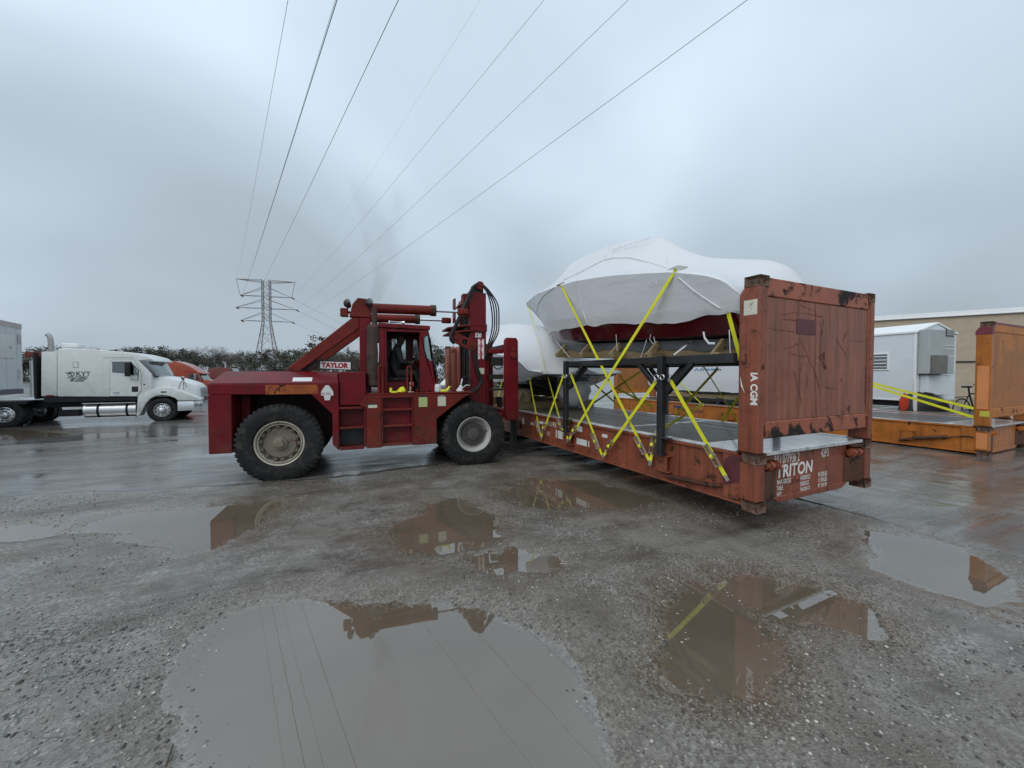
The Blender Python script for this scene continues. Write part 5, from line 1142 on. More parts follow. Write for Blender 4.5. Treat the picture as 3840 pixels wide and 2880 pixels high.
# ------------------------------------------------------------------ the driver, seated with both hands on the wheel
def person():
    me = bpy.data.meshes.new('driver'); J = {}
    def j(n, p, r): J[n] = (Vector(p), r)
    y = .62
    j('pel', (1.90, y, 1.82), .145); j('waist', (1.90, y, 1.98), .135); j('chest', (1.94, y, 2.18), .15); j('neckb', (1.97, y, 2.33), .075); j('neck', (2.0, y, 2.385), .055)
    j('hd0', (2.025, y, 2.43), .075); j('hd1', (2.035, y, 2.50), .092); j('hd2', (2.025, y, 2.57), .08)
    for s, yy in (('l', -1), ('r', 1)):
        j('sh' + s, (1.96, y + yy * .17, 2.28), .075); j('el' + s, (2.02, y + yy * .25, 2.03), .055); j('wr' + s, (2.17, y + yy * .18, 2.02), .036); j('hand' + s, (2.215, y + yy * .17, 2.03), .034)
        j('hip' + s, (1.97, y + yy * .10, 1.80), .10); j('kn' + s, (2.30, y + yy * .13, 1.84), .075); j('an' + s, (2.40, y + yy * .13, 1.54), .052); j('toe' + s, (2.52, y + yy * .14, 1.505), .04)
    names = list(J); idx = {n: i for i, n in enumerate(names)}
    ed = [('pel', 'waist'), ('waist', 'chest'), ('chest', 'neckb'), ('neckb', 'neck'), ('neck', 'hd0'), ('hd0', 'hd1'), ('hd1', 'hd2')]
    for s in 'lr': ed += [('chest', 'sh' + s), ('sh' + s, 'el' + s), ('el' + s, 'wr' + s), ('wr' + s, 'hand' + s), ('pel', 'hip' + s), ('hip' + s, 'kn' + s), ('kn' + s, 'an' + s), ('an' + s, 'toe' + s)]
    me.from_pydata([J[n][0] for n in names], [(idx[a], idx[c]) for a, c in ed], []); me.update()
    o = bpy.data.objects.new('person', me); COL.objects.link(o); o.matrix_world = FK.m
    md = o.modifiers.new('skin', 'SKIN'); me.skin_vertices[0]
    for i, n in enumerate(names): me.skin_vertices[0].data[i].radius = (J[n][1], J[n][1])
    me.skin_vertices[0].data[idx['pel']].use_root = True
    o.modifiers.new('sub', 'SUBSURF').levels = 1; o.modifiers['sub'].render_levels = 2
    m, nt, n, l, bb = M_new('driver_clothes'); tc = N(n, 'ShaderNodeTexCoord').outputs['Object']; sp = N(n, 'ShaderNodeSeparateXYZ'); l.new(tc, sp.inputs[0])
    hd = ramp(nt, sp.outputs['Z'], .5, .5); gt = N(n, 'ShaderNodeMath', operation='GREATER_THAN'); gt.inputs[1].default_value = 2.375; l.new(sp.outputs['Z'], gt.inputs[0])
    g2 = N(n, 'ShaderNodeMath', operation='GREATER_THAN'); g2.inputs[1].default_value = 2.165; l.new(sp.outputs['X'], g2.inputs[0])
    l2 = N(n, 'ShaderNodeMath', operation='GREATER_THAN'); l2.inputs[1].default_value = 1.97; l.new(sp.outputs['Z'], l2.inputs[0])
    mu = N(n, 'ShaderNodeMath', operation='MULTIPLY'); l.new(g2.outputs[0], mu.inputs[0]); l.new(l2.outputs[0], mu.inputs[1])
    mx = N(n, 'ShaderNodeMath', operation='MAXIMUM'); l.new(gt.outputs[0], mx.inputs[0]); l.new(mu.outputs[0], mx.inputs[1])
    l.new(mixc(nt, mx.outputs[0], (0.008, 0.009, 0.012), (0.07, 0.04, 0.028)), bb.inputs['Base Color']); bb.inputs['Roughness'].default_value = .8  # dark clothes, darkened further to stand in for the cab's shade
    me.materials.append(m)
    tag(o, 'person in dark work clothes sitting in the forklift cab, hands on the steering wheel', 'person')
    hr_ = MB(); hr_.lathe([(.0, .10), (.06, .09), (.094, .04), (.10, -.01), (.095, -.03)], (2.018, y, 2.555), (-.1, 0, 1), 18); hr_.add([(2.06, y - .07, 2.565), (2.06, y + .07, 2.565), (2.16, y + .045, 2.55), (2.16, y - .045, 2.55), (2.06, y - .07, 2.575), (2.06, y + .07, 2.575), (2.16, y + .045, 2.56), (2.16, y - .045, 2.56)], [(3, 2, 1, 0), (4, 5, 6, 7), (0, 1, 5, 4), (1, 2, 6, 5), (2, 3, 7, 6), (3, 0, 4, 7)])
    hr_.build('cap', 'cloth_dark', o)
    f = MB()
    f.lathe([(.0, .022), (.012, .012), (.014, 0), (.0, -.014)], (2.128, y, 2.49), (0, 0, 1), 8); f.build('nose', 'skin', o)
    for s in (-1, 1):
        f = MB(); f.lathe([(0, .008), (.011, .004), (.012, 0), (0, -.006)], (2.112, y + s * .034, 2.515), (1, 0, 0), 8); f.build('eye', 'black', o)
        f = MB(); f.lathe([(0, .01), (.026, .004), (.028, -.004), (0, -.01)], (2.02, y + s * .095, 2.50), (.2, s, 0), 10); f.build('ear', 'skin', o)
        for k in range(5):   # fingers closed round the rim
            f = MB(); base = Vector((2.225, y + s * (.17 - .006), 2.055 - .017 * k)); L = (.045, .052, .055, .05, .04)[k]
            f.tube([base, base + V(L * .45, s * .004, .008), base + V(L * .5, -s * .025, .012), base + V(L * .1, -s * .038, .006)], [.0085, .009, .0085, .007], 7); f.build('finger' if k else 'thumb', 'skin', o)
    f = MB(); f.beam((2.116, y - .022, 2.452), (2.116, y + .022, 2.452), .008, .006); f.build('mouth', 'black', o)
person()

# ------------------------------------------------------------------ odds and ends lying on the forklift deck
def on_deck(name, label, cat, mat, builder, px, py, w, bevel=.004):
    p = fk(px, py, w); b = MB(); builder(b, V(p.x, w, 1.463)); o = b.build(name, mat, None, bevel, 50); o.matrix_world = FK.m; return tag(o, label, cat)
def lump(b, p):
    rows = []
    for i in range(7):
        t = i / 6 * math.pi; rows.append([p + V(.085 * math.cos(t) * -1, .05 * math.sin(t) * math.cos(u) * (1 + .3 * math.sin(3 * u + i)), .002 + (.045 + .02 * math.sin(2 * u + i)) * math.sin(t) * (1 + math.sin(u))) for u in [k * math.pi / 5 for k in range(10)]])
    b.grid(rows, True); ribbon(b, [p + V(-.08, -.02, .012), p + V(-.15, -.03, .01), p + V(-.19, -.03, .03), p + V(-.185, -.03, .09)], .045, .004, (0, 1, 0))
on_deck('strap_bundle', 'crumpled yellow strap bundle lying on the forklift deck by the ladder', 'strap', 'strap_light', lump, 1410, 870, .08)
def jug(b, p): b.lathe([(0, .001), (.055, .001), (.062, .012), (.062, .10), (.058, .125), (.05, .135), (.05, .15), (0, .152)], p, (0, 0, 1), 18)
on_deck('white_tub', 'dirty white plastic tub standing on the front of the forklift deck', 'tub', paint('tub_white', (0.62, 0.63, 0.62), .45, .1, dirt=(0.2, 0.19, 0.17), dirt_amt=.35), jug, 1663, 870, .10)
def jack(b, p):
    b.box(p.x - .05, p.x + .05, p.y - .04, p.y + .04, p.z, p.z + .02); b.lathe([(.028, .02), (.028, .11), (.016, .115), (.016, .16)], p, (0, 0, 1), 12); b.box(p.x - .02, p.x + .045, p.y - .03, p.y + .03, p.z + .12, p.z + .19)
on_deck('bottle_jack', 'small red and silver hydraulic jack on the deck below the cab door', 'jack', 'zinc', jack, 1475, 872, .08)
p = fk(1483, 812, .08); b = MB(); b.box(p.x - .035, p.x + .035, .045, .05, p.z - .035, p.z + .03); o = b.build('red_tag', 'sign_red', None, .003); o.matrix_world = FK.m; tag(o, 'red tag hanging on the small jack', 'tag')
def wedge(b, p): b.prism([(p.x - .09, p.z), (p.x + .04, p.z), (p.x + .10, p.z + .10), (p.x + .085, p.z + .11), (p.x + .02, p.z + .045), (p.x - .09, p.z + .045)], 1, p.y - .03, p.y + .03)
on_deck('wheel_wedge', 'bright yellow plastic wedge beside the white tub', 'wedge', 'strap_light', wedge, 1712, 872, .08)
def rag(b, p):
    rows = []
    for i in range(8):
        z = .12 * (1 - i / 7) + .005; rr = .02 + .05 * i / 7; rows.append([p + V(rr * math.cos(u) * (1 + .35 * math.sin(3 * u + i)) + .02 * (1 - i / 7), rr * .6 * math.sin(u), z) for u in [k * math.pi / 6 for k in range(12)]])
    b.grid(rows, True); b.tube([p + V(.02, 0, .11), p + V(.03, 0, .16), p + V(.05, 0, .25)], [.012, .016, .014], 8); b.tube([p + V(.06, 0, .07), p + V(.12, 0, .12), p + V(.20, 0, .12)], .01, 6)
on_deck('rag', 'white rag and bottle crumpled at the foot of the mast', 'rag', 'twine', rag, 1815, 875, .22)
for i, x in enumerate((1520, 1590)):
    def cap(b, p): b.lathe([(0, 0), (.035, 0), (.035, .03), (.055, .035), (.055, .05), (.02, .055), (0, .06)], p, (0, 0, 1), 12)
    p = fk(x, 870, .14); b = MB(); cap(b, V(p.x, .14, 1.463)); b.build('filler_cap', 'fk_red_worn', lift)
# ------------------------------------------------------------------ road tractors
paint('truck_white', (0.72, 0.74, 0.72), .28, .05, dirt=(0.42, 0.38, 0.30), dirt_amt=.12, streak=.2, coat=.4, bump_s=.03, mud=.55, mud_z=(1.6, .4))
paint('truck_orange', (0.36, 0.072, 0.040), .30, .12, dirt=(0.16, 0.05, 0.035), dirt_amt=.15, coat=.5, bump_s=.03)
paint('alu', (0.60, 0.60, 0.60), .32, .1, metal=.85, dirt_amt=.25, bump_s=.05)
paint('frame_black', (0.014, 0.014, 0.016), .55, .3, dirt_amt=.3)
paint('brick_red', (0.16, 0.035, 0.03), .5, .3, dirt_amt=.5)
paint('trailer_white', (0.60, 0.64, 0.66), .4, .05, dirt=(0.38, 0.38, 0.36), dirt_amt=.2, streak=.25, bump_s=.05, alt=(0.52, 0.56, 0.58), alt_amt=.35, alt_scale=.5)
plain('amber', (0.5, 0.12, 0.03), .3); plain('lamp_red', (0.22, 0.03, 0.02), .3); plain('grille', (0.5, 0.51, 0.52), .25, .9); plain('groove', (0.10, 0.10, 0.10), .7)
plain('ink_green', (0.012, 0.075, 0.03), .5)
sf = on_z(607.6, 1583)
FT = Frame(sf.x, sf.y, 0.0, R(26))
z4 = lambda x, y: (.3707 * x, 1100 + .3706 * y)
def truck_tyre(r, w):
    b = MB(); h = w / 2; b.lathe([(r * .56, -h * .8), (r * .62, -h * .95), (r * .82, -h), (r * .95, -h * .92), (r, -h * .72), (r, h * .72), (r * .95, h * .92), (r * .82, h), (r * .56, h * .8)], (0, 0, 0), (0, 1, 0), 40); return b.mesh('tyre', 'rubber', 0, 35)
def truck_rim(r):
    b = MB(); b.lathe([(r * .57, -.13), (r * .54, -.145), (r * .50, -.12), (r * .46, -.06), (r * .30, -.075), (r * .20, -.09), (r * .19, -.15), (r * .10, -.17), (0, -.17)], (0, 0, 0), (0, 1, 0), 36)
    return b.mesh('rim', 'alu', 0, 30)
def rim_holes(r):
    b = MB()
    for k in range(10):
        t = k * math.pi / 5; c, s = math.cos(t), math.sin(t); o = V(r * .44 * c, -.069, r * .44 * s); a = V(-s, 0, c) * .035; e = V(c, 0, s) * .017
        b.add([o - a - e, o + a - e, o + a + e, o - a + e], [(0, 1, 2, 3)]); o = V(r * .27 * c, -.094, r * .27 * s); b.cyl(o, o + V(0, -.03, 0), .018, 6)
    return b.mesh('hand_holes', 'black', 0)
TT, TR, TH = truck_tyre(.45, .27), truck_rim(.45), rim_holes(.45)
def truck_wheel(root, x, y, flip=False):
    w = bpy.data.objects.new('wheel', None); COL.objects.link(w); w.parent = root; w.location = (x, y, .45); w.rotation_euler = (0, random.random(), math.pi if flip else 0)
    obj('tyre', TT, w); r = obj('rim', TR, w); obj('hand_holes', TH, r)
def semi_white():
    t = thing('tractor_truck', 'white sleeper tractor truck with green lettering parked at left', 'truck', FT)
    def T(pts, w): return [(q.x, q.z) for q in (FT.plane(*z4(x, y), 1, w) for x, y in pts)]
    TWW = 2.25
    b = MB(); b.prism(T([(415, 1040), (418, 590), (575, 590), (575, 1040)], .08), 1, .08, TWW - .08); b.build('rear_fairing', 'truck_white', t, .02, seg=2)
    b = MB(); b.prism(T([(577, 1045), (577, 572), (600, 560), (700, 556), (1000, 572), (1330, 598), (1500, 640), (1545, 672), (1405, 682), (1535, 820), (1535, 975), (1400, 1048)], .05), 1, .05, TWW - .05); b.build('cab_body', 'truck_white', t, .05, seg=3)
    b = MB(); b.prism(T([(1395, 655), (1500, 645), (1565, 682), (1560, 690), (1400, 690)], .10), 1, .10, TWW - .10); b.build('sun_visor', 'truck_white', t, .02, seg=2)
    ws = T([(1408, 688), (1540, 835), (1585, 838), (1500, 690)], .12); b = MB(); b.prism(ws, 1, .13, TWW - .13); b.build('windscreen', 'glass_dark', t, .02, seg=2)
    dr = T([(1110, 1045), (1110, 690), (1150, 665), (1360, 665), (1430, 810), (1430, 990), (1380, 1045)], .045)
    b = MB(); b.prism(dr, 1, .044, .06); d = b.build('door_seam', 'groove', t, .01)
    cx = sum(p[0] for p in dr) / len(dr); czz = sum(p[1] for p in dr) / len(dr); ins = [(cx + (p[0] - cx) * .975, czz + (p[1] - czz) * .98) for p in dr]
    b = MB(); b.prism(ins, 1, .036, .05); d = b.build('door', 'truck_white', t, .008)
    b = MB(); b.prism(T([(1135, 690), (1330, 690), (1405, 830), (1330, 828), (1320, 815), (1135, 800)], .035), 1, .030, .037); b.build('window_pane', 'glass_dark', d, .002)
    q = FT.plane(*z4(1365, 970), 1, .03); b = MB(); b.box(q.x - .09, q.x + .09, .028, .036, q.z - .10, q.z + .10); b.build('lower_window', 'black', d, .02)
    q = FT.plane(*z4(1175, 1003), 1, .03); b = MB(); b.box(q.x - .08, q.x + .08, .024, .036, q.z - .03, q.z + .03); b.build('door_handle', 'grille', d, .006)
    q = FT.plane(*z4(765, 722), 1, .05); b = MB(); b.box(q.x - .07, q.x + .07, .044, .051, q.z - .10, q.z + .10); b.build('vent_hatch', 'groove', t, .02)
    b = MB(); b.box(q.x - .058, q.x + .058, .041, .046, q.z - .088, q.z + .088); b.build('hatch_cover', 'truck_white', t, .02)
    b = MB(); b.prism(T([(1040, 652), (1040, 600), (1330, 615), (1355, 650)], .05), 1, .036, .05); b.build('roof_trim', 'truck_white', t, .006)
    # hood lofted from cab to nose
    rows = []
    for px, top, y0, zl in ((1530, 838, .16, .95), (1640, 838, .20, .95), (1760, 855, .25, .95), (1880, 885, .32, .93), (1975, 915, .40, .90), (2012, 945, .46, .88), (2025, 1060, .50, .86)):
        p = FT.plane(*z4(px, top), 1, .4); zt = p.z
        rows.append([V(p.x, y0, zl), V(p.x, y0, zt - .30 if zt - .3 > zl else zl + .01), V(p.x, y0 + .10, zt - .06), V(p.x, y0 + .30, zt), V(p.x, TWW / 2, zt + .02), V(p.x, TWW - y0 - .30, zt), V(p.x, TWW - y0 - .10, zt - .06), V(p.x, TWW - y0, zt - .30 if zt - .3 > zl else zl + .01), V(p.x, TWW - y0, zl)])
    b = MB(); b.grid(rows); m = len(b.v); b.f.append(tuple(range(m - 9, m))); b.build('hood', 'truck_white', t, 0, 40)
    nx = rows[-1][0].x
    for k in range(8):
        z = .90 + k * .05; b = MB(); b.box(nx - .005, nx + .03, .60, TWW - .60, z, z + .022); b.build('grille_bar', 'grille', t, .004)
    fp = T([(1392, 1045), (1440, 1015), (1500, 985), (1560, 962), (1620, 950), (1690, 950), (1750, 960), (1880, 1005), (1960, 1035), (2035, 1062), (2035, 1085), (1800, 1088), (1770, 1060), (1700, 1036), (1640, 1030), (1580, 1036), (1520, 1065), (1470, 1120), (1440, 1180), (1410, 1242), (1378, 1242)], .02)
    for y0, y1 in ((.02, .52), (TWW - .52, TWW - .02)):
        b = MB(); b.prism(fp, 1, y0, y1); b.build('front_fender', 'truck_white', t, .03, seg=2)
    bp = T([(1795, 1108), (2030, 1090), (2040, 1180), (1820, 1200)], .05)
    b = MB(); x0, x1 = bp[0][0], bp[1][0]; b.prism([(x0, .04), (x1 - .22, .04), (x1, .34), (x1, TWW - .34), (x1 - .22, TWW - .04), (x0, TWW - .04), (x0, TWW - .10), (x0, .10)], 2, .40, .76); b.build('bumper', 'chrome', t, .02, seg=2)
    q = FT.plane(*z4(1945, 1046), 1, .06); b = MB(); b.prism([(q.x - .20, q.z + .08), (q.x - .05, q.z + .09), (q.x + .16, q.z - .05), (q.x - .17, q.z - .07)], 1, .010, .05); b.build('headlight', 'lens', t, .012)
    q = FT.plane(*z4(1655, 998), 1, .018); b = MB(); b.box(q.x - .08, q.x + .08, .012, .022, q.z - .025, q.z + .025); b.build('badge', 'black', t, .003)
    q = FT.plane(*z4(1460, 922), 1, .04); b = MB(); b.box(q.x - .03, q.x + .03, .04, .052, q.z - .02, q.z + .02); b.build('marker_lamp', 'lamp_red', t, .004)
    # fuel tank with straps, step, skirts
    a, c = T([(825, 1110), (1370, 1240)], .05)
    b = MB(); b.cyl((a[0], .34, .50), (c[0], .34, .50), .26, 28); tk = b.build('fuel_tank', 'alu', t, .01)
    for px in (980, 1275):
        q = T([(px, 1170)], .05)[0]; b = MB(); b.lathe([(.263, -.035), (.263, .035)], (q[0], .34, .50), (1, 0, 0), 28); b.build('tank_strap', 'frame_black', tk)
    b = MB(); b.box(a[0], c[0], .06, .20, .225, .255); b.build('running_board', 'alu', t, .006)
    b = MB(); b.box(a[0], c[0], .06, .22, .745, .775); b.build('tank_step', 'alu', t, .006)
    b = MB(); b.box(-6.5, .9, .62, .74, .62, .90); b.build('chassis_rail', 'frame_black', t, .01)
    b = MB(); b.box(-6.5, .9, TWW - .74, TWW - .62, .62, .90); b.build('chassis_rail', 'frame_black', t, .01)
    q0, q1 = T([(440, 1050), (1390, 1085)], .10); b = MB(); b.box(q0[0], q1[0], .10, TWW - .10, q1[1], q0[1] + .01); b.build('cab_underside', 'frame_black', t, .01)
    q0, q1 = T([(590, 1185), (815, 1240)], .3); b = MB(); b.box(q0[0], q1[0], .25, .60, q1[1], q0[1]); b.build('battery_box', 'frame_black', t, .02)
    q0 = T([(200, 1070)], .3)[0]; b = MB(); b.box(-5.6, q0[0] + 1.0, .40, TWW - .40, .905, .93); b.build('rear_deck_plate', 'alu', t, .004)
    # behind the cab: pipes and a dark bulkhead
    q = T([(395, 600), (335, 700), (400, 1050)], .3); b = MB(); b.box(q[2][0] - .06, q[2][0] + .01, .15, TWW - .15, .95, 2.55); b.build('bulkhead', 'frame_black', t, .01)
    q0, q1 = T([(255, 590), (415, 640)], .3); b = MB(); b.box(q0[0], q1[0], .25, TWW - .25, q1[1] - .02, q0[1]); b.build('rear_rack', 'brick_red', t, .01)
    q0, q1 = T([(330, 680), (330, 1045)], .35); b = MB(); b.cyl((q0[0], .35, q1[1]), (q0[0], .35, q0[1]), .075, 12); b.build('exhaust_pipe', 'alu', t)
    q = [FT.plane(*z4(x, y), 1, .9) for x, y in ((515, 640), (515, 500), (510, 455), (495, 425), (475, 415))]; b = MB(); b.tube(q, .075, 12); b.build('exhaust_stack', 'galv', t)
    q0 = T([(720, 525)], .7)[0]; b = MB(); b.box(q0[0] - .22, q0[0] + .22, .6, 1.2, q0[1] - .09, q0[1] + .06); b.build('roof_unit', 'truck_white', t, .03)
    for px in (1140, 1340, 1390):
        q0 = T([(px, 590)], .8)[0]; b = MB(); b.lathe([(.015, -.10), (.02, .05), (.05, .12)], (q0[0], .8, q0[1] + .05), (1, 0, 0), 10); b.build('roof_horn', 'frame_black', t)
    # mirrors
    q0, q1 = T([(1262, 700), (1318, 840)], -.10); b = MB(); b.box(q0[0], q1[0], -.16, -.04, q1[1], q0[1]); mr = b.build('mirror', 'frame_black', t, .025, seg=2)
    pp = [FT.plane(*z4(x, y), 1, -.06) for x, y in ((1318, 700), (1400, 780), (1395, 880), (1320, 870))]; b = MB(); b.tube(pp, .014, 6); b.build('mirror_arm', 'frame_black', mr)
    q = FT.plane(*z4(1850, 855), 1, .18); b = MB(); b.lathe([(0, -.02), (.06, -.012), (.062, 0), (0, .004)], q, (.5, -.8, 0), 14); mr = b.build('hood_mirror', 'chrome', t)
    for px, py in ((1805, 970), (1862, 980), (1888, 948)):
        b = MB(); b.tube([q, FT.plane(*z4(px, py), 1, .06 if px < 1880 else .30)], .010, 6); b.build('mirror_leg', 'frame_black', mr)
    for x in (0, -4.05, -5.35):
        truck_wheel(t, x, .14); truck_wheel(t, x, TWW - .14, True)
        if x: truck_wheel(t, x, .44); truck_wheel(t, x, TWW - .44, True)
    b = MB(); b.box(-.1, .1, .3, TWW - .3, .38, .52); b.build('front_axle', 'frame_black', t)
    b = MB(); b.prism([(-4.55, .78), (-3.55, .78), (-3.50, .90), (-4.60, .90)], 1, .02, .60); b.build('mud_flap', 'frame_black', t, .01)
    q0 = T([(507, 1035)], .07)[0]; b = MB(); b.box(q0[0] - .09, q0[0] + .09, .06, .078, q0[1] - .025, q0[1] + .025); b.build('side_lamp', 'lamp_red', t, .008)
    # lettering
    g = lambda x, y: FT.plane(*z4(x, y), 1, .047)
    a = g(768, 832); lettering('KYT', .20, t, 'ink_green', (a.x, .046, a.z), (1, 0, 0), (0, 0, 1), sx=1.0, off=.004)
    b = MB(); c = g(875, 836); b.box(a.x, c.x, .0455, .049, a.z - .03, a.z - .014); b.build('lettering_rule', 'ink_green', t)
    c = g(718, 818); gl = MB()
    for k in range(5): gl.lathe([(.085 - .002 * k, 0), (.092 - .002 * k, 0)], (c.x, .0455, c.z), (0, 1, 0), 24)
    gl.prism([(c.x - .05, c.z + .05), (c.x + .02, c.z + .06), (c.x + .01, c.z + .01), (c.x - .03, c.z - .01), (c.x - .06, c.z + .01)], 1, .0452, .048); gl.prism([(c.x + .0, c.z - .01), (c.x + .05, c.z - .02), (c.x + .02, c.z - .07), (c.x - .01, c.z - .04)], 1, .0452, .048)
    gl.box(c.x - .16, c.x + .10, .0452, .048, c.z + .035, c.z + .05); gl.build('globe_emblem', 'ink_green', t)
    for i, (tx, px, py, w_) in enumerate((('US DOT 3098437', 680, 862, .62), ('MC 076256', 718, 878, .45), ('VIN BJ30263', 705, 894, .48))):
        a = g(px, py); lettering(tx, .085, t, 'ink_green', (a.x, .046, a.z), (1, 0, 0), (0, 0, 1), sx=w_ / (.085 * len(tx) * .62), off=.002)
    return t
tw = semi_white()
tw2 = copy_tree(tw); pw = on_z(1672, 1520); tw2.location = (-3.7, 21.5, 0); tw2.rotation_euler = (0, 0, R(-120)); tw2.scale = (.98, .98, .98)
tw2['label'] = 'white tractor truck partly seen between the forklift cab and mast'
p_ = on_y(1655, 1440, 24.0); 
# white box trailer at the left edge
TA = Vector((-22.5, 18.06, 0)); td = Vector((.554, -.832, 0)); FB = Frame(TA.x, TA.y, 0.0, math.atan2(td.y, td.x))
tb = thing('box_trailer', 'white box trailer cut off by the left edge of the photo', 'trailer', FB)
b = MB(); b.box(0, 12.0, -2.5, 0, 1.14, 4.05); b.build('box', 'trailer_white', tb, .02)
b = MB(); b.box(-.01, 12.0, -2.505, .012, 3.86, 4.09); b.build('roof_rail', paint('rail_pink', (0.50, 0.44, 0.44), .5, .1, dirt_amt=.3), tb, .01)
b = MB(); b.box(-.01, 12.0, -2.505, .012, .92, 1.13); b.build('floor_rail', paint('rail_grey', (0.10, 0.11, 0.13), .5, .2), tb, .01)
for x0, x1, z0, z1_, mt in ((.10, .42, 3.2, 3.6, 'rail_pink'), (.28, .50, 1.55, 2.0, 'rail_pink'), (.7, 2.6, 2.5, 3.5, 'truck_white'), (1.0, 1.2, 2.9, 3.02, 'rail_pink')):
    b = MB(); b.box(x0, x1, .012, .018, z0, z1_); b.build('panel_plate', mt, tb, .003)
for k in range(12):
    b = MB(); b.box(.5 + k * .9, .52 + k * .9, .001, .010, 1.14, 3.86); b.build('panel_seam', 'trailer_white', tb)
# orange-red tractor further back
so = on_z(768, 1492); FO_ = Frame(so.x, so.y, 0.0, R(24)); z6 = lambda x, y: (580 + .1809 * x, 1300 + .1808 * y)
to = thing('tractor_truck', 'orange-red tractor truck with tall sloping roof behind the white truck', 'truck', FO_)
def TO(pts, w): return [(q.x, q.z) for q in (FO_.plane(*z6(x, y), 1, w) for x, y in pts)]
b = MB(); b.prism(TO([(105, 760), (105, 290), (140, 282), (400, 295), (560, 340), (750, 420), (860, 490), (900, 525), (900, 545), (690, 560), (690, 760)], .05), 1, .05, 2.2); b.build('sleeper', 'truck_orange', to, .06, seg=3)
b = MB(); b.prism(TO([(692, 780), (692, 552), (900, 545), (985, 690), (985, 780)], .07), 1, .07, 2.18); b.build('cab', 'truck_orange', to, .03, seg=2)
b = MB(); b.prism(TO([(870, 545), (930, 530), (985, 555), (980, 566), (870, 566)], .05), 1, .06, 2.2); b.build('sun_visor', 'truck_orange', to, .02)
b = MB(); b.prism(TO([(903, 575), (985, 692), (1020, 692), (935, 575)], .1), 1, .12, 2.12); b.build('windscreen', 'glass_dark', to)
b = MB(); b.prism(TO([(705, 685), (705, 570), (800, 565), (880, 570), (930, 690)], .06), 1, .055, .069); b.build('window_pane', 'glass_dark', to)
b = MB(); b.prism(TO([(245, 640), (245, 570), (420, 575), (425, 645)], .04), 1, .04, .049); b.build('sleeper_window', 'glass_dark', to)
b = MB(); b.prism(TO([(987, 780), (987, 690), (1100, 690), (1250, 720), (1330, 790), (1330, 1000), (1240, 960), (1150, 890), (1060, 880), (985, 930), (950, 900)], .1), 1, .10, 2.15); b.build('hood', 'truck_orange', to, .06, seg=3)
b = MB(); b.prism(TO([(605, 530), (620, 500), (860, 515), (890, 525)], .03), 1, .035, .049); b.build('side_vent', 'sign_red', to)
b = MB(); b.box(-6, 1.2, .6, 1.7, .5, .95); b.build('chassis_rail', 'frame_black', to)
q0, q1 = TO([(815, 575), (850, 680)], -.1); b = MB(); b.box(q0[0], q1[0], -.16, .0, q1[1], q0[1]); b.build('mirror', 'chrome', to, .02)
b = MB(); b.prism(TO([(105, 1000), (105, 765), (950, 785), (950, 900)], .07), 1, .08, 2.17); b.build('lower_body', 'truck_orange', to, .02)
for x in (.1, -4.4, -5.7): truck_wheel(to, x, .14); truck_wheel(to, x, 2.1, True)
# distant dark red tractor peeking over the forklift hood
fr_ = on_y(850, 1420, 40.0); td2 = thing('tractor_truck', 'distant dark red tractor peeking over the rear hood of the forklift', 'truck', loc=(fr_.x, 40.0, 0), yaw=R(20))
b = MB(); b.prism([(-1.6, .9), (-1.6, 2.3), (-.9, 2.5), (.3, 2.45), (.7, 1.75), (2.0, 1.55), (2.1, .8)], 1, 0, 2.2); b.build('body', 'brick_red', td2, .1, seg=2)
b = MB(); b.prism([(.32, 2.42), (.72, 1.77), (.80, 1.77), (.42, 2.42)], 1, .1, 2.1); b.build('windscreen', 'glass_dark', td2)
b = MB(); b.cyl((-.2, .4, 2.4), (-.2, .4, 3.0), .06, 10); b.build('exhaust_stack', 'alu', td2)
truck_wheel(td2, 1.4, .1); truck_wheel(td2, -2.2, .1)

# ------------------------------------------------------------------ second, orange flat rack with its own boat
FO = Frame(10.17, 8.33, .03, R(25))
orack = thing('flat_rack_container', 'orange flat rack at right with maroon post top and mostly empty deck', 'flat rack', FO, group='orange flat racks')
H_ = 2.591
flat_rack(orack, 'orange', 'orange_wall', 'orange_rail', [(.78, 2.9), (3.0, 5.9), (6.0, 9.6), (9.7, 11.4)], panels=1)
for ch in list(orack.children):      # this rack is the taller type: stretch what stands above the deck
    nm = ch.name.split('.')[0]
    if nm in ('wall_panel', 'wall_core'): ch.scale.z = 1.2035; ch.location.z = -.1747
    if nm == 'post': ch.scale.z = (2.896 - .653) / (2.591 - .653); ch.location.z = .653 * (1 - ch.scale.z)
    if nm in ('top_rail',): ch.location.z = .305
    if nm == 'corner_fitting' and ch.location.z > 2: ch.location.z += .305
    if nm == 'bottom_rail': ch.scale.z = 1.05; ch.location.z = -.02
b = MB(); b.prism([(-.001, 2.62), (.245, 2.62), (.245, 2.70), (.195, 2.781), (-.001, 2.781)], 0, -.004, .108); b.build('post_top', 'maroon', orack, .006)
b = MB(); b.box(.16, W_ - .16, .006, .104, 2.84, 2.885); b.build('rail_edge', 'maroon', orack, .004)
b = MB(); b.box(-.002, .001, .03, .20, 1.02, 1.95); b.build('paint_patch', 'orange_new', orack); b = MB(); b.box(-.001, .0035, .03, .19, .16, .50); b.build('paint_patch', 'orange_new', orack)
b = MB(); b.box(-.003, .001, .01, .15, .86, .98); b.build('placard', 'placard_yellow', orack)
pts = [FO.plane(*((3200 + .392 * x), 1100 + .392 * y), 0, -.02) for x, y in ((440, 1400), (600, 1385), (890, 1370))]
b = MB(); b.tube(pts, .04, 12); b.build('spring_bar', 'rust_dark', orack)
pts = [FO.plane(*((3200 + .392 * x), 1100 + .392 * y), 0, -.02) for x, y in ((890, 1375), (1000, 1368), (1100, 1365), (1160, 1380))]
b = MB(); b.tube(pts, .014, 8); b.build('spring_rod', 'rust_dark', orack)
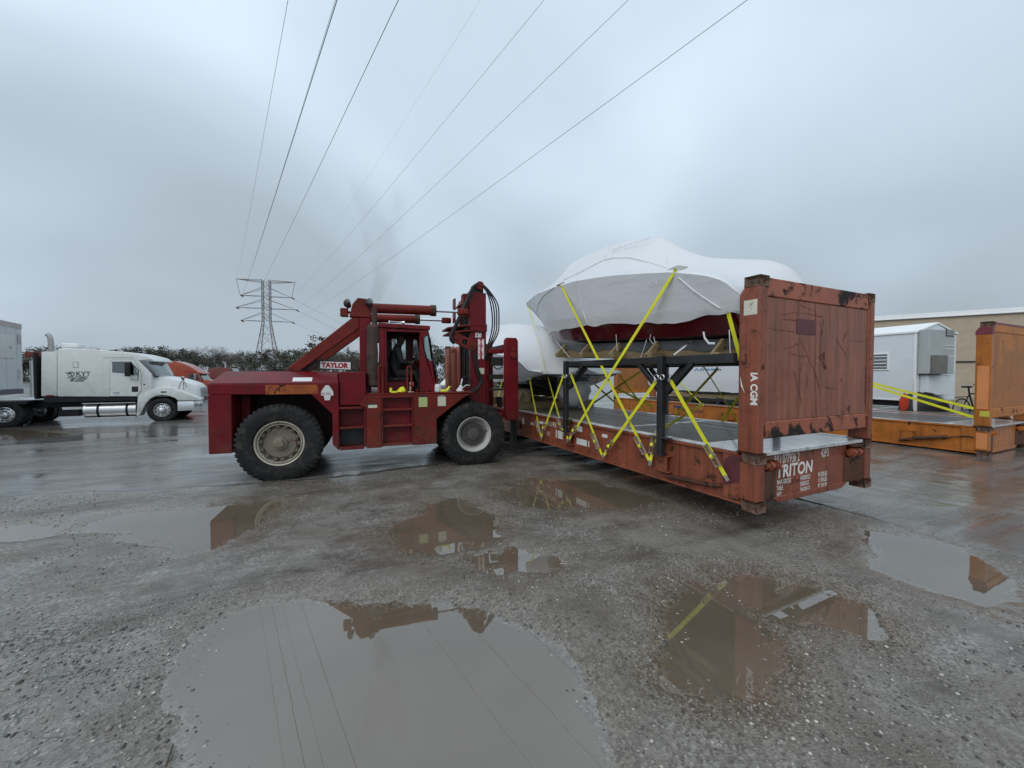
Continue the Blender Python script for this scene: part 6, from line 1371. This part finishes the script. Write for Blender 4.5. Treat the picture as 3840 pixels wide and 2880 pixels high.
b = MB(); b.box(-.05, .03, 3.55, 4.0, .33, .35); b.prism([(3.62, .33), (3.95, .33), (3.85, .16), (3.70, .16)], 0, -.04, .028); b.build('lashing_bracket', 'orange', orack, .004)
a = FO.plane(*zC(1130, 885), 0, 0); c = FO.plane(*zC(1460, 885), 0, 0)
lettering('Hapag-Lloyd', .20, orack, paint('ink_navy', (0.02, 0.02, 0.05), .5, .1, dirt_amt=0, bump_s=0), (.026, a.y, .30), (0, -1, 0), (0, 0, 1), sx=abs(a.y - c.y) / (.20 * 5.6), off=.004)
a = FO.plane(*zC(1025, 800), 0, 0); b = MB(); b.box(.022, .027, a.y - .42, a.y, .32, .50); b.build('logo_panel', paint('logo_blue', (0.03, 0.045, 0.12), .5, .1, dirt_amt=0, bump_s=0), orack)
wv = Vector((math.cos(R(25)), math.sin(R(25)), 0)); lv = Vector((-math.sin(R(25)), math.cos(R(25)), 0))
orack2 = copy_tree(orack); orack2.location = FO.o + wv * 2.9 + lv * .42; orack2['label'] = 'another orange flat rack just showing behind the first at the right edge'
# wrapped boat on the orange rack
bt3 = thing('wrapped_boat', 'white shrink-wrapped boat on the orange flat rack, seen beneath the raised boat', 'boat', FO)
BT3 = [(3.6, 1.0, .9, 1.15, 1.0, 2.0, 2.25), (3.9, .98, 1.02, 1.12, 1.10, 2.15, 2.5), (5.5, .98, 1.05, 1.10, 1.12, 2.2, 2.75), (7.2, .98, 1.05, 1.08, 1.12, 2.2, 2.75), (9.4, 1.0, 1.0, 1.06, 1.10, 2.2, 2.6), (10.3, 1.15, .8, 1.3, .9, 2.2, 2.5), (10.9, 1.9, .2, 2.0, .3, 2.25, 2.35)]
wrap3, bvh3 = boat(bt3, BT3, 1.22, 'hull_dark', lambda u: interp([(3.5, 1.16), (11, 1.08)], u)[0], seed=15)
e = FO.i @ EYE
for k in range(5):
    pts = []
    for i in range(9):
        px, py = zC(1310 + k * 75 + 8 * i, 236 + 14 * math.sin(i * (1.1 + .3 * k) + k)); d = (FO.i.to_3x3() @ ray(px, py)).normalized(); h, n_, _, _ = bvh3.ray_cast(e, d)
        if h: pts.append(h - d * .015)
    if len(pts) > 3: MB().tube(pts, .012, 6).build('marker_scrawl', 'ink_blue', bt3)
c3 = thing('timber_cradle', 'timber and black steel cradle under the boat on the orange flat rack', 'cradle', FO)
for v in (.30, 2.1):
    b = MB(); b.box(v - .05, v + .05, 3.7, 9.6, .88, 1.02); b.build('bunk', 'timber', c3, .006)
    b = MB(); b.box(v - .04, v + .04, 3.7, 9.6, .76, .86); b.build('steel_rail', 'steel_black', c3, .006)
    for u in (4.2, 5.4, 6.6, 7.8, 9.0): b = MB(); b.box(v - .05, v + .05, u, u + .12, .655, .93); b.build('foot', 'steel_black', c3, .006)
# straps on the orange rack
z8 = lambda x, y: (3200 + .392 * x, 1100 + .392 * y)
for i, (a, c) in enumerate((((-60, 800), (1158, 1102)), ((-60, 812), (1160, 1188)))):
    pa = FO.plane(*z8(*a), 0, .3); pb = FO.plane(*z8(*c), 0, .02)
    strap(('upper' if i == 0 else 'lower') + ' of two yellow straps running low across the orange flat rack', pa, pb, ratchet=False, root_frame=FO, group='straps on the orange flat rack', w=.055)
strap('thin yellow strap from the far boat down to the orange side beam', FO.plane(*zC(1070, 370), 0, .12), FO.plane(*zC(1440, 730), 0, -.02), ratchet=False, root_frame=FO, group='straps on the orange flat rack', w=.035)

# ------------------------------------------------------------------ site office trailer and warehouse
paint('office_white', (0.62, 0.655, 0.68), .45, .04, dirt=(0.45, 0.46, 0.46), dirt_amt=.2, streak=.2, bump_s=.05)
paint('office_trim', (0.74, 0.75, 0.75), .45, .04, dirt_amt=.05)
paint('hvac_grey', (0.36, 0.385, 0.385), .45, .08, dirt_amt=.2); paint('unit_dark', (0.15, 0.145, 0.13), .5, .2, dirt_amt=.3)
paint('stucco', (0.40, 0.33, 0.25), .9, .10, dirt=(0.22, 0.18, 0.14), dirt_amt=.3, streak=.25, bump_s=.4)
FX = Frame(14.9, 14.5, 0.0, R(18))
of = thing('office_trailer', 'white site office trailer with louvred window and wall air conditioner', 'trailer', FX)
OL, OW = 9.0, 2.45
b = MB(); b.prism([(0, .81), (OW, .81), (OW, 3.32), (OW / 2, 3.70), (0, 3.32)], 1, 0, OL); b.build('body', 'office_white', of, .01)
b = MB()
for s in (-1, 1):
    xe = OW / 2 + s * (OW / 2 + .04); b.prism([(OW / 2, 3.705), (xe, 3.318), (xe, 3.40), (OW / 2, 3.765)], 1, -.04, OL + .05)
b.build('roof', 'office_trim', of, .01)
for k in range(6):
    b = MB(); b.box(-.008, .0, .06 + k * 1.5, .075 + k * 1.5, .84, 3.28); b.build('wall_batten', 'office_white', of)
b = MB(); b.box(-.015, 0.0, -.015, .06, .81, 3.31); b.build('corner_trim', 'office_trim', of, .004); b = MB(); b.box(-.02, 0, .06, OL, .80, .86); b.build('sill_trim', 'office_trim', of, .004)
def X8(x, y): return FX.plane(*z8(x, y), 0, -.01)
a, c = X8(150, 575), X8(345, 735); b = MB(); b.box(-.035, -.001, c.y - .0, a.y, c.z, a.z); w_ = b.build('window', 'office_trim', of, .008)
b = MB(); b.box(-.045, -.036, c.y + .07, a.y - .05, c.z + .06, a.z - .06); b.build('glazing', 'glass_dark', w_)
for k in range(4):
    z = c.z + .12 + k * (a.z - c.z - .2) / 3.6; b = MB(); b.box(-.058, -.047, c.y + .07, a.y - .05, z, z + .03); b.build('louvre', 'office_trim', w_)
def X9(x, y): return FX.plane(*z8(x, y), 1, -.34)
a, c = X9(735, 340), X9(962, 770); b = MB(); b.box(a.x, c.x, -.34, -.01, c.z, a.z); hv = b.build('air_conditioner', 'hvac_grey', of, .015)
a2, c2 = X9(752, 545), X9(838, 770); b = MB(); b.box(a2.x - .06, c2.x, -.52, -.345, c2.z, a2.z - .18); b.build('disconnect_box', 'unit_dark', hv, .008)
for y0, y1 in ((345, 415),):
    a3, c3_ = X9(885, y0), X9(958, y1); b = MB(); b.box(a3.x, c3_.x, -.352, -.34, c3_.z, a3.z); g_ = b.build('vent_frame', 'black', hv)
    for k in range(4):
        z = c3_.z + .04 + k * (a3.z - c3_.z) / 4.4; b = MB(); b.box(a3.x + .03, c3_.x - .03, -.362, -.353, z, z + .035); b.build('vent_slat', 'hvac_grey', g_)
for y_ in (495, 530, 598):
    a3, c3_ = X9(875, y_), X9(960, y_ + 8); b = MB(); b.box(a3.x, c3_.x, -.355, -.342, c3_.z, a3.z); b.build('trim_bar', 'office_trim', hv)
a3, c3_ = X9(735, 775), X9(962, 970); b = MB(); b.box(a3.x + .1, c3_.x, -.24, -.01, c3_.z, a3.z - .03); b.build('lower_panel', 'office_white', of, .01)
b = MB(); b.box(.15, OW - .15, .3, OL - .3, .50, .79); b.build('underframe', 'frame_black', of)
for yy in (4.0, 5.0):
    truck_wheel(of, .15, yy); truck_wheel(of, OW - .15, yy, True)
for ww in [c_ for c_ in of.children if c_.name.startswith('wheel')]: ww.rotation_euler = (0, 0, -math.pi / 2) if ww.location.x < 1 else (0, 0, math.pi / 2); ww.location.z = .45
for yy in (.4, 2.2, 7.5):
    b = MB(); b.box(.25, .6, yy, yy + .35, .0, .50); b.build('block_pier', 'galv', of, .01)
# warehouse
W0, W1 = Vector((17.0, 41.1, 0)), Vector((48.0, 19.4, 0)); wdv = (W1 - W0); wl_ = wdv.length; FWH = Frame(W0.x, W0.y, 0, math.atan2(wdv.y, wdv.x))
wh = thing('warehouse', 'long tan stucco warehouse with white roof edge behind the office trailer', 'building', FWH)
b = MB(); b.box(0, wl_, 0, 18, 0, 6.25); b.build('wall', 'stucco', wh)
b = MB(); b.box(-.05, wl_ + .05, -.12, 18.1, 6.252, 6.52); b.build('parapet', 'office_trim', wh, .02)
b = MB(); b.box(-.05, wl_ + .05, -.20, -.01, 6.15, 6.25); b.build('gutter', 'office_trim', wh, .02)
for k in range(7): b = MB(); b.box(1 + k * 5.5, 1.03 + k * 5.5, -.006, .001, 0, 6.2); b.build('control_joint', 'stucco', wh)
q0, q1 = FWH.plane(*z8(975, 655), 1, -.05), FWH.plane(*z8(1160, 650), 1, -.05); b = MB(); b.cyl((q0.x, -.06, q0.z), (q0.x + 4.0, -.06, q0.z), .05, 8); b.build('wall_pipe', 'frame_black', wh)
# bicycle, black bags, red vest and post beside the orange rack
FBK = Frame(13.35, 11.6, .42, R(8))
bk = thing('bicycle', 'black bicycle standing behind the orange flat rack post', 'bicycle', FBK)
def bt(pts, r, name, mat='frame_black'): return MB().tube([V(*p) for p in pts], r, 8).build(name, mat, bk)
for x in (-.05, 1.0):
    b = MB(); b.lathe([(.31, -.02), (.335, 0), (.31, .02), (.295, 0)], (x, 0, .335), (0, 1, 0), 28, True); w_ = b.build('tyre', 'rubber_flat', bk)
    b = MB()
    for k in range(12): t = k * math.pi / 6; b.tube([(x, 0, .335), (x + .30 * math.cos(t), 0, .335 + .30 * math.sin(t))], .004, 4)
    o_ = b.build('spokes', 'steel', w_); o_['kind'] = 'stuff'
bt([(.40, 0, .30), (.22, 0, .78), (.18, 0, .98)], .02, 'seat_tube'); bt([(.22, 0, .80), (.82, 0, .82)], .02, 'top_tube'); bt([(.40, 0, .30), (.84, 0, .74)], .022, 'down_tube'); bt([(-.05, 0, .335), (.40, 0, .30)], .014, 'chain_stay'); bt([(-.05, 0, .335), (.22, 0, .80)], .014, 'seat_stay')
bt([(1.0, 0, .335), (.84, 0, .74), (.80, 0, 1.02)], .018, 'fork'); bt([(.74, -.26, 1.06), (.80, -.10, 1.03), (.80, .10, 1.03), (.74, .26, 1.06)], .015, 'handlebar')
b = MB(); b.prism([(.02, -.08), (.02, .08), (.12, .09), (.30, .02), (.30, -.02), (.12, -.09)], 2, .98, 1.035); b.build('saddle', 'rubber_flat', bk, .015)
bt([(-.28, 0, .70), (.18, 0, .72)], .012, 'rear_rack'); b = MB(); b.lathe([(.09, -.008), (.09, .008)], (.40, -.03, .30), (0, 1, 0), 16); b.build('chainring', 'steel', bk)
def blob(name, label, cat, mat, c, sx, sy, sz, seed):
    b = MB(); rows = []
    for i in range(11):
        ph = math.pi * i / 10; rows.append([])
        for k in range(18):
            th = 2 * math.pi * k / 18; r = 1 + .35 * float(fbm(np.array([math.cos(th) * 1.5 + seed]), np.array([math.sin(th) * 1.5 + ph * 1.4]), seed, 3)[0])
            rows[-1].append(V(c[0] + sx * r * math.sin(ph) * math.cos(th), c[1] + sy * r * math.sin(ph) * math.sin(th), max(0.02, c[2] + sz * r * math.cos(ph))))
    b.grid(rows, True); return tag(b.build(name, mat, None, 0, 30), label, cat)
blob('tarp_pile', 'black tarpaulin heap beside the office trailer hitch', 'tarp', 'frame_black', (12.85, 12.2, .55), .70, .45, .66, 4)
blob('vest', 'bright red vest hung beside the black tarpaulin heap', 'vest', plain('vest_red', (0.50, 0.045, 0.02), .8), (11.9, 11.9, .95), .11, .08, .26, 9)
o = MB().cyl((12.35, 12.0, .0), (12.33, 12.0, 1.65), .05, 12).build('white_post', 'office_trim', None); tag(o, 'short white post beside the red vest', 'post')
# ------------------------------------------------------------------ lattice tower and power lines
paint('tower_steel', (0.20, 0.18, 0.175), .6, .2, rust=(0.16, 0.075, 0.06), rust_amt=.4, rust_scale=.6, dirt_amt=.2, bump_s=0)
paint('insulator', (0.10, 0.04, 0.035), .4, .2, dirt_amt=0, bump_s=0)
paint('cable', (0.14, 0.14, 0.15), .5, .1, dirt_amt=0, bump_s=0)
tp = on_y(1004, 1440, 140.0); FP = Frame(tp.x, 140.0, 0.0, R(17))
tow = thing('lattice_pylon', 'steel lattice power pylon rising above the distant trees', 'pylon', FP)
PZ = lambda yd: CAM_H + (808 - yd) * 140.0 / 848.0          # heights read off the photograph at the pylon's distance
zt, zw = PZ(606), PZ(697)
lev = [(0.0, 4.1), (4.0, 3.5), (8.0, 2.9), (12.0, 2.3), (16.0, 1.7), (zw, 1.18)] + [(zw + (zt - zw) * k / 8, 1.15) for k in range(1, 9)]
cor = ((-1, -1), (1, -1), (1, 1), (-1, 1))
for (sx, sy) in cor:
    b = MB()
    for (z0, h0), (z1_, h1) in zip(lev[:-1], lev[1:]): b.beam((sx * h0, sy * h0, z0), (sx * h1, sy * h1, z1_), .20, .20)
    b.build('leg', 'tower_steel', tow)
for f in range(4):
    a, c = cor[f], cor[(f + 1) % 4]
    for i, ((z0, h0), (z1_, h1)) in enumerate(zip(lev[:-1], lev[1:])):
        b = MB(); b.beam((a[0] * h0, a[1] * h0, z0), (c[0] * h1, c[1] * h1, z1_), .09, .09); b.beam((c[0] * h0, c[1] * h0, z0), (a[0] * h1, a[1] * h1, z1_), .09, .09)
        if i in (3, 5, 7, 9, 11, 13): b.beam((a[0] * h1, a[1] * h1, z1_), (c[0] * h1, c[1] * h1, z1_), .09, .09)
        b.build('bracing', 'tower_steel', tow)
TIPS = {}
for name, yd, half, rise in (('a', 607, 9.3, -.8), ('b', 641, 7.9, 3.0), ('c', 667, 9.3, 3.0), ('d', 694, 7.9, 3.0)):
    z = PZ(yd)
    for s in (-1, 1):
        b = MB(); tip = V(s * half, 0, z)
        for yy in (-1.15, 1.15):
            b.beam((s * 1.15, yy, z), tip, .13, .13); b.beam((s * 1.15, yy, z + rise), tip, .12, .12)
        b.build('cross_arm', 'tower_steel', tow); TIPS[name, s] = FP.w(tip)
for s in (-1, 1):
    b = MB(); b.beam((s * 9.1, 0, PZ(608)), (s * 8.0, 0, PZ(641)), .12, .12); b.build('arm_hanger', 'tower_steel', tow)
    for nm, half in (('b', 7.9), ('c', 9.3), ('d', 7.9)):
        z = PZ({'b': 641, 'c': 667, 'd': 694}[nm])
        b = MB()
        for k in range(7): b.lathe([(.05, -.12), (.22, -.04), (.05, .06)], (s * half + .10 + .22 * k * .8, -.22 * k * .9, z - .10 * k), (.6, -.7, -.3), 8)
        b.build('insulator', 'insulator', tow)
WDIR = Vector((88.8, -125.0, 0)).normalized()
def line(tipkey, topx, lab, r=.020, sag=.0):
    s = TIPS[tipkey]; d = ray(topx, 0)
    # horizontal run: the cable leaves the arm along the common direction and crosses the pixel ray at the frame's upper edge
    A = np.array([[d.x, -WDIR.x], [d.y, -WDIR.y]]); q = np.linalg.lstsq(A, np.array([s.x, s.y]), rcond=None)[0]
    if q[0] < 4 or q[1] < 60: q = np.array([20.0, 150.0])
    p = EYE + d * float(q[0]); run = (Vector((p.x, p.y, 0)) - Vector((s.x, s.y, 0))); L = run.length; run.normalize()
    pts = []
    for k in range(41):
        t = k / 40 * 1.7; u = t * L; z = s.z + (p.z - s.z) * t + sag * t * (t - 1); pts.append(Vector((s.x, s.y, 0)) + run * u + Vector((0, 0, z)))
    o = MB().tube(pts, r, 5).build('power_line', 'cable', None, 0, 60); tag(o, lab, 'cable', 'power lines overhead')
line(('a', -1), 1080, 'leftmost thin power line rising from the top arm of the pylon', .0055, 4)
line(('b', -1), 1258, 'left one of the close pair of power lines above the pylon', .006, 4)
line(('c', -1), 1264, 'right one of the close pair of power lines above the pylon', .006, 4)
line(('d', -1), 1494, 'third power line from the left, dark and steep', .0065, 4)
line(('a', 1), 1802, 'faint thin power line in the middle of the sky', .006, 4)
line(('b', 1), 2040, 'third power line from the right', .012, 4)
line(('c', 1), 2356, 'second power line from the right', .013, 4)
line(('d', 1), 2802, 'rightmost power line crossing low over the forklift mast', .013, 4)
for i, (nm, ex, ey) in enumerate((('b', 1560, 1330), ('c', 1560, 1350), ('d', 1560, 1372))):
    s = TIPS[nm, 1]; e_ = on_y(ex, ey, 420.0); pts = [s.lerp(e_, t / 20) + Vector((0, 0, -6 * 4 * (t / 20) * (1 - t / 20) * .4)) for t in range(21)]
    o = MB().tube(pts, .035, 5).build('power_line', 'cable', None, 0, 60); tag(o, ('upper', 'middle', 'lower')[i] + ' faint power line running down right from the pylon', 'cable', 'power lines beyond the pylon')

# ------------------------------------------------------------------ trees along the far side of the yard
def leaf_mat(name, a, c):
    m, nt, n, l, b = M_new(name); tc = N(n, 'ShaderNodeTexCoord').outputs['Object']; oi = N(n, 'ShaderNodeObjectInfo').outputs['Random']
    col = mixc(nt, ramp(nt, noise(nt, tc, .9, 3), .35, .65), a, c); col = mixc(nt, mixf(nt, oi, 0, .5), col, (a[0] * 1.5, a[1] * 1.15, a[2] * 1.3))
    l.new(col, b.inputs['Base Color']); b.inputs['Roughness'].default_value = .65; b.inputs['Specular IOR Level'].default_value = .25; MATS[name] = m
leaf_mat('leaf_dark', (0.060, 0.068, 0.048), (0.105, 0.110, 0.078)); leaf_mat('leaf_pale', (0.095, 0.094, 0.075), (0.155, 0.148, 0.122)); leaf_mat('twig', (0.11, 0.094, 0.086), (0.18, 0.158, 0.145))  # leaf colours lightened to stand in for haze over the distance
paint('bark', (0.075, 0.062, 0.052), .9, .3, dirt_amt=.2)
def tree_proto(h, cw, kind, seed):
    rg = np.random.default_rng(seed); tr = MB(); ends = []
    def limb(p, d, L, r, depth):
        pts = [p]; q = p.copy()
        for k in range(3): q = q + d * (L / 3) + Vector(rg.normal(0, L * .035, 3)); pts.append(q.copy())
        tr.tube(pts, [r, r * .85, r * .68, r * .5], 5, False); ends.append((q, L, depth))
        if depth < (3 if kind == 'bare' else 2):
            for k in range(4 if depth else 6):
                a = rg.uniform(0, 6.28); up = rg.uniform(.25, 1.0); nd = Vector((math.cos(a), math.sin(a), up)).normalized(); nd = (nd + d * .45).normalized()
                limb(pts[rg.integers(1, 4)], nd, L * rg.uniform(.5, .72), r * .45, depth + 1)
    limb(V(0, 0, 0), V(0, 0, 1), h * .52, h * .022, 0)
    me_t = tr.mesh('trunk', 'bark', 0, 60, recalc=False)
    vs, fs = [], []
    cl = [e_ for e_ in ends if e_[2] >= 1]
    nlobe = len(cl); per = {'dense': 46, 'pale': 32, 'bare': 22}[kind]
    for (p, L, dp) in cl:
        rad = (h * .085 if kind != 'bare' else h * .075) * rg.uniform(.7, 1.35)
        for k in range(per):
            o = Vector(rg.normal(0, rad * .62, 3)); o.z *= .75; c = p + o
            if c.z < h * .12: c.z = h * .12 + abs(o.z)
            a = Vector(rg.normal(0, 1, 3)).normalized(); t = a.orthogonal().normalized(); u = a.cross(t)
            s = rg.uniform(.10, .26) * (h / 9) if kind != 'bare' else rg.uniform(.20, .5); w = s * (.75 if kind != 'bare' else .05); i = len(vs)
            vs += [c + t * s, c + u * w, c - t * s, c - u * w]; fs.append((i, i + 1, i + 2, i + 3))
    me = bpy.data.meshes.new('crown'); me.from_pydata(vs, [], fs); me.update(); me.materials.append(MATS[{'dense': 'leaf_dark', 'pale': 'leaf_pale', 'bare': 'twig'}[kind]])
    return me_t, me
PROT = [(tree_proto(9.5, 3, 'dense', 1), 'dense'), (tree_proto(8.5, 3, 'dense', 2), 'dense'), (tree_proto(9.0, 3, 'pale', 3), 'pale'), (tree_proto(8.0, 3, 'pale', 4), 'pale'), (tree_proto(10.0, 3, 'bare', 5), 'bare'), (tree_proto(9.0, 3, 'bare', 6), 'bare')]
TLAB = {'dense': 'dark evergreen tree in the wood beyond the yard', 'pale': 'greyish olive tree in the wood beyond the yard', 'bare': 'bare winter tree in the wood beyond the yard'}
rg = np.random.default_rng(42)
def place_tree(x, y, k, sc, lab=None, group='trees beyond the yard'):
    (mt, mc), kd = PROT[k]
    t = thing('tree', lab or TLAB[kd], 'tree', loc=(x, y, 0), yaw=rg.uniform(0, 6.28), group=group); t.scale = (sc * rg.uniform(.95, 1.2), sc * rg.uniform(.95, 1.2), sc)
    obj('trunk', mt, t); obj('crown', mc, t)
for px in np.linspace(-60, 1880, 56):
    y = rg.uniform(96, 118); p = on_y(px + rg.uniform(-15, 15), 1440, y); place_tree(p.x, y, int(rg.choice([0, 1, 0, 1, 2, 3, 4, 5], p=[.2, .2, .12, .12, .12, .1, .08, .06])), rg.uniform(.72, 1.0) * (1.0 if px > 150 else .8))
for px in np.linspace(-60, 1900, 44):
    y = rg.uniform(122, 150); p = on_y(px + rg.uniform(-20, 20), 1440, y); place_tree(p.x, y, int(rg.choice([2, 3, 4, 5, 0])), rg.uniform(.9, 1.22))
for px, y, k, sc, lab in ((1215, 90, 0, 1.12, 'broad evergreen tree framed by the forklift brace'), (1292, 100, 1, .98, 'low evergreen tree to the right in the forklift brace opening'), (1515, 70, 4, 1.0, 'bare tree seen through the forklift cab window'), (1545, 75, 5, 1.05, 'bare tree behind the front of the forklift cab')):
    p = on_y(px, 1440, y); place_tree(p.x, y, k, sc, lab)
# brushwood closing the foot of the wood: nobody could count it
def brush():
    n = 15000; u = rg.random(n); px = -200 + 2150 * u; y = rg.uniform(92, 100, n); x = (px - 1920) / FPX * y
    z = rg.random(n) ** 1.4 * (3.6 + 1.2 * fbm(x * .12, y * 0, 5, 3)); vs = []; fs = []
    a = rg.normal(0, 1, (n, 3)); a /= np.linalg.norm(a, axis=1, keepdims=True); c = rg.normal(0, 1, (n, 3)); c = np.cross(a, c); c /= np.linalg.norm(c, axis=1, keepdims=True); s = rg.uniform(.15, .38, n)[:, None]
    P = np.stack([x, y, np.maximum(z, .2)], 1); Q = np.stack([P + a * s, P + c * s * .5, P - a * s, P - c * s * .5], 1).reshape(-1, 3)
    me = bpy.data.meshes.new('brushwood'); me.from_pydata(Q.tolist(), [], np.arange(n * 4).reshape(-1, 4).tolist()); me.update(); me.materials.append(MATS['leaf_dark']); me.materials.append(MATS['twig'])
    me.polygons.foreach_set('material_index', (rg.random(n) < .35).astype(np.int32)); o = obj('brushwood', me); o['kind'] = 'stuff'; o['label'] = 'dark brushwood along the foot of the far trees'
brush()

# ------------------------------------------------------------------ exhaust smoke
def smoke():
    rows = []; c0 = FK.w((1.54, .27, 3.03))
    for k in range(14):
        t = k / 13; r = .07 + .52 * t ** .8; c = c0 + Vector((.10 * math.sin(t * 4) + .12 * t, .1 * t, 2.5 * t))
        if k in (0, 13): r *= .35
        rows.append([c + Vector((r * math.cos(a), r * math.sin(a), 0)) for a in [2 * math.pi * i / 20 for i in range(20)]])
    b = MB(); b.grid(rows, True); b.f.append(tuple(range(19, -1, -1))); n_ = len(b.v); b.f.append(tuple(range(n_ - 20, n_)))
    m = bpy.data.materials.new('smoke'); m.use_nodes = True; nt = m.node_tree; nt.nodes.clear(); out = N(nt.nodes, 'ShaderNodeOutputMaterial'); v = N(nt.nodes, 'ShaderNodeVolumePrincipled')
    tc = N(nt.nodes, 'ShaderNodeTexCoord').outputs['Object']; f = noise(nt, tc, 1.7, 3, .55, dist=.6)
    sp = N(nt.nodes, 'ShaderNodeSeparateXYZ'); nt.links.new(tc, sp.inputs[0])
    mr = N(nt.nodes, 'ShaderNodeMapRange'); mr.inputs[1].default_value = 5.7; mr.inputs[2].default_value = 3.0; mr.inputs[3].default_value = 0.0; mr.inputs[4].default_value = .85; nt.links.new(sp.outputs['Z'], mr.inputs[0])
    mu = N(nt.nodes, 'ShaderNodeMath', operation='MULTIPLY'); nt.links.new(ramp(nt, f, .42, .72), mu.inputs[0]); nt.links.new(mr.outputs[0], mu.inputs[1])
    nt.links.new(mu.outputs[0], v.inputs['Density']); v.inputs['Color'].default_value = (0.36, 0.29, 0.24, 1); nt.links.new(v.outputs[0], out.inputs['Volume'])
    me = b.mesh('exhaust_smoke', None, 0, 60); me.materials.append(m); o = obj('exhaust_smoke', me); o['kind'] = 'stuff'; o['label'] = 'thin brown exhaust smoke above the forklift'
smoke()

# ------------------------------------------------------------------ a stick by the big puddle
a, c = on_z(650, 2790, .03), on_z(622, 2875, .03)
o = MB().tube([a, a.lerp(c, .5) + Vector((.004, 0, .012)), c], [.003, .004, .004], 6).build('stick', 'bark', None); tag(o, 'thin dark stick lying at the lower left margin of the big puddle', 'stick')
